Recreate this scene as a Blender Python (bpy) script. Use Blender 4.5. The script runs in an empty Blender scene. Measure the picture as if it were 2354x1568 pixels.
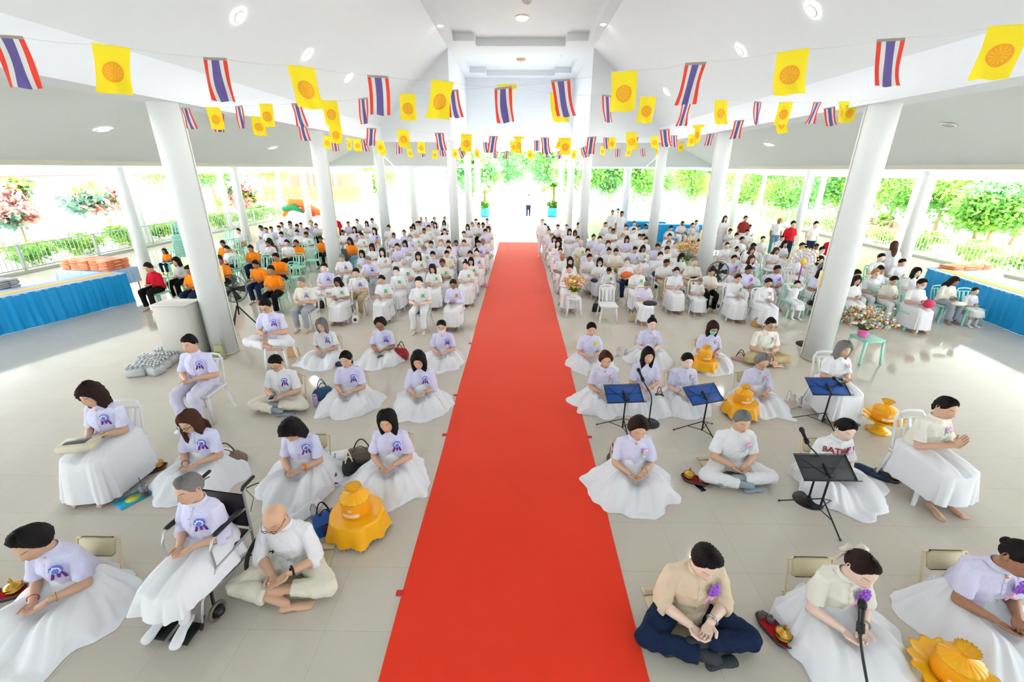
import bpy, math, random
import numpy as np
from mathutils import Vector, Matrix, noise
from mathutils.bvhtree import BVHTree
random.seed(7); RS = np.random.RandomState(7)
PI = math.pi
COL = bpy.context.scene.collection
# ---------------------------------------------------------------- camera model (vanishing points of the photograph)
CX, CY, FP = 1177., 784., 1013.7
CAMH = 3.4
_y = np.array([17/FP, 397/FP, 1.]); _y /= np.linalg.norm(_y)
_z = -np.array([-12/FP, -2588/FP, 1.]); _z -= _y*_z.dot(_y); _z /= np.linalg.norm(_z)
_x = np.cross(_y, _z); _x = _x if _x[0] > 0 else -_x
def ray(x, y):
    c = np.array([(x-CX)/FP, (CY-y)/FP, 1.]); return np.array([c@_x, c@_y, c@_z])
def atz(x, y, z=0.):
    d = ray(x, y); return d*((z-CAMH)/d[2])+[0, 0, CAMH]
def atX(x, y, X):
    d = ray(x, y); return d*(X/d[0])+[0, 0, CAMH]
def atD(x, y, D):
    d = ray(x, y); return d*(D/d[1])+[0, 0, CAMH]
def atdepth(x, y, t):
    return ray(x, y)*t+[0, 0, CAMH]
cam_d = bpy.data.cameras.new('camera'); cam = bpy.data.objects.new('camera', cam_d); COL.objects.link(cam)
cam_d.sensor_width = 36; cam_d.lens = FP/2354*36; cam_d.clip_end = 500; cam_d.clip_start = .05
R = Matrix(((_x[0], _x[1], -_x[2]), (_y[0], _y[1], -_y[2]), (_z[0], _z[1], -_z[2])))
cam.matrix_world = Matrix.Translation((0, 0, CAMH)) @ R.to_4x4()
bpy.context.scene.camera = cam
_cy = bpy.context.scene.cycles; _cy.use_adaptive_sampling = True; _cy.adaptive_threshold = .1; _cy.use_denoising = True
_cy.max_bounces = 7; _cy.diffuse_bounces = 4; _cy.glossy_bounces = 3; _cy.transmission_bounces = 4; _cy.transparent_max_bounces = 4; _cy.caustics_reflective = False; _cy.caustics_refractive = False; _cy.sample_clamp_indirect = 8.
# ---------------------------------------------------------------- tagging
def tag(o, label=None, cat=None, group=None, kind=None):
    if label: o['label'] = label
    if cat: o['category'] = cat
    if group: o['group'] = group
    if kind: o['kind'] = kind
    return o
def empty(name, loc=(0, 0, 0), rz=0., label=None, cat=None, group=None, scale=None):
    o = bpy.data.objects.new(name, None); COL.objects.link(o)
    o.location = loc; o.rotation_euler = (0, 0, rz); o.empty_display_size = .1
    if scale is not None: o.scale = (scale, scale, scale) if not hasattr(scale, '__len__') else scale
    return tag(o, label, cat, group)
# ---------------------------------------------------------------- mesh builder
class MB:
    def __init__(s): s.v = []; s.f = []; s.m = []; s.n = 0; s.tint = []
    def add(s, V, F, m=0, tint=None):
        V = np.asarray(V, float).reshape(-1, 3); s.v.append(V)
        s.f += [tuple(i+s.n for i in f) for f in F]; s.m += ([m]*len(F) if not hasattr(m, '__len__') else list(m))
        s.tint.append(np.ones((len(V), 3)) if tint is None else tint); s.n += len(V); return s
    def V(s): return np.vstack(s.v)
    def xf(s, M):
        M = np.array(M); s.v = [v@M[:3, :3].T+M[:3, 3] for v in s.v]; return s
    def merge(s, o):
        if o.n: s.add(o.V(), o.f, o.m, np.vstack(o.tint))
        return s
    def mesh(s, name, mats, smooth=True, tint=False):
        me = bpy.data.meshes.new(name); me.from_pydata(s.V().tolist(), [], s.f); me.update()
        for m in mats: me.materials.append(m)
        if max(s.m) > 0: me.polygons.foreach_set('material_index', s.m)
        if smooth: me.polygons.foreach_set('use_smooth', [True]*len(s.f))
        if tint:
            a = me.attributes.new('tint', 'FLOAT_COLOR', 'POINT')
            T = np.vstack(s.tint); a.data.foreach_set('color', np.hstack([T, np.ones((len(T), 1))]).ravel())
        return me
    def build(s, name, mats, parent=None, smooth=True, **k):
        if not hasattr(mats, '__len__'): mats = [mats]
        return link(name, s.mesh(name, mats, smooth), parent, **k)
def link(name, me, parent=None, loc=None, rz=None, label=None, cat=None, group=None, kind=None):
    o = bpy.data.objects.new(name, me); COL.objects.link(o)
    if parent: o.parent = parent
    if loc is not None: o.location = loc
    if rz is not None: o.rotation_euler = (0, 0, rz)
    return tag(o, label, cat, group, kind)
def grid_faces(nr, nc, wrap=True, flip=False):
    F = []
    for r in range(nr-1):
        for c in range(nc if wrap else nc-1):
            c2 = (c+1) % nc
            q = (r*nc+c, r*nc+c2, (r+1)*nc+c2, (r+1)*nc+c); F.append(q[::-1] if flip else q)
    return F
def box(mb, c, s, m=0, rz=0., bev=0.):
    x, y, z = [q/2 for q in s]
    if bev > 0:
        b = min(bev, x*.9, y*.9, z*.9)
        prof = [(z, -b), (z-b, 0), (-z+b, 0), (-z, -b)]
        V = []
        for (zz, o) in [(z, -b), (z-b, 0.), (-(z-b), 0.), (-z, -b)]:
            X, Y = x+o, y+o
            k = b*.6
            V += [(X-k, -Y, zz), (X, -Y+k, zz), (X, Y-k, zz), (X-k, Y, zz), (-X+k, Y, zz), (-X, Y-k, zz), (-X, -Y+k, zz), (-X+k, -Y, zz)]
        F = grid_faces(4, 8, True, True); F.append(tuple(range(8))); F.append(tuple(range(31, 23, -1)))
    else:
        V = [(-x, -y, -z), (x, -y, -z), (x, y, -z), (-x, y, -z), (-x, -y, z), (x, -y, z), (x, y, z), (-x, y, z)]
        F = [(3, 2, 1, 0), (4, 5, 6, 7), (0, 1, 5, 4), (1, 2, 6, 5), (2, 3, 7, 6), (3, 0, 4, 7)]
    V = np.array(V, float); cs, sn = math.cos(rz), math.sin(rz)
    V = V@np.array([[cs, sn, 0], [-sn, cs, 0], [0, 0, 1]])+np.array(c); return mb.add(V, F, m)
def tube(mb, pts, rad, n=10, m=0, flat=1., up=None, cap=1, closed=False):
    P = np.array(pts, float); k = len(P)
    rad = np.full(k, rad, float) if not hasattr(rad, '__len__') else np.array(rad, float)
    T = np.zeros_like(P); T[1:-1] = P[2:]-P[:-2]; T[0] = P[1]-P[0]; T[-1] = P[-1]-P[-2]
    if closed: T[0] = T[-1] = P[1]-P[-2]
    T /= np.linalg.norm(T, axis=1)[:, None]+1e-12
    u = np.array(up if up is not None else ((0, 0, 1) if abs(T[0][2]) < .9 else (0, 1, 0)), float)
    rings = []; a = np.linspace(0, 2*PI, n, endpoint=False)
    seq = []
    for i in range(k):
        u = u-T[i]*u.dot(T[i]); u /= np.linalg.norm(u)+1e-12; w = np.cross(T[i], u); seq.append((P[i], T[i], u.copy(), w, rad[i]))
    if cap == 1 and not closed:
        c, t, uu, w, r = seq[0]; pre = [(c-t*r*.85*flat, t, uu, w, r*.45), (c-t*r*.5*flat, t, uu, w, r*.82)]
        c, t, uu, w, r = seq[-1]; post = [(c+t*r*.5*flat, t, uu, w, r*.82), (c+t*r*.85*flat, t, uu, w, r*.45)]
        seq = pre+seq+post
    for (c, t, uu, w, r) in seq:
        rings.append(c+r*(np.cos(a)[:, None]*w+np.sin(a)[:, None]*uu*flat))
    V = np.vstack(rings); F = grid_faces(len(seq), n)
    if not closed: F.append(tuple(range(n-1, -1, -1))); F.append(tuple(range((len(seq)-1)*n, len(seq)*n)))
    return mb.add(V, F, m)
def lathe(mb, prof, c=(0, 0, 0), n=24, m=0, wob=None, cap=True):
    a = np.linspace(0, 2*PI, n, endpoint=False); V = []
    for i, (r, z) in enumerate(prof):
        rr = np.full(n, r) if wob is None else r*(1+wob(a, i/(len(prof)-1)))
        V.append(np.stack([rr*np.cos(a), rr*np.sin(a), np.full(n, z)], 1))
    F = grid_faces(len(prof), n)
    if cap:
        if prof[0][0] > 1e-4: F.append(tuple(range(n-1, -1, -1)))
        if prof[-1][0] > 1e-4: F.append(tuple(range((len(prof)-1)*n, len(prof)*n)))
    return mb.add(np.vstack(V)+np.array(c), F, m)
def ellip(mb, c, r, n=12, k=8, m=0, M=None):
    ph = np.linspace(-PI/2, PI/2, k+1); V = []
    a = np.linspace(0, 2*PI, n, endpoint=False)
    for p in ph[1:-1]: V.append(np.stack([np.cos(a)*math.cos(p), np.sin(a)*math.cos(p), np.full(n, math.sin(p))], 1))
    V = np.vstack(V+[np.array([[0, 0, -1.], [0, 0, 1.]])])*np.array(r)
    if M is not None: V = V@np.array(M.to_3x3()).T
    F = grid_faces(k-1, n); b = (k-1)*n
    F += [(b, (i+1) % n, i) for i in range(n)]+[(b+1, (k-2)*n+i, (k-2)*n+(i+1) % n) for i in range(n)]
    return mb.add(V+np.array(c), F, m)
def loft(mb, rings, n=24, m=0, cap=True, pw=1.):
    # rings: (center, rx, ry[, exponent]) horizontal rings
    a = np.linspace(0, 2*PI, n, endpoint=False); V = []
    for r in rings:
        c, rx, ry = r[:3]; e = r[3] if len(r) > 3 else pw
        ca, sa = np.cos(a), np.sin(a)
        V.append(np.stack([c[0]+rx*np.sign(ca)*np.abs(ca)**e, c[1]+ry*np.sign(sa)*np.abs(sa)**e, np.full(n, c[2])+0*a], 1))
    F = grid_faces(len(rings), n)
    if cap: F.append(tuple(range(n-1, -1, -1))); F.append(tuple(range((len(rings)-1)*n, len(rings)*n)))
    return mb.add(np.vstack(V), F, m)
def poly(mb, pts, m=0):
    return mb.add(pts, [tuple(range(len(pts)))], m)
def prism(mb, pts, axis, d0, d1, m=0):
    n = len(pts); V = []
    for d in (d0, d1):
        for (a, b) in pts: V.append((a, b, d) if axis == 2 else (a, d, b) if axis == 1 else (d, a, b))
    F = [tuple(range(n)), tuple(range(2*n-1, n-1, -1))]+[(i, i+n, (i+1) % n+n, (i+1) % n) for i in range(n)]
    return mb.add(V, F, m)
# ---------------------------------------------------------------- voxel union
def vremesh(mb, vox, it=2):
    me = bpy.data.meshes.new('tmp'); me.from_pydata(mb.V().tolist(), [], mb.f); me.update()
    o = bpy.data.objects.new('tmp', me); COL.objects.link(o)
    md = o.modifiers.new('r', 'REMESH'); md.mode = 'VOXEL'; md.voxel_size = vox; md.adaptivity = 0.
    dg = bpy.context.evaluated_depsgraph_get(); ev = o.evaluated_get(dg); m2 = ev.to_mesh()
    n = len(m2.vertices); V = np.empty(n*3); m2.vertices.foreach_get('co', V); V = V.reshape(-1, 3)
    nf = len(m2.polygons); li = np.empty(len(m2.loops), int); m2.loops.foreach_get('vertex_index', li)
    ls = np.empty(nf, int); m2.polygons.foreach_get('loop_start', ls); lt = np.empty(nf, int); m2.polygons.foreach_get('loop_total', lt)
    F = [tuple(li[s:s+t].tolist()) for s, t in zip(ls, lt)]
    E = np.empty(len(m2.edges)*2, int); m2.edges.foreach_get('vertices', E); E = E.reshape(-1, 2)
    ev.to_mesh_clear(); bpy.data.objects.remove(o); bpy.data.meshes.remove(me)
    cnt = np.bincount(E.ravel(), minlength=n)[:, None]
    for i in range(it):
        for lam in (.6, -.35) if it > 3 else (.55,):
            S = np.zeros_like(V)
            for ax in range(3):
                S[:, ax] = np.bincount(E[:, 0], V[E[:, 1], ax], n)+np.bincount(E[:, 1], V[E[:, 0], ax], n)
            V = V+lam*(S/cnt-V)
    return V, F
def vnormals(V, F):
    A = np.array([f[:4] if len(f) >= 4 else (f[0], f[1], f[2], f[2]) for f in F])
    fn = np.cross(V[A[:, 2]]-V[A[:, 0]], V[A[:, 3]]-V[A[:, 1]]); N = np.zeros_like(V)
    for k in range(4): np.add.at(N, A[:, k], fn)
    return N/(np.linalg.norm(N, axis=1)[:, None]+1e-12)
def sinnoise(P, freq, seed, octs=3):
    # cheap smooth pseudo noise from random sine waves
    r = np.random.RandomState(seed); out = np.zeros(len(P)); a = 1.
    for o in range(octs):
        for k in range(4):
            d = r.normal(size=3); d /= np.linalg.norm(d)
            out += a*np.sin(P@(d*freq*(1.6**o)*np.array([1, 1, .75]))+r.uniform(0, 6.28)+1.3*np.sin(P@(r.normal(size=3)*freq*.5)))
        a *= .55
    return out/5.
def folds(V, F, amp, freq, seed):
    N = vnormals(V, F); s = sinnoise(V, freq, seed)
    w = np.sign(s)*np.abs(s)**.75
    return V+N*(amp*w)[:, None]
# ---------------------------------------------------------------- materials
def s2l(c): return tuple(((x/12.92) if x <= .04045 else ((x+.055)/1.055)**2.4) for x in c)
MATS = {}
def mat(name, col, rough=.6, metal=0., bump=0., bscale=30., btype='noise', spec=.5, trans=0., emit=None, es=1., var=0., ior=1.45, coat=0., sheen=0., stretch=None, alpha=1.):
    if name in MATS: return MATS[name]
    m = bpy.data.materials.new(name); m.use_nodes = True; nt = m.node_tree; b = nt.nodes['Principled BSDF']
    c = s2l(col)+(1,)
    b.inputs['Base Color'].default_value = c; b.inputs['Roughness'].default_value = rough; b.inputs['Metallic'].default_value = metal
    b.inputs['Specular IOR Level'].default_value = spec; b.inputs['IOR'].default_value = ior
    b.inputs['Transmission Weight'].default_value = trans; b.inputs['Coat Weight'].default_value = coat
    b.inputs['Alpha'].default_value = alpha
    if emit: b.inputs['Emission Color'].default_value = s2l(emit)+(1,); b.inputs['Emission Strength'].default_value = es
    if bump or var:
        tc = nt.nodes.new('ShaderNodeTexCoord'); mp = nt.nodes.new('ShaderNodeMapping'); nt.links.new(tc.outputs['Object'], mp.inputs[0])
        if stretch: mp.inputs['Scale'].default_value = stretch
        if btype == 'wave':
            n = nt.nodes.new('ShaderNodeTexWave'); n.inputs['Scale'].default_value = bscale; n.inputs['Distortion'].default_value = 2.5; o = n.outputs['Fac']
        elif btype == 'vor':
            n = nt.nodes.new('ShaderNodeTexVoronoi'); n.inputs['Scale'].default_value = bscale; o = n.outputs['Distance']
        else:
            n = nt.nodes.new('ShaderNodeTexNoise'); n.inputs['Scale'].default_value = bscale; n.inputs['Detail'].default_value = 4; o = n.outputs[0]
        nt.links.new(mp.outputs[0], n.inputs['Vector'])
        if bump:
            bp = nt.nodes.new('ShaderNodeBump'); bp.inputs['Strength'].default_value = .9; bp.inputs['Distance'].default_value = bump
            nt.links.new(o, bp.inputs['Height']); nt.links.new(bp.outputs[0], b.inputs['Normal'])
        if var:
            mx = nt.nodes.new('ShaderNodeMix'); mx.data_type = 'RGBA'; nt.links.new(o, mx.inputs[0])
            mx.inputs[6].default_value = tuple(max(0, x*(1-var)) for x in c[:3])+(1,); mx.inputs[7].default_value = tuple(min(1, x*(1+var)) for x in c[:3])+(1,)
            nt.links.new(mx.outputs[2], b.inputs['Base Color'])
    MATS[name] = m; return m
def skinmat(name, col):
    if name in MATS: return MATS[name]
    m = mat(name, col, .5, bump=.0006, bscale=120, spec=.4)
    nt = m.node_tree; b = nt.nodes['Principled BSDF']
    at = nt.nodes.new('ShaderNodeAttribute'); at.attribute_name = 'tint'
    mx = nt.nodes.new('ShaderNodeMix'); mx.data_type = 'RGBA'; mx.blend_type = 'MULTIPLY'; mx.inputs[0].default_value = 1.
    mx.inputs[6].default_value = s2l(col)+(1,); nt.links.new(at.outputs['Color'], mx.inputs[7]); nt.links.new(mx.outputs[2], b.inputs['Base Color'])
    b.inputs['Subsurface Weight'].default_value = .12; b.inputs['Subsurface Radius'].default_value = (.02, .008, .004); b.inputs['Subsurface Scale'].default_value = .4
    return m
def cloth(name, col, bump=.009, sc=11., rough=.85):
    return mat('cloth_'+name, col, rough, bump=bump, bscale=sc, spec=.2)
WHITE = cloth('white', (.93, .93, .945)); LAV = cloth('lavender', (.865, .86, .97)); CREAM = cloth('cream', (.93, .915, .87))
SHIRT = dict(w=WHITE, v=LAV, c=CREAM, o=cloth('orange', (1., .56, .12)), r=cloth('red', (.80, .10, .18)), g=cloth('grey', (.80, .78, .76)),
             e=cloth('beige', (.89, .81, .70)), m=cloth('maroon', (.62, .2, .2)), t=cloth('pale_teal', (.72, .86, .92)))
SKIRTW = cloth('skirt_white', (.93, .932, .95), .010, 7.)
LOWER = dict(k=SKIRTW, t=WHITE, b=cloth('black', (.08, .08, .09)), n=cloth('navy_denim', (.10, .16, .27), .002, 60), h=cloth('khaki', (.76, .69, .54)),
             y=cloth('grey_trouser', (.66, .68, .72)), c=cloth('cream_trouser', (.90, .875, .81)), v=cloth('lavender_trouser', (.85, .845, .93)),
             j=cloth('light_denim', (.42, .58, .70), .002, 60))
SKIN = dict(a=skinmat('skin_light', (.90, .75, .65)), b=skinmat('skin_tan', (.86, .69, .58)), c=skinmat('skin_brown', (.68, .49, .38)), d=skinmat('skin_fair', (.95, .83, .76)))
def hairmat(n, col): return mat('hair_'+n, col, .62, bump=.006, bscale=6., stretch=(34, 34, 5), spec=.22, var=.3)
HAIR = dict(k=hairmat('black', (.09, .075, .075)), g=hairmat('grey', (.50, .49, .48)), w=hairmat('white', (.80, .79, .77)), n=hairmat('brown', (.30, .18, .13)), x=hairmat('dark_brown', (.16, .10, .085)), y=hairmat('fair', (.72, .55, .36)))
# ================================================================= THE HALL
XM, XP = 5.74, 2.7          # main column line, portal line
D0 = 7.92; ST = 5.73
def tile_mat():
    m = bpy.data.materials.new('glossy_floor_tile'); m.use_nodes = True; nt = m.node_tree; N = nt.nodes; L = nt.links; b = N['Principled BSDF']
    g = N.new('ShaderNodeNewGeometry'); mp = N.new('ShaderNodeMapping'); L.new(g.outputs['Position'], mp.inputs[0])
    mp.inputs['Location'].default_value = (.3, .02, 0)
    br = N.new('ShaderNodeTexBrick'); br.offset = 0; br.inputs['Scale'].default_value = 1.; br.inputs['Mortar Size'].default_value = .0022
    br.inputs['Brick Width'].default_value = .6; br.inputs['Row Height'].default_value = .6; br.inputs['Bias'].default_value = 0
    L.new(mp.outputs[0], br.inputs['Vector'])
    br.inputs['Color1'].default_value = s2l((.815, .785, .735))+(1,); br.inputs['Color2'].default_value = s2l((.83, .80, .75))+(1,); br.inputs['Mortar'].default_value = s2l((.74, .71, .66))+(1,)
    no = N.new('ShaderNodeTexNoise'); no.inputs['Scale'].default_value = 1.3; no.inputs['Detail'].default_value = 6; L.new(g.outputs['Position'], no.inputs['Vector'])
    mx = N.new('ShaderNodeMix'); mx.data_type = 'RGBA'; mx.blend_type = 'MULTIPLY'; mx.inputs[0].default_value = .08; L.new(br.outputs['Color'], mx.inputs[6]); L.new(no.outputs[0], mx.inputs[7])
    L.new(mx.outputs[2], b.inputs['Base Color']); b.inputs['Roughness'].default_value = .07; b.inputs['IOR'].default_value = 1.5
    return m
def paint(name, col, rough=.7):
    return mat(name, col, rough, bump=.0012, bscale=3., var=.012, spec=.3)
CEIL = paint('ceiling_paint', (.915, .94, .955)); CEIL2 = paint('outer_ceiling_paint', (.90, .93, .925)); BEAM = paint('beam_paint', (.925, .945, .97))
COLM = paint('column_paint', (.90, .915, .915), .5); PLINTH = mat('plinth_stain', (.84, .79, .70), .6)
mb = MB(); box(mb, (0, 12, -.15), (36.6, 48, .3)); fl = mb.build('floor', tile_mat(), smooth=False, kind='structure')
ends = (-6, 19.1)
CT = 4.36
def sgn(s, pts): return [(s*a, b) for a, b in pts]
for s, nm in ((-1, 'left'), (1, 'right')):
    mb = MB()   # sloping nave ceiling, solid
    prism(mb, sgn(s, [(XP, 7.55), (XP, 7.8), (XM+.3, 5.1), (XM-.28, 4.9)]), 1, -11, 19.1)
    mb.build('ceiling_slope_'+nm, CEIL, smooth=False, kind='structure')
    mb = MB(); prism(mb, sgn(s, [(XM-.28, 4.36), (XM-.28, 4.92), (XM+.33, 5.12), (XM+.33, 4.36)]), 1, -11, 19.4)
    mb.build('trim_beam_'+nm, BEAM, smooth=False, kind='structure')
    mb = MB()
    prism(mb, sgn(s, [(XM+.33, 4.36), (XM+.33, 4.6), (9.35, 3.75), (9.35, 3.5)]), 1, -11, 19.2)
    # mitred outer slope returning at the far end
    poly(mb, [(s*(XM+.33), 19.2, 4.36), (s*9.35, 19.2, 3.5), (s*9.35, 22.7, 3.5)])
    poly(mb, [(s*(XM+.33), 19.2, 4.36), (s*9.35, 22.7, 3.5), (s*(XM+.33), 22.7, 3.5)])
    mb.build('ceiling_outer_'+nm, CEIL2, smooth=False, kind='structure')
    mb = MB(); prism(mb, sgn(s, [(9.3, 3.42), (9.3, 3.56), (9.48, 3.56), (9.48, 3.42)]), 1, -11, 22.8)
    mb.build('trim_fascia_'+nm, mat('fascia_edge', (.80, .79, .73), .7, bump=.004, bscale=12, var=.06), smooth=False, kind='structure')
    mb = MB(); prism(mb, sgn(s, [(9.48, 3.44), (9.48, 3.6), (17.9, 3.25), (17.9, 3.08), (13.4, 3.37)]), 1, -11, 36)
    box(mb, (s*6.1, 29.3, 3.5), (7., 13.2, .16))
    mb.build('ceiling_eave_'+nm, BEAM, smooth=False, kind='structure')
    mb = MB(); box(mb, (s*17.97, 12.5, 3.13), (.12, 47, .2)); mb.build('trim_eave_'+nm, mat('eave_board', (.93, .80, .74), .6), smooth=False, kind='structure')
    # end wall of the nave: triangle between slope and portal, then beam over the columns
    mb = MB(); prism(mb, sgn(s, [(XP, 4.36), (XP, 7.6), (XM, 4.93), (XM, 4.36)]), 1, 19.1, 19.35)
    mb.build('wall_end_'+nm, CEIL, smooth=False, kind='structure')
    mb = MB(); prism(mb, [(19.34, 4.36), (25.1, 4.36), (25.1, 7.6), (19.34, 7.6)], 0, s*XP, s*(XP+.22))
    mb.build('wall_portal_'+nm, BEAM, smooth=False, kind='structure')
    mb = MB(); poly(mb, [(s*(XP+.2), 19.35, 4.36), (s*(XM+.3), 19.35, 4.36), (s*(XM+.3), 22.7, 3.5), (s*(XP+.2), 22.7, 3.5)])
    poly(mb, [(s*(XP+.2), 19.35, 4.5), (s*(XM+.3), 19.35, 4.5), (s*(XM+.3), 22.7, 3.65), (s*(XP+.2), 22.7, 3.65)])
    mb.build('ceiling_hip_'+nm, CEIL, smooth=False, kind='structure')
# flat tray ceiling with two stepped recesses
def notch(x0, x1, x2, d0, d1):
    return [(-x2, d0), (-x2, d1-.7), (-x1, d1-.7), (-x1, d1), (x1, d1), (x1, d1-.7), (x2, d1-.7), (x2, d0)]
mb = MB()
def frame(d0, d1, r0, r1):
    for s in (-1, 1):
        box(mb, (s*(XP+2.36)/2, (d0+d1)/2, 7.67), (XP-2.36, d1-d0, .24))
        box(mb, (s*(2.36+1.62)/2, (r1-.35), 7.67), (.74, .7, .24)); box(mb, (s*(2.36+1.62)/2, (r0+.35), 7.67), (.74, .7, .24))
    box(mb, (0, (d0+r0)/2, 7.67), (4.72, r0-d0, .24)); box(mb, (0, (r1+d1)/2, 7.67), (4.72, d1-r1, .24))
frame(-11, 9.2, -4, 8.2); frame(9.2, 19.2, 10.2, 18.9); frame(19.2, 25.1, 20.2, 24.4)
box(mb, (0, 7, 7.86), (5.6, 36.2, .14))
mb.build('ceiling_tray', CEIL, smooth=False, kind='structure')
# gable wall with a shallow arch over the far opening
mb = MB(); arch = [(x, 4.95+.24*(1-(x/2.6)**2)) for x in np.linspace(-2.6, 2.6, 25)]
prism(mb, [(-XP, 4.3), (-2.6, 4.3)]+arch+[(2.6, 4.3), (XP, 4.3), (XP, 7.6), (-XP, 7.6)], 1, 24.95, 25.15)
mb.build('wall_gable', CEIL, smooth=False, kind='structure')
mb = MB(); prism(mb, [(-2.9, 5.25), (2.9, 5.25), (2.9, 5.1), (-2.9, 5.1)], 1, 25.15, 31); box(mb, (0, 31.05, 4.78), (6, .2, .75))
mb.build('ceiling_porch', BEAM, smooth=False, kind='structure')
mb = MB(); prism(mb, [(-9.3, 0), (9.3, 0), (9.3, 3.5), (XM+.33, 4.4), (XM, 4.95), (4.9, 5.6), (-4.9, 5.6), (-XM, 4.95), (-XM-.33, 4.4), (-9.3, 3.5)], 1, -5.2, -5.0)
mb.build('wall_back_light_block', CEIL, smooth=False, kind='structure')  # unseen wall added behind the camera to cut front light, gable left open
# -------- columns: shaft > plinth stain, conduit, outlet
def column(x, y, r, h, label, grp, cond=0, n=32):
    t = empty('round_column', (x, y, 0), 0, label, 'column', grp)
    mb = MB(); lathe(mb, [(r, 0), (r, h-.05), (r, h)], n=n); mb.build('shaft', COLM, t)
    mb = MB(); lathe(mb, [(r+.004, 0), (r+.004, .05), (r-.01, .055)], n=n); mb.build('base_ring', PLINTH, t)
    if cond:
        a = math.atan2(-y, -x)+cond*1.15; px, py = (r+.012)*math.cos(a), (r+.012)*math.sin(a)
        mb = MB(); tube(mb, [(px, py, .1), (px, py, h)], .013, 8); cd = mb.build('conduit', mat('pvc', (.93, .92, .88), .4), t)
        mb = MB(); box(mb, (px, py, 1.55), (.09, .05, .3), rz=a-PI/2, bev=.01); mb.build('socket_box', mat('socket_cream', (.93, .86, .68), .4), t)
    return t
ordn = ['nearest', 'second', 'third', 'fourth']
for k in range(4):
    for s, nm in ((-1, 'left'), (1, 'right')):
        column(s*XM, D0+ST*k, (.232, .215, .205, .205)[k], CT+.02 if k < 3 else 3.45, 'thick white column, %s in the main row %s of the carpet' % (ordn[k], nm), 'main columns', cond=(-s if k < 2 else 0))
for k, d in enumerate((19.1, 24.9, 30.6)):
    for s, nm in ((-1, 'left'), (1, 'right')):
        column(s*(XP+.02), d, .185, (4.4, 4.4, 4.6)[k], 'white column under the far portal, %s in its row, %s side' % (ordn[k], nm), 'portal columns')
for s, nm in ((-1, 'left'), (1, 'right')):
    for k, d in enumerate((15.6, 22., 29.)):
        column(s*13.45, d, .185, 3.42, 'white column of the outer row on the %s, %s from the camera' % (nm, ordn[k]), 'outer columns')
    for k, d in enumerate((13.9, 20.3, 26.6, 33.)):
        column(s*17.1, d, .14, 3.2, 'slim white column at the %s eave by the railing, %s from the camera' % (nm, ordn[k]), 'eave columns', n=20)
# -------- lights
LAMP = mat('lamp_glow', (1, 1, 1), emit=(1, .99, .96), es=9); WARM = mat('dome_glow', (1, .95, .8), emit=(1, .9, .66), es=2.2)
def downlight(p, nrm, label, on=True, r=.09):
    z = Vector(nrm).normalized(); q = z.to_track_quat('Z', 'Y')
    t = empty('downlight', p, 0, label, 'ceiling light', 'round downlights'); t.rotation_mode = 'QUATERNION'; t.rotation_quaternion = q
    mb = MB(); lathe(mb, [(r*1.25, 0), (r*1.25, .012), (r, .016), (r, .0)], n=24, cap=False); mb.build('rim', mat('lamp_rim', (.93, .93, .92), .4), t)
    if on and r > .08:
        ld = bpy.data.lights.new('lamp', 'AREA'); ld.shape = 'DISK'; ld.size = .16; ld.energy = 6; ld.color = (1, .98, .94); lo = bpy.data.objects.new('bulb', ld); COL.objects.link(lo); lo.parent = t; lo.location = (0, 0, .03); lo.rotation_euler = (PI, 0, 0)
    mb = MB(); lathe(mb, [(0.001, .011), (r, .011), (r, 0.002)], n=24, cap=False); mb.build('diffuser', LAMP if on else mat('lamp_off', (.8, .8, .78), .3), t)
nl = lambda s: (-s*(7.55-4.9), 0, -(XM-.28-XP))
def onslope(x, y, s):
    d = ray(x, y); n = np.array([s*2.65, 0, XM-.28-XP]); q = np.array([s*XP, 0, 7.53-CAMH]); t = n@q/(n@d); return d*t+[0, 0, CAMH], (-s*2.65, 0, -2.76)
def onouter(x, y, s):
    d = ray(x, y); n = np.array([s*.86, 0, 9.35-XM-.33]); q = np.array([s*9.35, 0, 3.49-CAMH]); t = n@q/(n@d); return d*t+[0, 0, CAMH], (-s*.86, 0, -3.25)
for i, (x, y) in enumerate([(550, 38), (709, 127), (803, 180), (870, 213), (1866, 25), (1701, 117), (1599, 174), (1531, 212)]):
    s = -1 if x < 1177 else 1; p, n = onslope(x, y, s)
    downlight(p, n, 'lit round downlight on the %s ceiling slope, %s from the camera' % ('left' if s < 0 else 'right', ordn[i % 4]))
for (x, y, lb, on) in [(237, 298, 'lit downlight in the left outer ceiling above the blue table', True), (628, 340, 'lit downlight in the left outer ceiling between two columns', True),
                       (2180, 287, 'unlit downlight in the right outer ceiling beyond the near column', False), (1767, 333, 'lit downlight in the right outer ceiling between two columns', True)]:
    s = -1 if x < 1177 else 1; p, n = onouter(x, y, s); downlight(p, n, lb, on)
for (x, y, lb) in [(1012, 60, 'small downlight in the flat soffit left of the ceiling tray'), (1387, 57, 'small downlight in the flat soffit right of the ceiling tray')]:
    downlight(atz(x, y, 7.545), (0, 0, -1), lb, True, .07)
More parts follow.
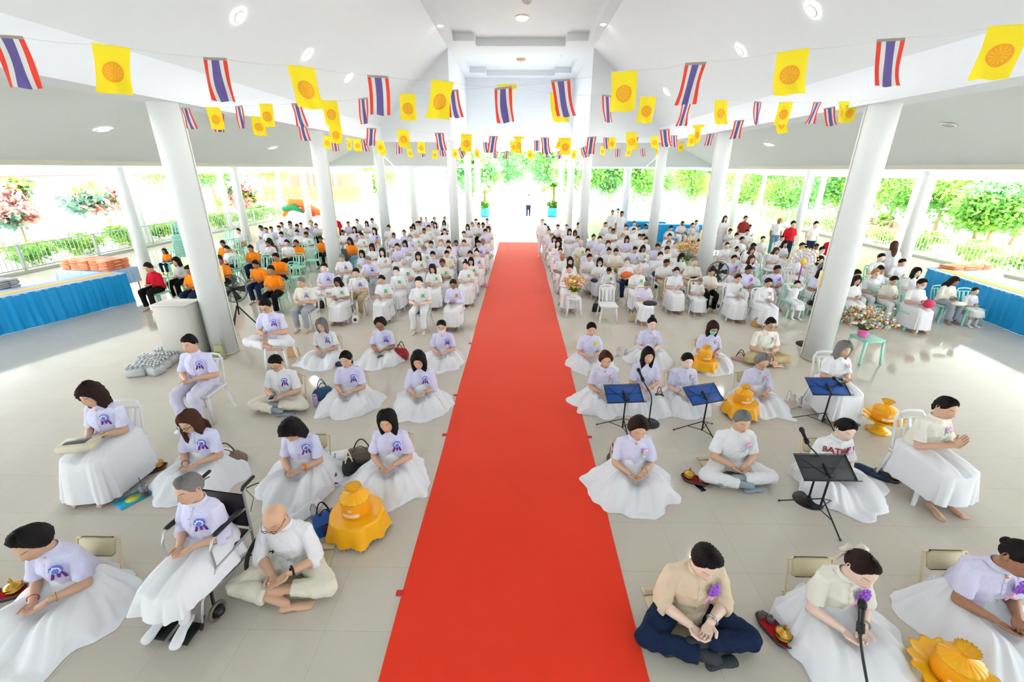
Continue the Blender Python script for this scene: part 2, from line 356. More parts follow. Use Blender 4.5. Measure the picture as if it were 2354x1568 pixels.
for (x, y, lb, m) in [(1200, 44, 'lit cream dome lamp in the ceiling tray', WARM), (1198, 139, 'unlit amber dome lamp in the far ceiling tray', mat('dome_off', (.86, .68, .5), .3)), (1211, 7, 'small white smoke detector in the ceiling tray', mat('detector', (.88, .88, .87), .4))]:
    p = atz(x, y, 7.72); r = .2 if 'dome' in lb else .13
    t = empty('ceiling_lamp' if 'dome' in lb else 'smoke_detector', (p[0], p[1], 7.79), 0, lb, 'ceiling light' if 'dome' in lb else 'detector')
    mb = MB(); lathe(mb, [(r*1.08, 0), (r*1.08, -.03), (r, -.035)], n=32); mb.build('rim', mat('lamp_rim', (.93, .93, .92), .4), t)
    mb = MB(); lathe(mb, [(r, -.03), (r*.9, -.07), (r*.6, -.1), (.001, -.12)], n=32); mb.build('lamp_shade' if 'dome' in lb else 'cover', m, t)
# -------- carpet
CPM = mat('red_carpet_pile', (.97, .25, .165), .95, bump=.003, bscale=260, var=.10, spec=.1)
_b = CPM.node_tree.nodes['Principled BSDF']; _b.inputs['Sheen Weight'].default_value = .8; _b.inputs['Sheen Roughness'].default_value = .35; _b.inputs['Sheen Tint'].default_value = (1, .62, .5, 1)
mb = MB(); xs = [-.965, -.5, 0, .5, .965]; ys = np.linspace(-1, 22.05, 60); V = []
for y in ys:
    for i, x in enumerate(xs): V.append((x+(.006*math.sin(y*1.7) if i in (0, 4) else 0), y, .006))
F = grid_faces(60, 5, False)
n0 = len(V); V2 = [(x, y, 0.0) for x, y, z in V]; 
mb.add(V, F); mb.add(V2, [f[::-1] for f in F])
for side in (0, 4):
    for r in range(59):
        a, b = r*5+side, (r+1)*5+side; mb.f.append((a, b, b+n0, a+n0)); mb.m.append(0)
mb.build('red_carpet', mat('red_carpet_pile', (.97, .25, .165), .95, bump=.003, bscale=260, var=.10, spec=.1), smooth=False, label='long red carpet runner laid down the middle of the tiled floor', cat='carpet')
tapes = [(920, 1364, -1), (1049, 909, -1), (1085, 790, -1), (1348, 1005, 1), (1397, 1155, 1), (1024, 1000, -1)]
for i, (x, y, s) in enumerate(tapes):
    p = atz(x, y); mb = MB(); box(mb, (0, 0, .004), (.07, .05, .008)); mb.build('tape_tab', mat('red_tape', (.86, .16, .12), .6), loc=(s*.985, p[1], .001), smooth=False,
        label='small red tape tab on the %s edge of the carpet, %s' % (('left' if s < 0 else 'right'), ['beside the gold offering', 'beside the curly haired woman', 'by the masked woman', 'by the front woman', 'nearest on the right', 'beside the bobbed woman'][i]), cat='tape')
# ================================================================= LIGHT
w = bpy.data.worlds.new('daylight'); bpy.context.scene.world = w; w.use_nodes = True; bg = w.node_tree.nodes['Background']
bg.inputs[0].default_value = (.93, .97, 1., 1); bg.inputs[1].default_value = 1.9
sd = bpy.data.lights.new('sun', 'SUN'); sd.energy = 10.; sd.angle = .02; sd.color = (1, .985, .96)
so = bpy.data.objects.new('sun', sd); COL.objects.link(so); so.rotation_euler = (math.radians(-28), math.radians(22), 0)
vs = bpy.context.scene.view_settings; vs.view_transform = 'Standard'; vs.look = 'None'; vs.exposure = 2.1; vs.gamma = 1; vs.use_curve_mapping = False
# ================================================================= OUTSIDE GROUND
mb = MB(); box(mb, (0, 60, -.27), (260, 260, .5))
mb.build('ground', mat('sunlit_ground', (.82, .835, .83), .9, var=.05, bump=.01, bscale=2), smooth=False, kind='structure')
# ================================================================= PEOPLE
def rotx(a): return Matrix.Rotation(a, 4, 'X')
def A3(*p): return np.array(p, float)
def head_pts(nu=64, nv=56, warp=.55):
    u = np.arange(nu)/nu; th = 2*PI*u-warp*np.sin(2*PI*u)
    v = np.linspace(-1, 1, nv+2)[1:-1]; ph = v*PI/2
    TH, PH = np.meshgrid(th, ph); return TH, PH
def head_base(TH, PH, male=0.):
    cp = np.cos(PH); s = np.sin(PH); low = np.clip((-s-.1)/.9, 0, 1)
    cpp = np.where(s < 0, cp**.72, cp**.92)
    z = np.where(s > 0, .110*s, .116*s)
    fr = np.cos(TH)   # 1 front, -1 back
    x = (.0735+.003*male)*np.sin(TH)*cpp*(1-(.30-.08*male)*low**1.1)
    b = np.where(fr > 0, .090, .100)
    y = -fr*cpp*b*np.where(fr > 0, 1-.05*low, 1-.42*low)
    y = y-.012*low*(fr > -.2)
    return x, y, z
def head_mesh(mb, nu=64, nv=56, male=0., seed=0, stubble=False):
    TH, PH = head_pts(nu, nv); x, y, z = head_base(TH, PH, male); r = np.random.RandomState(seed)
    front = np.clip(np.cos(TH)*2, 0, 1); ax = np.abs(x)
    g = lambda u, s: np.exp(-(u/s)**2)
    nl = r.uniform(.85, 1.15)
    dy = np.zeros_like(x)
    dy -= .003*g(z-.030, .010)*g(x, .05)
    dy += .009*g(ax-.031, .017)*g(z-.010, .013)
    dy -= .0065*g(ax-.032, .012)*g(z-.005, .0075)
    npf = np.where(z > -.030, np.clip((.024-z)/.054, 0, 1)**1.2, np.clip((z+.043)/.013, 0, 1))
    dy -= .021*nl*npf*g(x, .008+.005*npf)
    dy -= .007*g(ax-.0125, .0065)*g(z+.031, .0075)
    dy -= .005*g(z+.062, .020)*g(x, .026)
    dy -= .0050*g(x, .019)*g(z+.0555, .005); dy -= .0058*g(x, .017)*g(z+.0685, .0055); dy += .0030*g(z+.062, .0025)*g(x, .021)
    dy -= .0065*g(z+.100, .013)*g(x, .022)
    dy -= .0045*g(ax-.043, .016)*g(z+.020, .018)
    y = y+dy*front
    V = np.stack([x, y, z], -1).reshape(-1, 3); n = len(V)
    T = np.ones((n, 3)); X, Y, Z = np.abs(V[:, 0]), V[:, 1], V[:, 2]; fr = (Y < 0)
    def mix(w, c):
        w = np.clip(w, 0, 1)[:, None]*fr[:, None]; T[:] = T*(1-w)+np.array(c)*w
    mix(1.25*g(Z+.0565, .0042)*g(X, .0185), (.80, .50, .50)); mix(1.25*g(Z+.068, .005)*g(X, .0165), (.84, .54, .53)); mix(.7*g(Z+.0622, .0016)*g(X, .02), (.45, .2, .2))
    mix(.25*g(X-.045, .016)*g(Z+.022, .016), (1., .82, .80))
    bz = .0285+.004*np.clip((X-.02)/.03, 0, 1)-.006*np.clip((X-.042)/.012, 0, 1)
    mix(1.1*g(Z-bz, .0034)*(X > .013)*(X < .050)*np.clip((.052-X)/.01, 0, 1), (.22, .16, .15))
    mix(1.1*g(Z-(-.0005+.0022*((X-.032)/.014)**2), .0020)*(X > .0175)*(X < .047), (.16, .10, .09))
    mix(.5*g(X-.0075, .0035)*g(Z+.040, .003), (.4, .2, .18))
    top = np.array([[0, 0, .1105]]); bot = np.array([[0, -.012, -.1165]])
    V = np.vstack([V, bot, top]); T = np.vstack([T, np.ones((2, 3))])
    F = grid_faces(nv, nu, True); F += [(n, (i+1) % nu, i) for i in range(nu)]+[(n+1, (nv-1)*nu+i, (nv-1)*nu+(i+1) % nu) for i in range(nu)]
    mb.add(V, F, 0, T)
    for s in (-1, 1):
        M = Matrix.Rotation(s*.35, 4, 'Z')@Matrix.Rotation(-.15, 4, 'X')
        ellip(mb, (s*(.0735+.003*male), .010, .000), (.007, .018, .031), 10 if nu > 40 else 6, 8 if nu > 40 else 4, 0, M)
        if nu > 40: tube(mb, [(s*.080, .014+.014*math.cos(a), .004+.024*math.sin(a)) for a in np.linspace(-1.2, 2.4, 9)], .0036, 6, 0)
# hair ----------------------------------------------------------------------
HL = {  # hairline height by azimuth (deg 0 front..180 back), thickness, helmet length below equator
 'short': ([(0, .064), (30, .066), (52, .046), (70, .012), (95, -.015), (120, -.045), (180, -.062)], .015, 0, .0),
 'side':  ([(0, .074), (30, .072), (52, .046), (75, .000), (95, -.02), (120, -.05), (180, -.07)], .022, 0, .0),
 'bun':   ([(0, .080), (35, .066), (55, .038), (75, .012), (90, .006), (105, -.02), (140, -.055), (180, -.065)], .010, 0, .0),
 'bob':   ([(0, .070), (28, .060), (46, .026), (58, -.05), (75, -.16), (180, -.16)], .021, .62, .1),
 'curly': ([(0, .062), (30, .052), (48, .025), (60, -.03), (75, -.16), (180, -.16)], .031, .50, .6),
 'long':  ([(0, .062), (30, .052), (48, .024), (58, -.05), (75, -.16), (180, -.16)], .018, .75, .05),
 'tied':  ([(0, .078), (35, .064), (55, .030), (75, .006), (90, -.002), (110, -.03), (140, -.06), (180, -.07)], .013, 0, .0),
 'puffy': ([(0, .080), (25, .076), (45, .056), (60, .024), (74, -.012), (90, -.045), (120, -.066), (180, -.078)], .030, 0, .25),
 'fringe': ([(0, .034), (30, .030), (48, .010), (58, -.04), (75, -.15), (180, -.15)], .022, .55, .15),
}
def hair_mesh(style, seed=0, nu=72, nv=48, male=0.):
    mb = MB(); base = {'ponytail': 'tied', 'buzz': 'short', 'longfront': 'long', 'topbun': 'bun'}.get(style, style)
    tab, thick, helm, curl = HL[base]
    if style == 'buzz': thick = .006
    TH, PH = head_pts(nu, nv, .3); x, y, z = head_base(TH, PH, male)
    deg = np.abs(np.degrees(np.arctan2(np.sin(TH), np.cos(TH)))); hz = np.interp(deg, [a for a, _ in tab], [b for _, b in tab])
    r = np.random.RandomState(seed)
    part = r.choice([-.6, .6, 0]) if base in ('side', 'bob', 'long') else 0
    fr = np.clip((deg-50)/22, 0, 1); low = np.clip(-z/.116, 0, 1)
    if helm:   # keep the width down to jaw level: sides and back hang
        xe, ye, _ = head_base(TH, np.zeros_like(PH), male)
        k = fr*np.clip(-z/.02, 0, 1); rr = (1-.10*low**2)
        x = x*(1-k)+xe*rr*k; y = y*(1-k)+(ye*rr)*k; z = z*(1+k*(helm if helm else 0))
        tail = (z < -.165); 
    edge = np.clip((z-hz)/(.046 if base == 'puffy' else .034), -1, 1) if not helm else np.clip((np.where(low > 0, np.sin(PH)*.116, z)-hz)/.016, -1, 1)
    t = np.where(edge > 0, thick*np.clip(edge, 0, 1)**(.5 if helm else .75), 0)-.009*(edge <= 0)
    if base in ('short', 'side'): t = t*np.where(edge > 0, .55+.45*np.clip((z-.02)/.06, 0, 1), 1.)
    t = t+(thick*.25*np.sin(TH*2+seed)*np.clip(z/.1, 0, 1)*(edge > .5))
    t = t*(1+.35*np.clip(z/.11, 0, 1)*(base in ('side', 'short', 'curly', 'bob')))
    V = np.stack([x, y, z], -1).reshape(-1, 3); D = V/np.array([.0735, .095, .11])**2; D /= np.linalg.norm(D, axis=1)[:, None]+1e-9
    t = t.reshape(-1)
    on = np.clip(t/.008, 0, 1)
    ridges = .0030*np.sin(TH.reshape(-1)*26+2.*np.sin(PH.reshape(-1)*3+seed)+r.uniform(0, 6))*on
    n3 = sinnoise(V*np.array([1,1,.35]), 75., seed+5, 3)*.0050*on
    cu = (sinnoise(V, 150., seed+9, 2)*.011*on*curl) if curl else 0
    V = V+D*(t+ridges+n3+cu)[:, None]
    V[:, 2] += .0
    n = len(V); V = np.vstack([V, [[0, .01, V[:, 2].min()+.004]], [[0, 0, V[:, 2].max()-.001]]])
    F = grid_faces(nv, nu, True); F += [(n, (i+1) % nu, i) for i in range(nu)]+[(n+1, (nv-1)*nu+i, (nv-1)*nu+(i+1) % nu) for i in range(nu)]
    mb.add(V, F, 0)
    if style == 'bun': ellip(mb, (0, .108, .012), (.034, .026, .032), 14, 10)
    if style == 'topbun': ellip(mb, (0, .035, .128), (.036, .036, .032), 14, 10)
    if style == 'ponytail': tube(mb, [(0, .095, .03), (.0, .125, .0), (.01, .125, -.07), (.015, .11, -.15), (.02, .105, -.20)], [.018, .024, .026, .02, .006], 10, 0, .7)
    if style == 'tied': tube(mb, [(0, .085, -.02), (.0, .108, -.05), (.01, .10, -.10)], [.018, .022, .012], 10, 0, .8)
    if style in ('long',): tube(mb, [(0, .07, -.05), (0, .105, -.14), (0, .115, -.24), (0, .115, -.33)], [.068, .072, .062, .03], 18, 0, .42, up=(0, 1, 0))
    if style == 'longfront':
        tube(mb, [(0, .07, -.05), (.03, .10, -.14), (.05, .10, -.22)], [.066, .06, .03], 16, 0, .42, up=(0, 1, 0))
        for s, L in ((-1, .30), (-1, .24)):
            tube(mb, [(-.066, -.02, -.01), (-.075, -.055, -.10), (-.062, -.085, -.20), (-.045, -.10, -.02-L)], [.024, .028, .024, .008], 12, 0, .6)
    return mb
def mask_mesh():
    TH, PH = head_pts(48, 44); x, y, z = head_base(TH, PH)
    deg = np.degrees(np.arctan2(np.sin(TH), np.cos(TH))); mb = MB()
    keep = (np.abs(deg) < 68) & (z < -.012) & (z > -.108)
    yy = y-.011-.010*np.exp(-(x/.02)**2)*np.clip((z+.11)/.07, 0, 1)
    V = np.stack([x*1.05, yy, z], -1).reshape(-1, 3); nu = 48; F = [f for f in grid_faces(44, 48, True) if all(keep.reshape(-1)[i] for i in f)]
    use = sorted({i for f in F for i in f}); mp = {a: b for b, a in enumerate(use)}
    Vn = V[use]; k = len(use); F = [tuple(mp[i] for i in f) for f in F]
    mb.add(Vn, F); mb.add(Vn+np.array([0, .003, 0]), [f[::-1] for f in F])
    for s in (-1, 1):
        for zz in (-.03, -.075): tube(mb, [(s*.062, -.045, zz), (s*.078, -.01, (zz+.0)/2), (s*.079, .012, .0)], .0018, 5)
    return mb
def glasses_mesh():
    mb = MB()
    for s in (-1, 1):
        tube(mb, [(s*.033+.022*math.cos(a), -.108+.006*abs(math.cos(a)), .004+.016*math.sin(a)) for a in np.linspace(0, 2*PI, 17)], .0022, 6, closed=True)
        tube(mb, [(s*.055, -.100, .008), (s*.074, -.06, .008), (s*.080, .01, .006)], .0019, 6)
    tube(mb, [(-.011, -.109, .008), (0, -.112, .010), (.011, -.109, .008)], .002, 6); return mb
# hands -----------------------------------------------------------------------
def hand(mb, W, d, n, side, curl=.5, s=1., lod=0, spread=.08, thumb=1.):
    W = A3(*W); d = A3(*d); d /= np.linalg.norm(d); n = A3(*n); n -= d*n.dot(d); n /= np.linalg.norm(n)
    a = np.cross(d, n)*side   # across: towards the little finger
    K = W+d*.085*s
    tube(mb, [W-d*.02*s, W+d*.015*s, W+d*.045*s, K-d*.004], [x*s for x in (.026, .030, .039, .038)], 12, 0, .40, up=n)
    spec = [(-.029, .066, .0083), (-.010, .075, .0088), (.010, .070, .0084), (.029, .054, .0074)]
    nn = 8 if lod == 0 else 5
    for i, (o, L, r) in enumerate(spec):
        p = K-d*.012*s+a*o*s; ang = 0; pts = [p]; dd = d+a*(o*spread*20*.4); dd /= np.linalg.norm(dd)
        for seg, f in enumerate((.45, .30, .25)):
            ang += curl*(.55+.25*seg+.04*i); v = dd*math.cos(ang)+n*math.sin(ang); p = p+v*L*f*s*1.12; pts.append(p)
        tube(mb, pts, [r*s*1.1, r*s*1.02, r*s*.95, r*s*.78], nn, 0)
    p = W+d*.022*s-a*.026*s; v1 = d*.62-a*.75*thumb+n*.25; v1 /= np.linalg.norm(v1); v2 = d*.85-a*.25+n*.4; v2 /= np.linalg.norm(v2)
    tube(mb, [p, p+v1*.038*s, p+v1*.038*s+v2*.030*s, p+v1*.038*s+v2*.052*s], [.0135*s, .0115*s, .0098*s, .0082*s], nn, 0)
def foot(mb, A, d, lod=0, s=1., m=0, up=(0, 0, 1), toes=True):
    A = A3(*A); d = A3(*d); d /= np.linalg.norm(d); u = A3(*up); u -= d*u.dot(d); u /= np.linalg.norm(u); a = np.cross(d, u)
    base = A-u*.055*s
    tube(mb, [base-d*.045*s, base-d*.02*s, base+d*.05*s+u*.004, base+d*.11*s-u*.012*s, base+d*.15*s-u*.018*s], [x*s for x in (.030, .034, .035, .042, .040)], 12, m, .62, up=u)
    if lod == 0 and toes:
        for i, (o, L, r) in enumerate([(-.026, .036, .013), (-.006, .033, .0095), (.010, .029, .009), (.023, .024, .0085), (.034, .018, .008)]):
            p = base+d*.158*s-u*.018*s+a*o*s; tube(mb, [p-d*.01, p+d*L*.5*s, p+d*L*s-u*.004*s], [r*s, r*s, r*s*.8], 8, m)
_Rc = np.array(R)
_z_cam_up = _Rc[:, 1]; _fwd = -_Rc[:, 2]
# poses ---------------------------------------------------------------------------
def joints(pose, pitch, lean=0., yaw=0., male=0):
    k = 1+.06*male; J = {}
    z0 = dict(floor=.12, cross=.12, chair=.52, stool=.58, stand=.90, pray=.52, kneel=.22, wheel=.50)[pose]
    sp = lambda y, z: A3(0, y-lean*z*z*.9, z0+z*k)
    J['pel'] = sp(0, 0); J['waist'] = sp(-.0, .15); J['chest'] = sp(-.02, .29); J['sh'] = sp(-.02, .40); J['neck'] = sp(-.025, .445)
    w = .146+.026*male
    for s, n in ((1, 'L'), (-1, 'R')):
        J['sh'+n] = J['sh']+A3(s*w, .005, -.028)
        if pose == 'stand':
            J['el'+n] = J['sh'+n]+A3(s*.05, .02, -.27); J['wr'+n] = J['el'+n]+A3(-s*.01, -.07, -.24); J['hd'+n] = A3(-s*.05, -.25, -1.); J['hn'+n] = A3(-s, 0, 0)
        elif pose == 'pray':
            J['el'+n] = J['sh'+n]+A3(s*.05, -.10, -.25); J['wr'+n] = A3(s*.022, -.31-lean*.2, J['sh'][2]-.14); J['hd'+n] = A3(-s*.03, -.35, .94); J['hn'+n] = A3(-s, 0, 0)
        else:
            J['el'+n] = J['sh'+n]+A3(s*(.052+.012*male), -.05, -.25*k)
            hz = z0+.105+(.02 if pose in ('chair', 'wheel', 'stool') else .0)
            J['wr'+n] = A3(s*.070, -.235-lean*.10, hz+.02+.012*s); J['hd'+n] = A3(-s*.62, -.78, -.22); J['hn'+n] = A3(-s*.12, .10, 1)
        if pose in ('chair', 'pray', 'wheel'):
            fw = .0 if pose != 'wheel' else -.10
            J['hip'+n] = A3(s*.085, 0, z0); J['kn'+n] = A3(s*.125, -.43, z0-.01); J['an'+n] = A3(s*.105, -.40+fw, .085+(.10 if pose == 'wheel' else 0)); J['fd'+n] = A3(s*.18, -1, 0 if pose != 'wheel' else -.15)
        elif pose in ('cross', 'stool'):
            J['hip'+n] = A3(s*.10, -.02, z0); J['kn'+n] = A3(s*.36*k, -.28, z0-.005)
            J['an'+n] = A3(-s*.085, -.33-(.07 if s < 0 else 0), z0-.04+(.055 if s > 0 else 0)); J['fd'+n] = A3(-s*.9, -.10 if s > 0 else .25, .12 if s > 0 else 0)
        elif pose == 'stand':
            J['hip'+n] = A3(s*.09, 0, z0); J['kn'+n] = A3(s*.10, -.03, .48); J['an'+n] = A3(s*.10, .01, .085); J['fd'+n] = A3(s*.2, -1, 0)
        else:
            J['hip'+n] = A3(s*.10, 0, z0); J['kn'+n] = A3(s*.19, -.36, .09); J['an'+n] = A3(s*.25, -.0, .06); J['fd'+n] = A3(s*.2, 1, 0)
    piv = J['neck']+A3(0, -.012-lean*.05, .045)
    J['HM'] = Matrix.Translation(piv.tolist())@Matrix.Rotation(yaw, 4, 'Z')@rotx(pitch)@Matrix.Translation((0, -.018, .098))@Matrix.Scale(1.07, 4)
    J['piv'] = piv; J['z0'] = z0; return J
def body_mb(pose, pitch, lean, yaw, male, lod, hands='lap', seed=0, legs=True, feet=True, chubby=0.):
    J = joints(pose, pitch, lean, yaw, male); b = MB(); c = 1+.12*chubby
    tube(b, [J['neck']-A3(0, 0, .05), J['neck'], J['piv'], np.array(J['HM']@Vector((0, .025, -.045)))], [.062, .054+.006*male, .050+.008*male, .052+.008*male], 14)
    loft(b, [(J['pel'], .14, .10), (J['waist'], .125, .09), (J['chest'], .14, .095), (J['sh']-A3(0, 0, .035), .095, .062), (J['neck'], .06, .05)], 16)
    for n in 'LR':
        s = 1 if n == 'L' else -1; el, wr, sh = J['el'+n], J['wr'+n], J['sh'+n]
        if hands == 'up': el = sh+A3(s*.14, -.02, .12); wr = sh+A3(s*.02, .03, .30)
        tube(b, [J['sh']+A3(s*.08, 0, -.01), sh, sh*.5+el*.5, el], [.036*c, (.038+.006*male)*c, (.040+.006*male)*c, (.038+.005*male)*c], 12)
        tube(b, [el, el*.72+wr*.28, wr], [(.037+.005*male)*c, (.038+.005*male)*c, .0255+.004*male], 12)
        if legs:
            if pose in ('chair', 'pray', 'stand', 'cross', 'stool', 'wheel'):
                hp, kn, an = J['hip'+n], J['kn'+n], J['an'+n]
                if pose in ('cross', 'stool'): tube(b, [kn*.4+an*.6, an], [.040, .034], 12)
                else:
                    tube(b, [kn-A3(0, 0, .03), kn*.65+an*.35+A3(0, .015, 0), an+A3(0, 0, .02)], [.05, .052, .034], 12)
                if feet: foot(b, an, J['fd'+n], 1 if lod else 0)
    o = MB()
    V, F = vremesh(b, (.0075, .014, .02)[lod], 2); o.add(V, F)
    hs = (.97+.10*male)
    if lod < 2:
        for n in 'LR':
            s = 1 if n == 'L' else -1
            if hands == 'pray': hand(o, J['wr'+n], J['hd'+n], J['hn'+n], s, .06, hs, lod)
            elif hands == 'up': pass
            elif hands == 'down' or pose == 'stand': hand(o, J['wr'+n], J['hd'+n], J['hn'+n], s, .3, hs, lod)
            else: hand(o, J['wr'+n], J['hd'+n], J['hn'+n], s, .42 if n == 'L' else .52, hs, lod)
    else:
        for n in 'LR': ellip(o, J['wr'+n]+J['hd'+n]*.07, (.045, .045, .02), 8, 5)
    if hands == 'up': ellip(o, J['sh']+A3(0, .08, .32), (.07, .04, .04), 10, 6)
    h = MB(); head_mesh(h, *((64, 56) if lod == 0 else (40, 36) if lod == 1 else (24, 20)), male=male, seed=seed); h.xf(J['HM']); o.merge(h)
    return o, J
def shirt_mb(pose, lean, male, lod, sleeve='short', seed=0, chubby=0., hem=0., hands='lap', tuck=False, loose=0.):
    J = joints(pose, .3, lean, 0, male); b = MB(); c = 1+.14*chubby+.05*male
    pl = J['pel']; lo = -.035 if pose in ('floor', 'cross', 'kneel') else -.01 if pose == 'stool' else .0
    if tuck: lo = .10
    r0 = (.150, .128) if tuck else (.190+.02*loose, .155+.02*loose)
    loft(b, [(pl+A3(0, .0, lo-.0), r0[0]*c, r0[1]*c), (J['waist']-A3(0, 0, .02), .158*c, .130*c), (J['chest']-A3(0, .005, .03), (.155)*c, .130*c), (J['chest']+A3(0, 0, .05), .150*c, .118*c), (J['sh']-A3(0, 0, .012), .122*c, .086*c), (J['sh']+A3(0, 0, .022), .085, .068), (J['neck']+A3(0, 0, .002), .061, .056)], 24)
    f = dict(short=.80, half=1., elbow=1., long=2., cap=.55, none=0.)[sleeve]
    for n in 'LR':
        s = 1 if n == 'L' else -1; el, wr, sh = J['el'+n], J['wr'+n], J['sh'+n]
        if hands == 'up': el = sh+A3(s*.14, -.02, .12); wr = sh+A3(s*.02, .03, .30)
        ff = min(f, 1.); e = sh+(el-sh)*ff
        tube(b, [J['sh']+A3(s*.07, 0, -.012), sh+A3(-s*.005, 0, -.004), sh*.6+e*.4, e], [.054*c, .057*c, .056*c, (.062 if f <= 1 else .052)*c], 14, 0, 1., cap=0 if f <= 1 else 1)
        if f > 1.2: tube(b, [el, el*.5+wr*.5, el*.12+wr*.88], [.055*c, .048*c, .040*c], 14, cap=1)
        elif sleeve == 'elbow': e2 = el+(wr-el)*.25; tube(b, [el, e2], [.062*c, .060*c], 14, cap=0)
    V, F = vremesh(b, (.0085, .014, .022)[lod], 4)
    N_ = vnormals(V, F); q_ = sinnoise(V*np.array([1, 1, .42]), 34., seed, 2); V = V+N_*((.014, .009, .004)[lod]*np.sign(q_)*np.abs(q_)**.7)[:, None]*np.clip((J['neck'][2]-.03-V[:, 2:3])/.08, .15, 1)
    V = folds(V, F, .005, 60., seed+3) if lod == 0 else V
    o = MB(); o.add(V, F)
    # stand collar
    ck = J['neck']
    rr = []
    a = np.linspace(0, 2*PI, 24, endpoint=False); P = []
    for (dz, k) in ((-.012, 1.08), (.022, 1.0), (.022, .90), (-.012, .93)):
        P.append(np.stack([.066*k*np.cos(a), .062*k*np.sin(a)-.004, dz+.010*np.sin(a)+0*a], 1)+ck)
    o.add(np.vstack(P), grid_faces(4, 24))
    return o, J
def surf_front(bvh, x, z):
    h = bvh.ray_cast(Vector((x, -1.5, z)), Vector((0, 1, 0)))
    return (np.array(h[0]), np.array(h[1])) if h[0] is not None else None
def placket(o, J, m=1):
    V = o.V(); bvh = BVHTree.FromPolygons(V.tolist(), o.f); zs = np.linspace(J['neck'][2]-.02, J['pel'][2]+.12, 14); L, Rr = [], []
    for z in zs:
        q = surf_front(bvh, .0, z)
        if q is None: continue
        L.append(q[0]+A3(-.012, -.0025, 0)); Rr.append(q[0]+A3(.012, -.0025, 0))
    n = len(L)
    if n > 2: o.add(np.vstack([L, Rr]), [(i, i+1, n+i+1, n+i) for i in range(n-1)], 0)
    for z in np.linspace(J['neck'][2]-.05, J['pel'][2]+.16, 6):
        q = surf_front(bvh, 0., z)
        if q is not None: ellip(o, q[0]+A3(0, -.003, 0), (.005, .0025, .005), 8, 4, m)
    return bvh
# lower garments ---------------------------------------------------------------------
def skirt_floor(seed, lod=0, F_=.50, S_=.40, B_=.25, asym=0., ks=1.):
    r = np.random.RandomState(seed); na, nr = ((150, 44), (72, 22), (40, 12))[lod]
    a = np.linspace(0, 2*PI, na, endpoint=False); ca, sa = np.cos(a), np.sin(a)
    Rb = np.where(sa < 0, 1/np.sqrt((ca/S_)**2+(sa/F_)**2), 1/np.sqrt((ca/S_)**2+(sa/B_)**2))
    Rb = Rb*(1+asym*ca*.35)
    wob = sum(r.uniform(.02, .06)*np.sin(k*a+r.uniform(0, 6.28)) for k in (2, 3, 5, 7, 9)); Rb = Rb*(1+wob)
    Rb = Rb+.10*np.exp(-((np.angle(np.exp(1j*(a-r.uniform(3.6, 5.8))))/.16)**2))+.12*np.exp(-((np.angle(np.exp(1j*(a-r.choice([.15, 3.0])))/.2))**2))
    t = np.linspace(0, 1, nr)[:, None]; rr = .135+(Rb[None]-.135)*t**.9
    cx = 0.; cy = -.02-.10*t; x = cx+rr*ca; y = cy+rr*sa
    segs = [((-.1, .0), (.1, .0), .245, .27), ((.09, -.02), (.20*ks, -.37), .185, .27), ((-.09, -.02), (-.20*ks, -.37), .185, .27), ((-.20*ks, -.37), (.20*ks, -.37), .125, .20),
            ((.2*ks, -.36), (.27, -.02), .13, .24), ((-.2*ks, -.36), (-.27, -.02), .13, .24)]
    H = np.zeros_like(x)
    for (p, q, h, w) in segs:
        px, py = p; qx, qy = q; L = (qx-px)**2+(qy-py)**2; tt = np.clip(((x-px)*(qx-px)+(y-py)*(qy-py))/L, 0, 1)
        d = np.hypot(x-px-tt*(qx-px), y-py-tt*(qy-py)); H += (h*(.5+.5*np.cos(PI*np.clip(d/w, 0, 1)))**.85)**3
    H = H**(1/3.)
    ph = [r.uniform(0, 6.28) for _ in range(6)]
    fo = sum(c*np.sin(k*a[None]+ph[i]+1.6*np.sin(3*t+ph[i])) for i, (k, c) in enumerate(((11, .5), (17, .5), (26, .4), (7, .5))))
    fo = np.sign(fo)*np.abs(fo)**.8
    amp = .020*np.clip(t*2.2, 0, 1)*np.clip(H/.05+.28, 0, 1)
    z = np.maximum(H+amp*fo, 0)+.010+.006*(1+np.sin(9*a[None]+5*t+ph[5]))*t*np.clip(1-t, 0, 1)*3
    z[-1] = .003; z[-2] = np.minimum(z[-2], .012)
    x = x+.010*fo*t*ca; y = y+.010*fo*t*sa
    V = np.stack([x, y, z], -1).reshape(-1, 3); mb = MB()
    top = V[:na].copy(); top[:, 2] = .33; top[:, :2] *= .9
    V = np.vstack([top, V]); mb.add(V, grid_faces(nr+1, na)); return mb
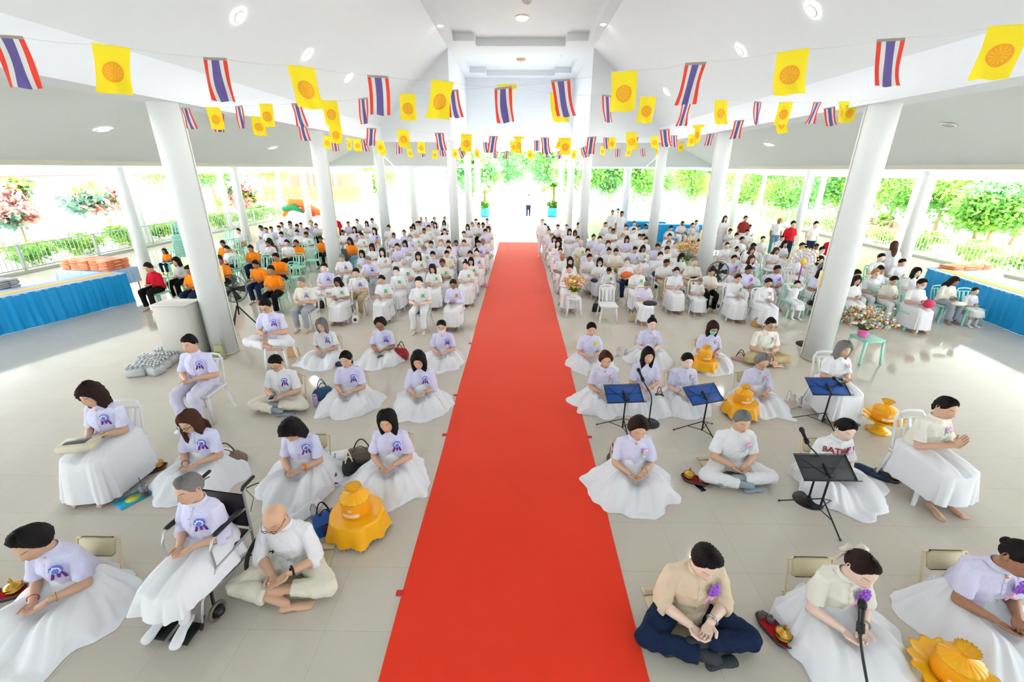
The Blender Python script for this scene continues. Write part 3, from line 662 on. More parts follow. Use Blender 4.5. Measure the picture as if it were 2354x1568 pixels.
def skirt_chair(seed, lod=0, z0=.52, hem=.12, flare=.06, drape=0., length=.51, W=.195):
    r = np.random.RandomState(seed); na, nr = ((144, 44), (72, 22), (36, 12))[lod]
    a = np.linspace(0, 2*PI, na, endpoint=False); ca, sa = np.cos(a), np.sin(a)
    L = (length+.17)/2; cy = -(length-.14)/2-.0
    e = .42; ox = W*np.sign(ca)*np.abs(ca)**e; oy = L*np.sign(sa)*np.abs(sa)**e
    ph = [r.uniform(0, 6.28) for _ in range(6)]
    fo = sum(c*np.sin(k*a+ph[i]) for i, (k, c) in enumerate(((9, .6), (15, .6), (22, .4), (5, .5)))); fo = np.sign(fo)*np.abs(fo)**.8
    V = []
    zt = z0+.085
    n1 = nr//2
    for i in range(n1):
        t = (i/(n1-1)); x = ox*(.25+.75*t); y = cy+.12*(1-t)+oy*(.25+.75*t)
        z = zt-.030*np.exp(-(x/.035)**2)*np.clip(-y*4, 0, 1)-.05*t**4-.035*np.clip(-(y+.2)/.3, 0, 1)+.003*fo*t
        V.append(np.stack([x, y, z], 1))
    for i in range(1, nr-n1+1):
        t = i/(nr-n1); zz = (V[n1-1][:, 2])*(1-t)+hem*t
        f = (flare-.03)*t**.8+.022*fo*t; back = np.clip(sa, 0, 1); k = 1-.6*back
        nx, ny = np.sign(ca)*np.abs(ca)**.8, np.sign(sa)*np.abs(sa)**.8
        V.append(np.stack([ox+nx*f, cy+oy+ny*f*k+(-.02*t), zz+.006*fo*t], 1))
    V = np.vstack(V); mb = MB(); mb.add(V, grid_faces(nr, na)); n = len(V)
    mb.f.append(tuple(range(na-1, -1, -1))); mb.m.append(0); return mb
def trousers_mb(pose, male, lod, seed, crop=0.):
    J = joints(pose, 0, 0, 0, male); b = MB(); k = 1+.08*male
    ellip(b, J['pel']+A3(0, .0, -.0), (.175*k, .135, .115), 20, 12)
    for n in 'LR':
        s = 1 if n == 'L' else -1; hp, kn, an = J['hip'+n], J['kn'+n], J['an'+n]
        tube(b, [hp, hp*.5+kn*.5, kn], [.098*k, .088*k, .072*k], 16)
        e = kn+(an-kn)*(.80-crop)
        if pose in ('cross', 'stool'): e = kn+(an-kn)*(.74-crop)
        else: e = kn+(an-kn)*(.93-crop)
        tube(b, [kn, kn*.5+e*.5, e], [.070*k, .066*k, .064*k], 16, cap=0)
    V, F = vremesh(b, (.009, .014, .022)[lod], 3); V = folds(V, F, (.012, .009, .004)[lod], 26., seed+50); V = folds(V, F, .005, 62., seed+3) if lod == 0 else V
    if pose == 'cross': V[:, 2] = np.maximum(V[:, 2], .028)
    o = MB(); o.add(V, F); return o
# badges ----------------------------------------------------------------------------------
BM = dict(blue=mat('ribbon_blue', (.42, .50, .92), .45), white=mat('ribbon_white', (.95, .95, .97), .45), purple=mat('ribbon_purple', (.45, .14, .58), .45), pink=mat('ribbon_pink', (.96, .70, .86), .45),
          mint=mat('ribbon_mint', (.66, .93, .78), .45), yellow=mat('ribbon_yellow', (.98, .90, .25), .45), green=mat('ribbon_green', (.40, .80, .38), .45), violet=mat('ribbon_violet', (.62, .36, .85), .45), peach=mat('ribbon_peach', (.90, .62, .42), .45), lemon=mat('ribbon_lemon', (.85, .95, .55), .45))
BT = dict(B=('blue', 'white', 'purple', 'purple'), P=('pink', 'white', 'mint', 'white'), Y=('yellow', 'lemon', 'yellow', 'lemon'), G=('green', 'lemon', 'green', 'green'), V=('violet', 'violet', 'pink', 'pink'), R=('peach', 'white', 'peach', 'peach'))
def badge_mb(kind, s=1., seed=0, lod=0):
    c1, c2, c3, c4 = BT[kind]; r = np.random.RandomState(seed); fl = MB(); rb = MB()
    if kind in 'GR':
        for k in (-1, 1):
            tube(fl, [(0, -.012, 0), (k*.022, -.022, .014), (k*.036, -.016, .004), (k*.02, -.012, -.006), (0, -.010, 0)], [.006, .010, .009, .007, .004], 8, 0, .5)
        ellip(fl, (0, -.018, 0), (.010, .008, .010), 8, 6, 1)
        if kind == 'G': 
            for k in (-1, 1): tube(fl, [(0, -.014, 0), (k*.015, -.026, .020)], [.004, .008], 6, 1)
    else:
        n = (10 if lod == 0 else 6)
        for ring, (rr, up, m) in enumerate(((.030, .010, 0), (.020, .020, 1 if kind != 'V' else 0), (.010, .028, 0))):
            for i in range(n-2*ring):
                a = 2*PI*i/(n-2*ring)+ring*.4+r.uniform(-.15, .15); c = (rr*math.cos(a), -up-.004, rr*math.sin(a))
                M = Matrix.Rotation(-a, 4, 'Y')@Matrix.Rotation(r.uniform(-.6, .6), 4, 'Z')
                ellip(fl, c, (.013, .007, .011), 7, 5, m, M)
        ellip(fl, (0, -.03, 0), (.008, .006, .008), 7, 5, 1)
    for k, (dx, L, m) in enumerate(((-.016, .072, 0), (.014, .078, 0), (.0, .062, 1))):
        if kind == 'Y' and k < 2: continue
        w = .0095; V = []
        for t in np.linspace(0, 1, 6):
            x = dx*(1+t*1.6); z = -.012-L*t; y = -.010-.006*math.sin(5*t+k)
            V += [(x-w, y, z), (x+w, y-.002, z), (x+w, y+.002, z), (x-w, y+.004, z)]
        rb.add(V, grid_faces(6, 4), m)
    S = np.eye(4)*s; S[3, 3] = 1; fl.xf(S); rb.xf(S); return fl, rb, (BM[c1], BM[c2]), (BM[c3], BM[c4])
MC = {}   # mesh cache
def cm(key, fn):
    if key not in MC: MC[key] = fn()
    return MC[key]
JC = {}
def person(loc, rz, pose='floor', top='w', low='k', hair='short', hcol='k', badge=None, skin='b', male=0, pitch=.45, yaw=0., lean=.1, sleeve='short', mask=None, glasses=False,
           seed=0, lod=0, label='', group=None, scale=1., hands='lap', barefoot=True, chubby=0., skirt=None, crop=0., socks=None, tuck=False, extra=None, loose=0., name='person'):
    t = empty(name, loc, rz, label, 'person', group, scale)
    isk = low in ('k',) or skirt is not None
    bk = ('body', bool(socks), pose, pitch, lean, yaw, male, lod, hands, seed if lod == 0 else seed % 2, chubby, skin)
    def mkb():
        o, J = body_mb(pose, pitch, lean, yaw, male, lod, hands, seed, feet=not socks, chubby=chubby); JC[bk] = J
        return o.mesh('body', [SKIN[skin]], tint=True)
    link('body', cm(bk, mkb), t); J = JC[bk]
    sk = ('shirt', pose, lean, male, lod, sleeve, seed if lod == 0 else seed % 3, chubby, hands, tuck, loose)
    def mks():
        o, _ = shirt_mb(pose, lean, male, lod, sleeve, seed if lod == 0 else seed % 3, chubby, 0., hands, tuck, loose)
        bv = placket(o, J) if lod < 1 else BVHTree.FromPolygons(o.V().tolist(), o.f); return o, bv
    so, bvh = cm(sk, mks)
    sh = link('shirt', cm(sk+(top,), lambda: so.mesh('shirt', [SHIRT[top], mat('button', (.85, .85, .86), .3)])), t)
    if isk:
        kw = skirt or {}
        kk = ('skirt', pose, lod, seed if lod == 0 else seed % 4, tuple(sorted(kw.items())), low)
        def mkk():
            col = kw.get('col', None); k2 = {a: b for a, b in kw.items() if a != 'col'}
            m = skirt_floor(seed, lod, **k2) if pose in ('floor', 'kneel') else skirt_chair(seed, lod, J['z0'], **k2) if pose != 'stand' else skirt_stand(seed, lod)
            return m.mesh('skirt', [LOWER[low] if low != 'k' else SKIRTW])
        link('skirt', cm(kk, mkk), t)
    else:
        kk = ('trs', pose, male, lod, seed if lod == 0 else seed % 2, low, crop)
        link('trousers', cm(kk, lambda: trousers_mb(pose, male, lod, seed, crop).mesh('trousers', [LOWER[low]])), t)
    HMt = J['HM']
    if hair not in (None, 'bald'):
        hk = ('hair', hair, hcol, seed if lod == 0 else seed % 3, lod, male, pitch, lean, yaw, pose)
        def mkh():
            m = hair_mesh(hair, seed, *((84, 60) if lod == 0 else (48, 32) if lod == 1 else (30, 20)), male=male); m.xf(HMt); return m.mesh('hair', [HAIR[hcol]])
        link('hair', cm(hk, mkh), t)
    if mask:
        def mkm(): m = mask_mesh(); m.xf(HMt); return m.mesh('face_mask', [mat('mask_'+mask, dict(white=(.96, .96, .96), mint=(.62, .92, .82), blue=(.70, .88, .94))[mask], .8)])
        link('face_mask', cm(('mask', mask, pitch, lean, yaw, pose, male), mkm), t)
    if glasses:
        def mkg(): m = glasses_mesh(); m.xf(HMt); return m.mesh('eyeglasses', [mat('glasses_frame', (.10, .09, .09), .3)])
        link('eyeglasses', cm(('gl', pitch, lean, yaw, pose, male), mkg), t)
    if badge:
        q = surf_front(bvh, .082*(1+.05*male), J['chest'][2]+.035)
        if q is not None:
            fl, rb, m1, m2 = cm(('bad', badge, seed % 3, min(lod, 1)), lambda: badge_mb(badge, 1.35 if badge == 'V' else 1.02, seed % 3, lod))
            fm = cm(('badf', badge, seed % 3, min(lod, 1)), lambda: fl.mesh('ribbon_badge', list(m1))); rm = cm(('badr', badge, seed % 3, min(lod, 1)), lambda: rb.mesh('ribbon_tail', list(m2)))
            b = link('ribbon_badge', fm, t); n = Vector(q[1]); b.location = Vector(q[0])+(n if n.y < 0 else -n)*.012; n.z *= .5
            b.rotation_euler = (0, 0, math.atan2(n.y, n.x)+PI/2)
            link('ribbon_tail', rm, b)
    if socks and not isk or socks:
        def mkso():
            m = MB()
            for n in 'LR':
                an = J['an'+n]; foot(m, an, J['fd'+n], 1, 1.10, 0)
                kn = J['kn'+n]; e = an+(kn-an)*.28; tube(m, [an-A3(0, 0, .02) if pose not in ('cross', 'stool') else an, e], [.042, .045], 12, 0, cap=1)
            return m.mesh('socks', [mat('sock_'+socks, dict(white=(.93, .93, .95), grey=(.58, .63, .68), dark=(.22, .24, .27), navy=(.12, .14, .22), beige=(.88, .78, .60))[socks], .9, bump=.001, bscale=80)])
        link('socks', cm(('socks', socks, pose, male), mkso), t)
    return t, J, bvh
def skirt_stand(seed, lod):
    mb = MB(); n = 40
    loft(mb, [((0, 0, 1.0), .14, .11), ((0, 0, .88), .18, .13), ((0, 0, .5), .20, .15), ((0, 0, .14), .24, .18)], n, cap=False)
    V = mb.V(); a = np.arctan2(V[:, 1], V[:, 0]); k = (1-V[:, 2])*.05; V[:, 0] *= 1+k*np.sin(11*a); V[:, 1] *= 1+k*np.sin(11*a); mb.v = [V]; return mb

HC = {}
def spot(px, py, rz, pose, pitch, lean=.1, yaw=0., male=0, scale=1., hair=.012, up=0.):
    J = joints(pose, pitch, lean, yaw, male); M = np.array(J['HM']); P = np.array([[x, y, z, 1] for x, y, z in [(.07*1.05*math.cos(a)*math.cos(e), .095*math.sin(a)*math.cos(e), (.11+hair)*math.sin(e)) for a in np.linspace(0, 6.28, 16) for e in (.2, .5, .8, 1.1, 1.4)]])@M.T
    c, s = math.cos(rz), math.sin(rz); best = None
    q = np.stack([c*P[:, 0]-s*P[:, 1], s*P[:, 0]+c*P[:, 1], P[:, 2]], 1)*scale
    loc = np.zeros(3); k = int(np.argmax(q[:, 2]))
    for it in range(4):
        h = q[k]; w = atz(px, py, h[2]+up); loc = w-h; loc[2] = up
        # topmost projected point
        pr = []
        for v in q:
            d = v+loc-np.array([0, 0, CAMH]); pr.append(-(d@_z_cam_up)/(d@_fwd))
        k = int(np.argmin(pr))
    return loc
# ================================================================= NEAR PEOPLE
NEAR = {}
PLWC = mat('clip_white', (.95, .93, .88), .3)
def near(key, px, py, label, rz=0., **k):
    sc = k.get('scale', 1.); scz = sc if not hasattr(sc, '__len__') else sc[2]
    up = k.pop('up', 0.); dx = k.pop('dx', 0.); dy = k.pop('dy', 0.)
    loc = spot(px, py, rz, k.get('pose', 'floor'), k.get('pitch', .45), k.get('lean', .1), k.get('yaw', 0.), k.get('male', 0), scz, up=up)
    loc = loc+np.array([dx, dy, 0])
    r = person(tuple(loc), rz, label=label, seed=k.pop('seed', len(NEAR)+11), lod=k.pop('lod', 0), **k); NEAR[key] = (r, loc, rz); return r
GL, GR = 'people sitting on the floor left of the carpet', 'people sitting on the floor right of the carpet'
near('L1', 78, 1212, 'black haired woman leaning forward, lavender blouse and spread white skirt, bottom left corner', top='v', hair='puffy', badge='B', pitch=0.40, lean=.30, group=GL, skirt=dict(F_=0.58, S_=0.43, asym=-.1), skin='b', scale=1.05)
near('L3', 634, 1158, 'bald man with black glasses, white shirt, sitting barefoot and cross-legged on a beige mat', pose='cross', top='w', low='c', hair='bald', male=1, glasses=True, pitch=0.37, lean=.35, sleeve='elbow', group=GL, skin='b', scale=1.03, crop=.12)
near('L4', 208, 884, 'curly haired woman in lavender blouse on a white chair with a bag on her lap', pose='chair', top='v', hair='curly', hcol='x', badge='B', pitch=0.30, lean=.12, skirt=dict(hem=.06, flare=.10, W=.235), chubby=.5)
near('L5', 433, 770, 'short haired man in white shirt and pale trousers seated in front of the podium', pose='chair', top='v', low='v', hair='short', badge='B', male=1, pitch=0.17, lean=.05, socks='white')
near('L6', 432, 943, 'woman with long brown hair falling over her shoulder, lavender blouse, beside a brown handbag', top='v', hair='longfront', hcol='n', badge='B', pitch=0.33, lean=.2, group=GL, glasses=True, skirt=dict(F_=0.53, asym=-.35), scale=1.06)
near('L7', 668, 966, 'woman with wavy black hair bowing her head deeply, lavender blouse, orange wristband', top='v', hair='curly', hcol='k', badge='B', pitch=0.70, lean=.3, group=GL, skirt=dict(F_=0.56, asym=-.35), scale=1.05)
near('L8', 888, 942, 'woman with black bob and white hair clip beside the carpet, dark tote behind her', top='v', hair='bob', badge='B', pitch=0.21, lean=.08, group=GL, skirt=dict(F_=0.53, S_=0.41), scale=1.06)
near('L9', 633, 817, 'young man with glasses looking down at a phone, white shirt and cream trousers, cross-legged', pose='cross', top='w', low='c', hair='short', male=1, glasses=True, badge='B', pitch=0.37, lean=.15, socks='grey', group=GL, chubby=.4)
near('L10', 793, 807, 'woman with tied black hair in a lavender blouse beside a lilac bottle', top='v', hair='ponytail', badge='B', pitch=0.25, lean=.08, group=GL, skirt=dict(F_=0.48, asym=-.1), scale=1.03)
near('L11', 961, 810, 'woman with curly black bob in a lavender blouse and white wristwatch, close to the carpet', top='v', hair='curly', badge='B', pitch=0.23, lean=.08, group=GL, sleeve='elbow', scale=1.03)
near('L12', 608, 688, 'man with glasses sitting cross-legged on a white plastic stool beside the tripod fan', pose='stool', top='v', low='t', hair='short', male=1, glasses=True, badge='B', pitch=0.36, lean=.2, skin='b')
near('L13', 737, 732, 'grey haired woman in white blouse sitting beside the wicker basket', top='w', hair='bob', hcol='g', badge='B', pitch=0.30, lean=.1, group=GL, skirt=dict(asym=-.25))
near('L14', 873, 730, 'short haired person with glasses in white shirt and skirt beside a red backpack', top='v', hair='puffy', hcol='x', badge='B', pitch=0.25, lean=.08, group=GL, glasses=True, skin='c')
near('L15', 1014, 735, 'floor sitting woman in a white face mask, beside the carpet on the left', top='v', hair='bun', badge='B', pitch=0.27, lean=.08, group=GL, mask='white')
near('R1', 1617, 1254, 'man in a beige shirt and dark jeans sitting cross-legged with purple flower badge', pose='cross', top='e', low='n', hair='side', hcol='k', male=1, badge='V', pitch=0.41, lean=.3, sleeve='elbow', socks='dark', group=GR, chubby=.35, skin='d', scale=1.04)
near('R2', 1972, 1268, 'woman in white dress with a pale bow in her dark hair, behind the nearest microphone', top='c', hair='tied', hcol='x', badge='V', pitch=0.33, lean=.4, group=GR, skirt=dict(F_=0.62, S_=0.39), skin='d', scale=1.05, tuck=True)
near('R3', 2330, 1244, 'woman in lavender dress with black bun at the right edge of the photo', top='v', hair='bun', badge='V', pitch=0.30, lean=.4, group=GR, skirt=dict(F_=0.62), skin='c', scale=1.08, chubby=.3)
near('R4', 1466, 960, 'woman with short reddish brown hair sitting in front of the first music stand', top='v', hair='puffy', hcol='x', badge='P', pitch=0.31, lean=.08, group=GR, skirt=dict(F_=0.51, S_=0.44), scale=1.05)
near('R5', 1707, 945, 'grey haired man in white shirt and trousers sitting cross-legged on a beige mat', pose='cross', top='w', low='t', hair='short', hcol='g', male=1, badge='P', pitch=0.19, lean=.08, group=GR, chubby=.5, socks='grey', skin='b')
near('R6', 1943, 962, 'woman in a white t-shirt with red lettering behind the black music stand', top='w', hair='tied', hcol='k', badge='P', pitch=0.30, lean=.12, group=GR, skirt=dict(F_=0.56, asym=.15), skin='d', scale=1.04)
near('R7', 2178, 912, 'woman on a white chair with her palms pressed together, cream blouse and white shawl', pose='pray', top='c', hair='tied', hcol='k', badge='P', pitch=0.18, lean=.1, hands='pray', skirt=dict(hem=.18, flare=.06, W=.235), skin='b', rz=.12, chubby=.3, scale=.97)
near('R8', 1393, 809, 'woman with wavy brown hair next to the carpet behind the first blue music stand', top='v', hair='puffy', hcol='n', badge='P', pitch=0.17, lean=.05, group=GR)
near('R9', 1490, 798, 'long haired woman kneeling upright behind the microphone, lavender dress', pose='kneel', top='v', hair='long', hcol='k', badge=None, pitch=0.12, lean=.2, group=GR, up=.0)
near('R10', 1581, 811, 'woman with tied dark hair in a lavender blouse behind the second blue music stand', top='v', hair='tied', badge='P', pitch=0.21, lean=.05, group=GR, skin='d')
near('R11', 1755, 814, 'grey haired woman with glasses in a lavender blouse behind the gold offering', top='v', hair='puffy', hcol='g', badge='P', pitch=0.30, lean=.08, group=GR, glasses=True, sleeve='elbow')
near('R12', 1942, 784, 'elderly woman with greying bob sitting on a chair behind a blue music stand', pose='chair', top='w', hair='bob', hcol='g', badge='P', pitch=0.21, lean=.05, skirt=dict(hem=.1, W=.225), loose=1., scale=.93)
near('R13', 1360, 741, 'woman with tied hair and a yellow flower badge, rear floor row next to the carpet', top='v', hair='tied', badge='Y', pitch=0.24, lean=.05, group=GR)
near('R14', 1499, 729, 'woman with fair skin and tied back hair, rear floor row behind the kneeling woman', top='v', hair='topbun', hcol='x', badge='P', pitch=0.18, lean=.05, group=GR, skin='d', skirt=dict(asym=.3))
near('R15', 1640, 738, 'woman in a mint face mask with dark bob behind the smaller gold offering', top='v', hair='fringe', hcol='x', badge='P', pitch=0.21, lean=.05, group=GR, mask='mint', glasses=True)
near('R16', 1772, 731, 'man in tinted glasses, white polo shirt and khaki trousers, cross-legged in the rear row', pose='cross', top='c', low='h', hair='short', male=1, badge='P', pitch=0.18, lean=.1, glasses=True, group=GR, skin='b')
# elderly woman in the wheelchair
near('L2', 442, 1090, 'elderly woman with short grey hair in lavender blouse sitting in the wheelchair', pose='wheel', top='v', low='k', hair='short', hcol='g', badge='B', pitch=0.13, yaw=-.15, lean=-.05, sleeve='elbow', skirt=dict(hem=.34, flare=.09, length=.57), rz=-.15, socks='white', skin='b', chubby=.5, scale=.96)

# worn small things: watches, bands, bow, clip, printed word
def wrist(key, side, nm, m, r=.034, w=.006, lb=None, off=.012):
    (t, J, bv), loc, rz = NEAR[key]; W = J['wr'+side]; d = (W-J['el'+side]); d /= np.linalg.norm(d); c = W-d*(off+.02); u = np.cross(d, A3(0, 0, 1)); u /= np.linalg.norm(u); v = np.cross(d, u); b = MB()
    tube(b, [c+r*(math.cos(a)*u+math.sin(a)*v) for a in np.linspace(0, 2*PI, 25)], w, 8, closed=True)
    o = b.build(nm, m, t); 
    if 'watch' in nm: f = MB(); ellip(f, c+A3(0, -.01, .028), (.017, .017, .008), 14, 6); f.build('watch_face', m, o)
    if lb: o['label'] = lb
WBK = mat('watch_black', (.10, .10, .11), .35); WGD = mat('watch_gold', (.78, .66, .32), .3, metal=.9); WST = mat('watch_steel', (.70, .70, .70), .3, metal=.8); WOR = mat('band_orange', (.98, .45, .15), .5); WGR = mat('bead_grey', (.6, .58, .55), .6)
wrist('L3', 'L', 'wristwatch', WBK, .036, .009); wrist('L4', 'L', 'wristwatch', WGD, .034, .007); wrist('R1', 'L', 'wristwatch', WST, .036, .007); wrist('L7', 'L', 'wristband', WOR, .033, .009); wrist('L11', 'L', 'wristwatch', WST); wrist('L1', 'L', 'bracelet', WGD, .033, .004)
wrist('L1', 'R', 'bracelet', mat('thread_red', (.8, .15, .15), .6), .033, .003); wrist('L6', 'R', 'bead_bracelet', WGR, .034, .007); wrist('R2', 'L', 'bead_bracelet', WGR, .034, .007); wrist('R10', 'R', 'wristwatch', WST); wrist('R4', 'L', 'bracelet', WGD, .032, .003); wrist('R8', 'R', 'bracelet', WGD, .032, .003); wrist('R7', 'L', 'bead_bracelet', mat('bead_mint', (.65, .85, .75), .5), .033, .006)
def on_head(key, nm, mb, m): (t, J, bv), loc, rz = NEAR[key]; mb.xf(J['HM']); return mb.build(nm, m, t)
b = MB(); BOWM = cloth('bow', (.93, .88, .84))
for s in (-1, 1):
    tube(b, [(0, .105, .03), (s*.045, .115, .06), (s*.075, .11, .03), (s*.045, .115, .005), (0, .105, .025)], [.012, .022, .026, .020, .010], 10, 0, .5); tube(b, [(0, .105, .02), (s*.03, .12, -.05), (s*.045, .115, -.12)], [.010, .018, .016], 8, 0, .3)
on_head('R2', 'hair_bow', b, BOWM)
b = MB(); tube(b, [(-.062, -.035, .075), (-.070, -.005, .068), (-.074, .02, .055)], .008, 8, 0, .6); on_head('L8', 'hair_clip', b, PLWC)
b = MB(); ellip(b, (0, .112, .012), (.030, .014, .026), 12, 8); on_head('L6', 'hair_clip', b, mat('clip_orange', (.85, .45, .15), .4))
for key in ('L4', 'R4', 'R8', 'R11', 'R3', 'L15', 'R14'):
    (t, J, bv), loc, rz = NEAR[key]; q = surf_front(bv, 0., J['neck'][2]-.045)
    if q is not None: b = MB(); ellip(b, q[0]+A3(0, -.006, 0), (.014, .007, .016), 12, 8); b.build('brooch', mat('brooch_gold', (.90, .68, .40), .35, metal=.5), t)
# lettering across the t-shirt, wrapped on the cloth
(t, J, bv), loc, rz = NEAR['R6']
cu = bpy.data.curves.new('word', 'FONT'); cu.body = 'BATMAN'; cu.size = .088; cu.align_x = 'CENTER'; cu.offset = .0016; cu.space_character = .95
to = bpy.data.objects.new('word', cu); COL.objects.link(to); dg = bpy.context.evaluated_depsgraph_get(); me0 = bpy.data.meshes.new_from_object(to.evaluated_get(dg)); bpy.data.objects.remove(to)
bm = __import__('bmesh').new(); bm.from_mesh(me0); BMs = __import__('bmesh'); BMs.ops.triangulate(bm, faces=bm.faces); BMs.ops.subdivide_edges(bm, edges=[e for e in bm.edges if e.calc_length() > .012], cuts=2, use_grid_fill=False); BMs.ops.triangulate(bm, faces=bm.faces); bm.to_mesh(me0); bm.free()
zc = J['chest'][2]+.005
for v in me0.vertices:
    q = surf_front(bv, v.co.x*.98, zc+v.co.y*1.05)
    v.co = Vector((v.co.x*.98, (q[0][1] if q is not None else -.16)-.010, zc+v.co.y*1.05))
me0.materials.append(mat('print_red', (.62, .14, .16), .7)); link('printed_word', me0, t)
# ================================================================= OBJECTS
BLACK = mat('black_metal', (.09, .09, .10), .35, spec=.5); CHROME = mat('chrome', (.78, .80, .83), .22, metal=1.); RUBBER = mat('rubber', (.13, .13, .14), .7)
PLW = mat('white_plastic', (.93, .935, .94), .28, spec=.5); PLG = mat('mint_plastic', (.66, .90, .82), .30, spec=.5); GOLD = mat('gold_satin', (1., .72, .06), .38, spec=.6, bump=.002, bscale=40, sheen=.3)
GOLDF = mat('gold_foil', (1., .76, .10), .25, spec=.7, bump=.004, bscale=25); BRASS = mat('brass', (.80, .62, .28), .25, metal=1.); BEIGE = mat('beige_vinyl', (.82, .77, .63), .55, bump=.001, bscale=60)
TUBE = mat('cream_tube', (.88, .80, .62), .35); REDV = mat('red_velvet', (.80, .07, .13), .9); CARVE = mat('carved_silver', (.33, .33, .32), .45, metal=.5, bump=.006, bscale=90)
GLASS = mat('clear_glass', (.95, .96, .97), .05, trans=.85, ior=1.3)
def place(name, mbs, loc, rz=0., label=None, cat=None, group=None, scale=None):
    """mbs: list of (part name, MB, material(s)[, parent index])"""
    t = empty(name, tuple(loc), rz, label, cat, group, scale); L = []
    for it in mbs:
        L.append(it[1].build(it[0], it[2], L[it[3]] if len(it) > 3 else t))
    return t
def copytree(o, loc, rz=None, label=None, group=None, parent=None, scale=None):
    c = o.copy(); COL.objects.link(c); c.parent = parent
    if parent is None:
        c.location = loc
        if rz is not None: c.rotation_euler = (0, 0, rz)
        if label: c['label'] = label
        if group: c['group'] = group
        if scale: c.scale = (scale,)*3
    for ch in o.children: copytree(ch, None, parent=c)
    return c
# --- chairs
def chair_parts(m, low=False):
    w = .215; seat = MB(); n = 13; V = []
    for i in range(n):
        for j in range(n):
            x = -w+2*w*i/(n-1); y = -.22+.44*j/(n-1); e = max(abs(x)/w, abs(y)/.22)
            V.append((x*(1-.03*(abs(y)/.22)**6), y, .445-.018*(1-(x/w)**2)*(1-(y/.22)**2)-.010*max(0, e-.85)/.15))
    V = np.array(V); F = grid_faces(n, n, False); seat.add(V, F); seat.add(V-np.array([0, 0, .022]), [f[::-1] for f in F])
    rim = [(-w, -.22), (w, -.22), (w, .22), (-w, .22)]
    for a, b in zip(rim, rim[1:]+rim[:1]): c = ((a[0]+b[0])/2, (a[1]+b[1])/2, .418); box(seat, c, (abs(b[0]-a[0])+.012, abs(b[1]-a[1])+.012, .045), bev=.005)
    back = MB()
    def bp(x, t): return (x*(1-.06*t), .205+.10*t+.02*(1-(x/.2)**2)*t, .44+.40*t)
    for s in (-1, 1): tube(back, [bp(s*.195, t) for t in (0, .3, .6, .85)]+[bp(s*.15, 1.)], [.018, .017, .016, .017, .016], 8, 0, .8)
    tube(back, [bp(x, 1.0+.03*(1-(x/.15)**2)) for x in np.linspace(-.15, .15, 7)], .018, 8)
    Vb = []; # upper panel with hand hole left open between bars
    for k, x in enumerate((-.11, 0, .11) if not low else (-.10, 0, .10)):
        tube(back, [bp(x*1.0, .04), bp(x*.9, .45), bp(x*1.05, .84)], [.030 if k == 1 else .020, .040 if k == 1 else .016, .028], 8, 0, .25, up=(0, 1, .2))
    tube(back, [bp(x, .84) for x in np.linspace(-.18, .18, 7)], .024, 8, 0, .5)
    parts = [('seat', seat, m), ('backrest', back, m)]
    for sx in (-1, 1):
        for sy in (-1, 1):
            l = MB(); x0, y0 = sx*.195, sy*.195; x1, y1 = sx*.235, (-.235 if sy < 0 else .275)
            for (ax, ay) in ((1, .32), (.32, 1)):
                pass
            V = []
            for t in (0, .5, 1.):
                cx, cy, z = x0+(x1-x0)*t, y0+(y1-y0)*t, .43*(1-t); ww = .045*(1-.45*t); dd = .035*(1-.4*t)
                V += [(cx-sx*ww, cy+sy*.006, z), (cx+sx*.006, cy+sy*.006, z), (cx+sx*.006, cy-sy*dd, z), (cx-sx*.006, cy-sy*dd, z), (cx-sx*.010, cy-sy*.010, z), (cx-sx*ww, cy-sy*.006, z)]
            F = grid_faces(3, 6, True, sx*sy > 0); F += [tuple(range(12, 18)), tuple(range(5, -1, -1))]
            l.add(V, F); parts.append(('leg', l, m))
    return parts
def make_chair(m, name='plastic_chair', **k): return place(name, chair_parts(m), (0, 0, -50), **k)
def chair_single(m):
    mb = MB(); [mb.merge(p[1]) for p in chair_parts(m)]; return mb.mesh('chair_low', [m])
CHW, CHG = chair_single(PLW), chair_single(PLG)
_cw = [None, None]
def full_chair(col, loc, rz, label, group=None, name='plastic_chair'):
    i = 0 if col == 'w' else 1
    if _cw[i] is None:
        _cw[i] = place(name, chair_parts(PLW if i == 0 else PLG), loc, rz, label, 'chair', group); return _cw[i]
    return copytree(_cw[i], loc, rz, label, group or '')
def behind(key, d): r, loc, rz = NEAR[key]; c, s = math.cos(rz), math.sin(rz); return (loc[0]-s*d, loc[1]+c*d, 0)
def seat_at(key, dy=0.): r, loc, rz = NEAR[key]; return behind(key, dy), rz
for key, lb in (('L4', 'white plastic chair under the curly haired woman with a bag on her lap'), ('L5', 'white plastic chair under the man sitting in front of the podium'),
                ('R7', 'white plastic chair under the woman with palms pressed together'), ('R12', 'white plastic chair under the elderly woman behind the blue music stand')):
    p, rz = seat_at(key, -.09); full_chair('w', p, rz, lb)
def stool(m, loc, rz, label, h=.45, w=.17, group=None, sc=1.):
    top = MB(); box(top, (0, 0, h-.012), (2*w, 2*w, .024), bev=.02); box(top, (0, 0, h-.04), (2*w-.03, 2*w-.03, .04), bev=.01)
    P = [('seat', top, m)]
    for sx in (-1, 1):
        for sy in (-1, 1):
            l = MB(); tube(l, [(sx*(w-.03), sy*(w-.03), h-.03), (sx*(w+.012), sy*(w+.012), 0.005)], [.034, .024], 6, 0, .7, cap=0); P.append(('leg', l, m))
    return place('plastic_stool', P, loc, rz, label, 'stool', group)
p, rz = seat_at('L12', .02); stool(PLW, p, rz, 'white plastic stool under the man sitting cross-legged beside the fan', .455, .19)
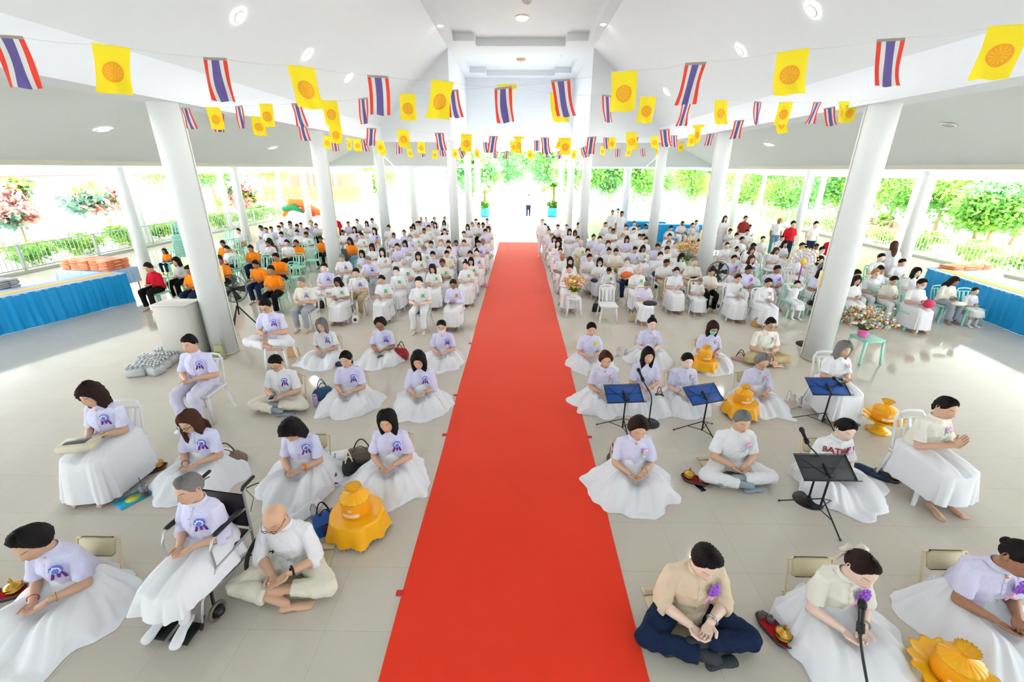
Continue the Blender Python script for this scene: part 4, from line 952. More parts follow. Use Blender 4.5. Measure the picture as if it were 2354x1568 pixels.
# --- folding floor chairs and mats
def floor_chair(loc, rz, label, tilt=.35, group='beige folding floor chairs'):
    s = MB(); box(s, (0, -.02, .0175), (.40, .40, .025), bev=.012)
    b = MB(); box(b, (0, 0, 0), (.31, .045, .17), bev=.021); M = Matrix.Translation((0, .225, .285))@rotx(-tilt); b.xf(M)
    f = MB()
    for x in (-.19, .19): tube(f, [(x, -.20, .014), (x, .15, .014), (x, .17, .05), (x*.98, .255, .35)], .009, 8)
    tube(f, [(-.186, .255, .35), (.186, .255, .35)], .009, 8); tube(f, [(-.19, .20, .03), (.19, .20, .03)], .008, 8)
    for x in (-.19, .19): ellip(f, (x, .165, .045), (.016, .022, .022), 8, 6)
    return place('folding_floor_chair', [('seat', s, BEIGE), ('backrest', b, BEIGE), ('frame', f, TUBE)], loc, rz, label, 'floor chair', group)
fc = None
for key, lb in (('L1', 'leaning woman in the bottom left corner'), ('L7', 'woman bowing deeply'), ('L8', 'woman with the white hair clip'), ('L9', 'young man with the phone'), ('L10', 'woman with tied hair by the lilac bottle'),
                ('L11', 'curly haired woman next to the carpet'), ('L13', 'grey haired woman by the wicker basket'), ('L14', 'person beside the red backpack'), ('L15', 'woman in the white mask'), ('R2', 'woman with the bow in her hair'),
                ('R3', 'woman at the right edge'), ('R4', 'woman in front of the first music stand'), ('R6', 'woman in the red lettered t-shirt'), ('R8', 'wavy brown haired woman'), ('R10', 'woman behind the second music stand'),
                ('R11', 'grey haired woman with glasses'), ('R13', 'woman with the yellow flower'), ('R14', 'woman in the rear behind the kneeling woman'), ('R15', 'woman in the mint mask')):
    p, rz = seat_at(key, .0); fc = floor_chair(p, rz, 'beige folding floor chair of the '+lb) if fc is None else copytree(fc, p, rz, 'beige folding floor chair of the '+lb)
for key, lb in (('L3', 'bald man'), ('R1', 'man in the beige shirt'), ('R5', 'grey haired man in white'), ('R16', 'man in tinted glasses')):
    p, rz = seat_at(key, -.04); s = MB(); box(s, (0, -.04, .012), (.52, .50, .022), bev=.010); s2 = MB(); box(s2, (0, .26, .014), (.50, .07, .026), bev=.01)
    place('floor_mat', [('pad', s, BEIGE), ('folded_edge', s2, BEIGE)], p, rz+.12, 'beige vinyl floor mat under the '+lb, 'mat', 'beige floor mats')
# --- music stands
def music_stand(base, hz, label, dcol, rz=0., tilt=1.05, w=.50):
    p = MB(); tube(p, [(0, 0, .06), (0, 0, .50)], .011, 10); tube(p, [(0, 0, .48), (0, 0, hz)], .008, 10); box(p, (0, 0, .50), (.03, .04, .04), bev=.006)
    P = [('pole', p, BLACK)]; kn = MB(); tube(kn, [(.01, 0, .50), (.045, 0, .50)], [.008, .012], 8); P.append(('knob', kn, BLACK))
    for k in range(3):
        a = 2*PI*k/3+.5; l = MB(); d = A3(math.cos(a), math.sin(a), 0)
        tube(l, [d*.012+A3(0, 0, .30), d*.02+A3(0, 0, .27), d*.36+A3(0, 0, .012)] if 0 else [A3(0, 0, .20)+d*.012, d*.36+A3(0, 0, .012)], .009, 8, 0, .6); ellip(l, d*.36+A3(0, 0, .012), (.014, .014, .011), 8, 6); P.append(('leg', l, BLACK))
        b = MB(); tube(b, [A3(0, 0, .07)+d*.01, d*.20+A3(0, 0, .10)], .005, 6); P.append(('brace', b, BLACK))
    M = Matrix.Translation((0, -.01, hz))@rotx(-tilt)
    dk = MB(); box(dk, (0, 0, .12), (w, .004, .29), bev=.002); dk.xf(M); P.append(('desk', dk, dcol))
    fr = MB()
    for z in (-.02, .27): tube(fr, [(-w/2, -.006, z), (w/2, -.006, z)], .004, 6)
    for x in (-w/2, w/2): tube(fr, [(x, -.006, -.02), (x, -.006, .27)], .004, 6)
    tube(fr, [(-w/2-.02, -.03, -.03), (w/2+.02, -.03, -.03)], .006, 6); tube(fr, [(-w/2, -.004, .12), (w/2, -.004, .12)], .004, 6)
    for s in (-1, 1): tube(fr, [(0, -.01, .02), (s*w*.40, -.01, .22)], .004, 6)
    box(fr, (0, -.014, .10), (.03, .02, .13), bev=.004); fr.xf(M); P.append(('desk_frame', fr, BLACK))
    return place('music_stand', P, base, rz, label, 'music stand', 'music stands')
BLUE = mat('blue_desk', (.10, .30, .62), .55); DGREY = mat('grey_desk', (.24, .25, .27), .6)
def deskz(b, x, y): return atD(x, y, b[1])[2]
b = atz(1430, 992); music_stand(b, deskz(b, 1437, 922), 'blue music stand nearest the carpet, in front of the wavy brown haired woman', BLUE, .1)
b = atz(1612, 998); music_stand(b, deskz(b, 1628, 923), 'music stand with blue desk in front of the woman behind the grey haired man', BLUE, .3)
b = atz(1888, 978); music_stand(b, deskz(b, 1905, 905), 'music stand with blue desk in front of the elderly woman on the chair', BLUE, .0, w=.52)
b = atz(1880, 1182); music_stand(b, deskz(b, 1905, 1100), 'music stand with dark grey desk in front of the woman in the lettered t-shirt', DGREY, .0, w=.54)
# --- microphones
def mic_stand(base, top, clip, bend, label):
    base, top, clip, bend = [A3(*q)-A3(*base) for q in (base, top, clip, bend)]
    bs = MB(); lathe(bs, [(.15, 0), (.15, .008), (.14, .016), (.03, .024), (.016, .06)], n=32); P = [('base', bs, BLACK)]
    q = MB(); tube(q, [(0, 0, .02), (0, 0, bend[2])], .010, 10); P.append(('pole', q, BLACK))
    g = MB(); b0 = A3(0, 0, bend[2]); c1 = b0+A3(0, 0, .15); pts = []
    for t in np.linspace(0, 1, 12): pts.append((1-t)**3*b0+3*(1-t)**2*t*c1+3*(1-t)*t*t*(clip-(top-clip)*.8)+t**3*clip)
    tube(g, pts, .008, 10); P.append(('gooseneck', g, BLACK))
    m = MB(); d = (top-clip)/np.linalg.norm(top-clip); L = np.linalg.norm(top-clip)
    tube(m, [clip-d*.02, clip+d*(L-.055), clip+d*(L-.04)], [.013, .019, .021], 14); P.append(('microphone', m, BLACK))
    gr = MB(); tube(gr, [clip+d*(L-.045), clip+d*(L-.03), clip+d*(L-.012)], [.022, .026, .024], 16); P.append(('grille', gr, mat('mic_grille', (.16, .16, .17), .5, metal=.6, bump=.003, bscale=300), 3))
    cl = MB(); tube(cl, [clip-d*.01, clip+d*.045], [.024, .023], 10, cap=0); P.append(('clip', cl, RUBBER))
    return place('microphone_stand', P, base*0+place.base, 0, label, 'microphone stand', 'microphone stands')
def mic(bx, by, mx, my, cx, cy, label, D=None, gz=.35):
    b = atz(bx, by); D = b[1]+.0 if D is None else D
    place.base = b; tp = atD(mx, my, D-.06); c = atD(cx, cy, D-.02)
    return mic_stand(b, tp, c, A3(b[0], b[1], c[2]-gz), label)
mic(1491, 973, 1467, 848, 1478, 874, 'black microphone on a curved stand in front of the long haired kneeling woman')
mic(1950, 968, 1916, 868, 1936, 884, 'black microphone on a curved stand behind the blue music stand on the right')
mic(1857, 1151, 1842, 985, 1855, 1016, 'black microphone on a round based stand beside the dark grey music stand', gz=.30)
b = atdepth(1925, 1566, 1.); 
tp = atdepth(1983, 1380, 2.75); cl_ = atdepth(1978, 1450, 2.72); base = A3(cl_[0]-.10, cl_[1]-.42, 0); place.base = base
mic_stand(base, tp, cl_, A3(base[0], base[1], cl_[2]-.42), 'nearest black microphone rising from the bottom edge of the photo')
# --- electric fans
def fan(base, z, r, label, rz=0., tripod=True):
    P = []; cg = MB()
    for rr, y in ((r, 0), (r*.98, -.05), (r*.98, .05), (r*.5, -.075), (r*.5, .07), (.05, -.085)):
        tube(cg, [(rr*math.cos(a), y, rr*math.sin(a)) for a in np.linspace(0, 2*PI, 33)], .0035 if rr < r else .008, 6, closed=True)
    for k in range(28):
        a = 2*PI*k/28; c, s = math.cos(a), math.sin(a); tube(cg, [(.05*c, -.085, .05*s), (r*.5*c, -.075, r*.5*s), (r*.98*c, -.04, r*.98*s), (r*c, 0, r*s), (r*.98*c, .05, r*.98*s), (r*.4*c, .075, r*.4*s)], .0018, 4, cap=0)
    bl = MB()
    for k in range(5):
        a = 2*PI*k/5; V = []
        for t in np.linspace(.18, .92, 6):
            for e in (-1, 1):
                aa = a+e*.33*(1-.25*t); V.append((r*t*math.cos(aa), e*.022, r*t*math.sin(aa)))
        V = np.array(V); F = grid_faces(6, 2, False); bl.add(V, F); bl.add(V+np.array([0, .003, 0]), [f[::-1] for f in F])
    hub = MB(); tube(hub, [(0, -.09, 0), (0, -.03, 0), (0, .05, 0), (0, .17, 0)], [.04, .055, .06, .055], 16)
    for m in (cg, bl, hub): m.xf(Matrix.Translation((0, 0, z))@Matrix.Rotation(rz, 4, 'Z'))
    P = [('cage', cg, BLACK), ('blades', bl, RUBBER), ('motor', hub, BLACK)]
    s = MB(); tube(s, [(0, .0, z-r*.2), (0, .05, z-r-.02), (0, .02, .35 if tripod else .05)], .016, 10); P.append(('pole', s, BLACK))
    if tripod:
        for k in range(3):
            a = 2*PI*k/3-PI/2-.1; l = MB(); tube(l, [(0.02*math.cos(a), .02, z-r-.10), (.36*math.cos(a), .36*math.sin(a), .012)], [.016, .014], 8); P.append(('leg', l, BLACK))
    else:
        b = MB(); lathe(b, [(.22, 0), (.22, .015), (.18, .03), (.03, .06)], n=32); P.append(('base', b, RUBBER))
    return place('electric_fan', P, base, 0, label, 'fan', 'black pedestal fans')
b = atz(556, 757); z = atD(551, 664, b[1])[2]; fan(b, z, .30, 'black tripod fan beside the left column facing the audience', .1)
b = atz(1846, 793); z = atD(1868, 697, b[1])[2]; fan(A3(b[0]+.10, b[1], 0), z, .31, 'black pedestal fan seen edge-on beside the near right column', 1.35, False)
b = atz(1640, 705); z = atD(1638, 627, b[1])[2]; fan(A3(b[0], b[1]+.1, 0), z, .27, 'black pedestal fan among the right hand rows behind the man in black trousers', 0., False)
# --- gold offerings
def offering(loc, kind, label, rz=0., s=1.):
    P = []
    if kind == 'cloth':
        a = np.linspace(0, 2*PI, 96, endpoint=False); V = []; rr = np.random.RandomState(int(abs(loc[0])*100))
        fo = np.sin(9*a+.4)*.6+np.sin(5*a+2)*.4
        for t in np.linspace(0, 1, 18):
            if t < .45: r = .05+.17*t/.45; z = .215
            else: q = (t-.45)/.55; r = .22+.035*q+.028*q*fo; z = .215-.165*q-.012*q*fo-.02*q*np.abs(np.sin(9*a/2))
            V.append(np.stack([r*np.cos(a), r*np.sin(a), z+0*a], 1))
        c = MB(); c.add(np.vstack(V), grid_faces(18, 96)); c.f.append(tuple(range(95, -1, -1))); c.m.append(0); P.append(('cloth', c, GOLD))
        fr = MB()
        for i in range(0, 96, 2):
            v = V[-1][i]; ellip(fr, v-A3(0, 0, .006), (.004, .004, .008), 5, 4)
        P.append(('beaded_fringe', fr, mat('fringe', (.95, .88, .62), .4), 0))
        st = MB(); lathe(st, [(.10, 0), (.10, .02), (.05, .06), (.05, .12), (.16, .20)], n=32); P.append(('pedestal_tray', st, GOLDF))
    else:
        st = MB(); lathe(st, [(.13, 0), (.135, .015), (.10, .03), (.06, .06), (.05, .09), (.09, .13), (.12, .15)], n=48); P.append(('pedestal', st, GOLDF))
        w = lambda a, t: .10*t*np.sin(14*a)
        tr = MB(); lathe(tr, [(.02, .15), (.12, .155), (.19, .18), (.235, .21), (.22, .205), (.12, .165), (.02, .16)], n=84, wob=lambda a, t: .07*np.sin(14*a)*math.sin(PI*t)**2); P.append(('scalloped_tray', tr, GOLDF))
    bx = MB(); a = np.linspace(0, 2*PI, 28, endpoint=False); z0 = .21 if kind == 'cloth' else .17
    lathe(bx, [(.115, z0), (.12, z0+.01), (.12, z0+.145), (.115, z0+.155)], n=48); P.append(('gift_box', bx, mat('gold_box', (.99, .66, .10), .4)))
    rf = MB(); lathe(rf, [(.125, z0+.15), (.115, z0+.165), (.06, z0+.19), (.028, z0+.205), (.03, z0+.215), (.055, z0+.25), (.065, z0+.265), (.03, z0+.25), (.01, z0+.24)], n=80, wob=lambda a, t: .10*np.sin(17*a)*(.3+t)); P.append(('ruffled_top', rf, GOLD))
    lb = MB(); A = np.linspace(-PI/2-.75, -PI/2+.45, 9); V = [(.1215*math.cos(q), .1215*math.sin(q), z) for z in (z0+.03, z0+.065) for q in A]; lb.add(V, grid_faces(2, 9, False)); P.append(('paper_label', lb, mat('label_cream', (.98, .87, .74), .6), len(P)-2))
    sl = MB(); V = [(.1218*math.cos(q), .1218*math.sin(q), z0+.10+.018*math.sin(p)) for p, q in [(p, -PI/2-.15+.17*math.cos(p)) for p in np.linspace(0, 2*PI, 14, endpoint=False)]]; poly(sl, V); P.append(('round_seal', sl, mat('seal_white', (.98, .80, .62), .6), len(P)-3))
    return place('gold_offering', P, loc, rz, label, 'offering', 'gold offerings', scale=s)
offering(atz(827, 1218), 'cloth', 'gold offering under draped yellow cloth beside a blue bag, left of the carpet', .1, 1.15)
offering(atz(1616, 848), 'cloth', 'small gold offering under yellow cloth in front of the woman in a mint mask', .1, .95)
offering(atz(1700, 952), 'cloth', 'gold offering under yellow cloth behind the grey haired man', .2, 1.)
offering(atz(2018, 990), 'tray', 'gold offering on a scalloped plastic pedestal tray beside the elderly woman', 0, 1.1)
q = atz(2195, 1545, .22); offering(A3(q[0], q[1], 0), 'tray', 'gold foil offering cut by the bottom edge in front of the woman in lavender', -.3, 1.05)
# --- water pouring sets
def pour_set(loc, rz, label):
    tr = MB(); a = np.linspace(0, 2*PI, 32, endpoint=False)
    def outl(k, z): x = .16*np.sign(np.cos(a))*np.abs(np.cos(a))**.6; y = .075*np.sign(np.sin(a))*np.abs(np.sin(a))**.8; return np.stack([x*k, y*k, z+0*a], 1)
    tr.add(np.vstack([outl(.80, 0), outl(1, .045), outl(.92, .045), outl(.88, .02)]), grid_faces(4, 32)+[tuple(range(31, -1, -1))])
    vl = MB(); vl.add(np.vstack([outl(.9, .024), outl(.6, .032)]), grid_faces(2, 32)+[tuple(range(32, 64))])
    P = [('tray', tr, CARVE), ('velvet_lining', vl, REDV, 0)]
    ur = MB(); lathe(ur, [(.035, .032), (.055, .045), (.06, .075), (.045, .09), (.062, .096), (.05, .10), (.042, .108), (.028, .12), (.012, .128), (.010, .14), (.014, .15), (.006, .175), (.001, .19)], (.07, 0, 0), 28); P.append(('brass_urn', ur, BRASS))
    for x, y in ((-.06, .015), (-.11, -.015)):
        g = MB(); lathe(g, [(.020, .03), (.026, .04), (.026, .085), (.012, .10), (.012, .11)], (x, y, 0), 16); P.append(('glass_jar', g, GLASS))
        d = MB(); lathe(d, [(.019, .035), (.023, .04), (.023, .058)], (x, y, 0), 14); P.append(('red_candle', d, REDV))
    return place('water_pouring_set', P, loc, rz, label, 'brass urn set', 'brass water pouring sets')
pour_set(atz(350, 1083), .6, 'brass urn set on a carved tray beside the long haired woman, left side')
pour_set(atz(790, 1092), 1.1, 'brass urn set on a carved tray between the bowing woman and the tote bag')
pour_set(atz(14, 1372), .4, 'red trimmed urn set at the left edge of the photo')
pour_set(atz(1597, 1108), -.5+PI, 'brass urn set on a carved tray with a phone beside it')
pour_set(atz(2035, 1100), -.6, 'brass urn set on a carved tray right of the lettered t-shirt woman')
pour_set(atz(1778, 1455), -1.2, 'brass urn set with red velvet beside the woman with the bow, bottom right')
# --- bags and small things
def bag(loc, rz, label, col, w=.30, d=.14, h=.24, lean=0., hcol=None, name='handbag', slump=.1, sc=18, flap=None, lid=None, seed=0, rough=.6, cat='bag', handle=True):
    m = MB(); n = 40; R_ = np.random.RandomState(seed+len(label)); rings = []
    for t in np.linspace(0, 1, 12):
        k = 1-.18*t+slump*math.sin(PI*t); rings.append(((0, lean*t*h, .004+h*t-slump*.1*t), w/2*k, d/2*(1-.55*t+slump*.6*math.sin(PI*t)), .55))
    loft(m, rings, n); V = m.V(); V = folds(V, [f for f in m.f if len(f) == 4], .009, 22., seed+7); V[:, 2] = np.maximum(V[:, 2], .002); m.v = [V]
    P = [('bag_body', m, mat('bag_%s' % label[:18], col, rough, bump=.002, bscale=sc*4))]
    hm = mat('strap_%s' % label[:18], hcol or col, .5)
    if handle:
        for s in (-1, 1):
            hh = MB(); tube(hh, [(x*w*.26, s*d*.18+lean*h+s*.02*(1-x*x), h-.02+.12*(1-x*x)*(1 if s > 0 else .8)) for x in np.linspace(-1, 1, 11)], .008, 8, 0, .6); P.append(('handle', hh, hm))
    if flap:
        f = MB(); box(f, (0, -d*.42, h*.45), (w*.42, .015, h*.34), bev=.006); P.append(('pocket', f, mat('flap_%s' % label[:18], flap, .4)))
    if lid:
        f = MB(); box(f, (0, 0, h), (w*1.02, d*.9, .02), bev=.008); f.xf(Matrix.Translation((0, 0, 0))@Matrix.Rotation(.25, 4, 'X')); P.append(('lid', f, mat('lid_%s' % label[:18], lid, .5)))
    return place(name, P, loc, rz, label, cat)
bag(atz(527, 1078), .5, 'slumped taupe leather handbag with open top beside the long haired woman', (.50, .42, .37), .34, .20, .22, .1, (.28, .2, .16), flap=(.12, .1, .1), slump=.3)
bag(atz(836, 1075), .2, 'brown leather tote behind the woman with the white hair clip', (.40, .35, .29), .36, .20, .27, 0, (.2, .17, .14), flap=(.2, .18, .16))
bag(atz(806, 1090), .5, 'dark patterned fabric bag with pale strap beside the brown tote', (.17, .17, .18), .16, .12, .20, 0, (.9, .88, .8), sc=60)
bag(atz(752, 1218), .7, 'blue cooler bag with black straps standing beside the gold offering', (.10, .36, .66), .24, .16, .20, .1, (.1, .08, .1), flap=(.45, .2, .55), lid=(.08, .3, .6))
bag(atz(923, 825), -.2, 'red backpack with dark straps beside the person with glasses', (.66, .14, .18), .24, .18, .24, 0, (.15, .1, .1), flap=(.75, .2, .22), slump=.3, name='backpack')
bag(atz(745, 915), .6, 'blue denim bag folded behind the woman with tied hair, left side', (.17, .33, .47), .26, .14, .20, .1, slump=.3)
bag(atz(675, 818), .1, 'woven straw basket bag with two tall handles behind the stool', (.84, .66, .44), .22, .15, .18, 0, (.84, .68, .48), name='basket_bag', sc=70, slump=.05)
bag(atz(506, 826), .0, 'green and cream printed shopping bag against the left column', (.66, .66, .48), .20, .08, .27, .15, (.85, .8, .65), slump=.02, flap=(.45, .45, .25))
bag(atz(784, 840), 0, 'small navy cap-like pouch behind the woman with tied hair', (.16, .22, .38), .16, .10, .10, 0, slump=.3, name='pouch', handle=False)
bag(atz(967, 838), 0, 'small black bag with a loop handle behind the curly haired woman', (.12, .11, .13), .14, .08, .10, 0, (.1, .1, .1), slump=.2)
bag(atz(1372, 716), .2, 'black leather handbag on the floor beside the empty white chair', (.10, .10, .11), .24, .12, .22, 0, (.1, .1, .1))
bag(atz(1456, 738), .0, 'straw tote with black handles beside the woman with a shoulder strap', (.85, .78, .62), .20, .10, .22, 0, (.12, .1, .1), sc=60)
bag(atz(1740, 750), -.2, 'tan woven bag with brown handles on the floor between two front chairs', (.79, .60, .36), .24, .14, .17, 0, (.3, .18, .1), sc=60)
bag(atz(1512, 935), -.1, 'navy bag with a tan wooden handle beside the kneeling woman', (.16, .22, .32), .15, .12, .22, 0, (.6, .42, .28))
bag(atz(1406, 1062), .3, 'dark camouflage pouch behind the woman in front of the first music stand', (.33, .30, .26), .10, .10, .16, 0, (.2, .2, .2), slump=.3)
bag(atz(2000, 1090), -.9, 'dark blue umbrella bag lying behind the woman in the lettered t-shirt', (.10, .18, .30), .36, .10, .09, 0, slump=.2, name='long_bag', handle=False)
bag(atz(1700, 828), -.6, 'crumpled pink and brown handbag beside the man in tinted glasses', (.80, .66, .60), .26, .14, .10, 0, (.35, .28, .24), slump=.3)
bag(atz(1812, 935), .3, 'blush pink handbag beside the grey haired woman with glasses', (.88, .80, .78), .20, .14, .16, 0, (.88, .8, .78), slump=.3)
bag(atz(818, 742), .2, 'white sling bag with black base on the floor by the front row', (.92, .92, .9), .14, .12, .20, .2, (.9, .9, .88), slump=.2, flap=(.1, .1, .1))
bag(atz(737, 708), .2, 'black rucksack on the floor under the front row chairs', (.14, .13, .16), .20, .16, .20, 0, (.1, .1, .1))
r4, l4, _ = NEAR['L4']
lp = MB(); box(lp, (0, 0, .05), (.32, .20, .09), bev=.02); lt = MB(); box(lt, (0, 0, .0985), (.20, .12, .006), bev=.002); ls = MB(); tube(ls, [(.14, .06, .08), (.22, .10, .10), (.18, .02, .10), (.12, -.04, .10)], .006, 6)
place('lap_bag', [('bag_body', lp, mat('cream_bag', (.89, .86, .76), .6)), ('phone_pocket', lt, mat('pocket_dark', (.38, .38, .36), .3)), ('strap', ls, mat('cream_bag', (.89, .86, .76), .6))], (l4[0]-.02, l4[1]-.40, .615), .25, 'cream handbag lying on the lap of the curly haired woman', 'bag')
# phones, cup, folder, booklets, bottle, tissue
def phone(loc, rz, label, z=.0):
    b = MB(); box(b, (0, 0, .004), (.072, .15, .008), bev=.003); s = MB(); box(s, (0, 0, .0086), (.066, .138, .001)); place('phone', [('case', b, mat('phone_case', (.85, .85, .84), .3)), ('screen', s, mat('phone_screen', (.05, .06, .07), .1), 0)], A3(*loc)+A3(0, 0, z), rz, label, 'phone')
phone(atz(1609, 1122), .35, 'phone lying on the floor beside the brass urn set')
phone(behind('L14', -.34), -.5, 'dark phone on the white skirt of the person with glasses', .15)
phone(behind('L9', -.40), .2, 'phone held in the hands of the young man with glasses', .30)
cb = MB(); lathe(cb, [(.03, 0), (.033, .01), (.044, .12), (.046, .125)], n=24); cd = MB(); lathe(cd, [(.028, .004), (.036, .07), (.036, .07)], n=20); dl = MB(); lathe(dl, [(.047, .122), (.046, .135), (.036, .155), (.016, .168)], n=24); stw = MB(); tube(stw, [(0, 0, .05), (-.02, .01, .235)], .004, 6)
place('iced_drink', [('cup', cb, GLASS), ('coffee', cd, mat('coffee', (.38, .24, .16), .3)), ('dome_lid', dl, GLASS), ('straw', stw, mat('green_straw', (.1, .35, .22), .4))], atz(336, 1140), 0, 'plastic cup of iced coffee with a green straw on the floor', 'drink')
fb = MB(); box(fb, (0, 0, .004), (.21, .29, .006)); fy = MB(); lathe(fy, [(.07, .0075), (.001, .0078)], n=28)
place('folder', [('cover', fb, mat('folder_blue', (.10, .66, .80), .4)), ('yellow_disc', fy, mat('disc_yellow', (.92, .90, .30), .5))], atz(306, 1147), -.5, 'blue folder with a yellow disc lying beside the iced drink', 'folder')
def booklet(loc, rz, label, w=.21, h=.28, z=.0):
    b = MB(); box(b, (0, 0, .006), (w, h, .010)); t = MB()
    for i in range(6): box(t, (-.045+.018*i, .03, .0115), (.013, .022, .001))
    place('booklet', [('pages', b, mat('booklet_white', (.93, .93, .94), .5)), ('blue_print', t, mat('print_blue', (.30, .65, .78), .5), 0)], A3(*loc)+A3(0, 0, z), rz, label, 'booklet')
booklet(atz(776, 1048, .0), .35+PI/2, 'white booklet with blue print lying beside the dark patterned bag', .20, .30)
booklet(atz(812, 1132), .8, 'white printed cloth sheet corner beside the woman with the hair clip', .16, .18)
b1 = MB(); lathe(b1, [(.035, 0), (.037, .01), (.037, .17), (.034, .18)], n=20); b2 = MB(); lathe(b2, [(.03, .18), (.03, .205), (.02, .21)], n=20)
place('bottle', [('bottle_body', b1, mat('lilac', (.80, .68, .88), .3)), ('cap', b2, mat('lilac_cap', (.72, .58, .80), .3))], atz(727, 935), 0, 'lilac insulated bottle standing beside the woman with tied hair', 'bottle')
b1 = MB(); lathe(b1, [(.04, 0), (.042, .01), (.042, .24), (.03, .25)], n=20); b2 = MB(); lathe(b2, [(.032, .25), (.032, .28), (.02, .285)], n=20)
place('bottle', [('bottle_body', b1, mat('pale_mint', (.78, .88, .88), .3)), ('cap', b2, mat('pale_mint', (.78, .88, .88), .3))], atz(744, 1052), 0, 'tall pale mint bottle standing behind the woman bowing deeply', 'bottle')
for x, y, lb in ((1838, 935, 'clear water bottle right of the blush pink handbag'), (1438, 822, 'clear water bottle behind the kneeling woman'), (1420, 818, 'clear water bottle next to the woman with the yellow flower'), (724, 1190, 'clear water bottle behind the bald man'), (1496, 930, 'clear water bottle beside the navy bag')):
    m = MB(); lathe(m, [(.028, 0), (.031, .01), (.031, .13), (.014, .17), (.013, .185)], n=16); c = MB(); lathe(c, [(.015, .182), (.015, .2), (.01, .202)], n=12)
    place('water_bottle', [('bottle_body', m, GLASS), ('cap', c, PLW)], atz(x, y), 0, lb, 'bottle', 'clear water bottles')
# flower badges laid on a cloth tray
t = empty('badge_tray', atz(741, 1108), .75, 'patterned tray of spare blue and purple ribbon badges beside the bowing woman', 'tray')
m = MB(); box(m, (0, 0, .012), (.18, .42, .024), bev=.01); m.build('tray', mat('tray_beige', (.80, .76, .66), .7, bump=.003, bscale=60), t)
for i in range(9):
    fl_, rb_, m1, m2 = badge_mb('B', .95, i); b = link('spare_badge', fl_.mesh('spare_badge', list(m1)), t); b.location = (RS.uniform(-.05, .05), -.17+.042*i, .03); b.rotation_euler = (-PI/2+RS.uniform(-.4, .4), RS.uniform(-.4, .4), RS.uniform(0, 6)); link('ribbon_tail', rb_.mesh('ribbon_tail', list(m2)), b)
# folded white cloth behind the bald man
m = MB(); g = 24; V = []
for i in range(g):
    for j in range(g):
        x, y = (i/(g-1)-.5)*.26, (j/(g-1)-.5)*.34; V.append((x, y, .03+.05*math.exp(-((x-.03)/.05)**2)+.02*math.sin(30*x+9*y)*math.cos(14*y)))
V = np.array(V); m.add(V, grid_faces(g, g, False)); m.add(V*[1, 1, 0]+[0, 0, .002], [f[::-1] for f in grid_faces(g, g, False)])
m.build('paper_cloth', WHITE, loc=atz(697, 1178), rz=-.4, label='crumpled white paper cloth behind the bald man', cat='cloth')
# shrink wrapped packs of water by the left column
k = 0
WP = mat('shrink_wrap', (.96, .975, .98), .12, trans=.35, ior=1.2, bump=.004, bscale=30)
pk = None
for (x, y) in ((318, 862), (338, 850), (358, 858), (345, 838), (372, 846), (392, 832), (380, 822)):
    p = atz(x, y)
    if pk is None:
        t = empty('water_pack', p, .3, '', 'water pack', 'shrink wrapped water packs'); m = MB()
        for i in range(4):
            for j in range(3): lathe(m, [(.032, .0), (.034, .01), (.034, .13), (.016, .175), (.014, .19)], (-.105+.07*i, -.07+.07*j, 0), 12)
        m.build('bottles', mat('bottle_clear', (.95, .97, .98), .15, trans=.5, ior=1.3), t)
        c = MB()
        for i in range(4):
            for j in range(3): lathe(c, [(.015, .188), (.015, .205), (.008, .206)], (-.105+.07*i, -.07+.07*j, 0), 8)
        c.build('caps', PLW, t)['kind'] = 'stuff'
        w_ = MB(); box(w_, (0, 0, .075), (.29, .22, .145), bev=.02); V = w_.V(); w_.build('wrap', WP, t); pk = t; o = t
    else: o = copytree(pk, tuple(p), RS.uniform(-.6, .6))
    o['label'] = 'shrink wrapped pack of clear water bottles, %s of the cluster beside the left column' % ['leftmost', 'second', 'front middle', 'rear middle', 'fourth', 'rightmost', 'rearmost'][k]; k += 1
# podium box leaning at the near left column
q0, q1 = atz(492, 812), atz(406, 822)
m = MB(); box(m, (0, 0, .53), (.62, .42, 1.06), bev=.02); m2 = MB(); box(m2, (0, 0, 1.07), (.64, .44, .03), bev=.008)
place('podium', [('podium_body', m, mat('podium_grey', (.80, .79, .76), .6, bump=.001, bscale=20)), ('podium_top', m2, mat('podium_top', (.84, .83, .80), .5))], (-6.30, 7.72, 0), .0, 'plain off-white podium box standing beside the near left column', 'podium')
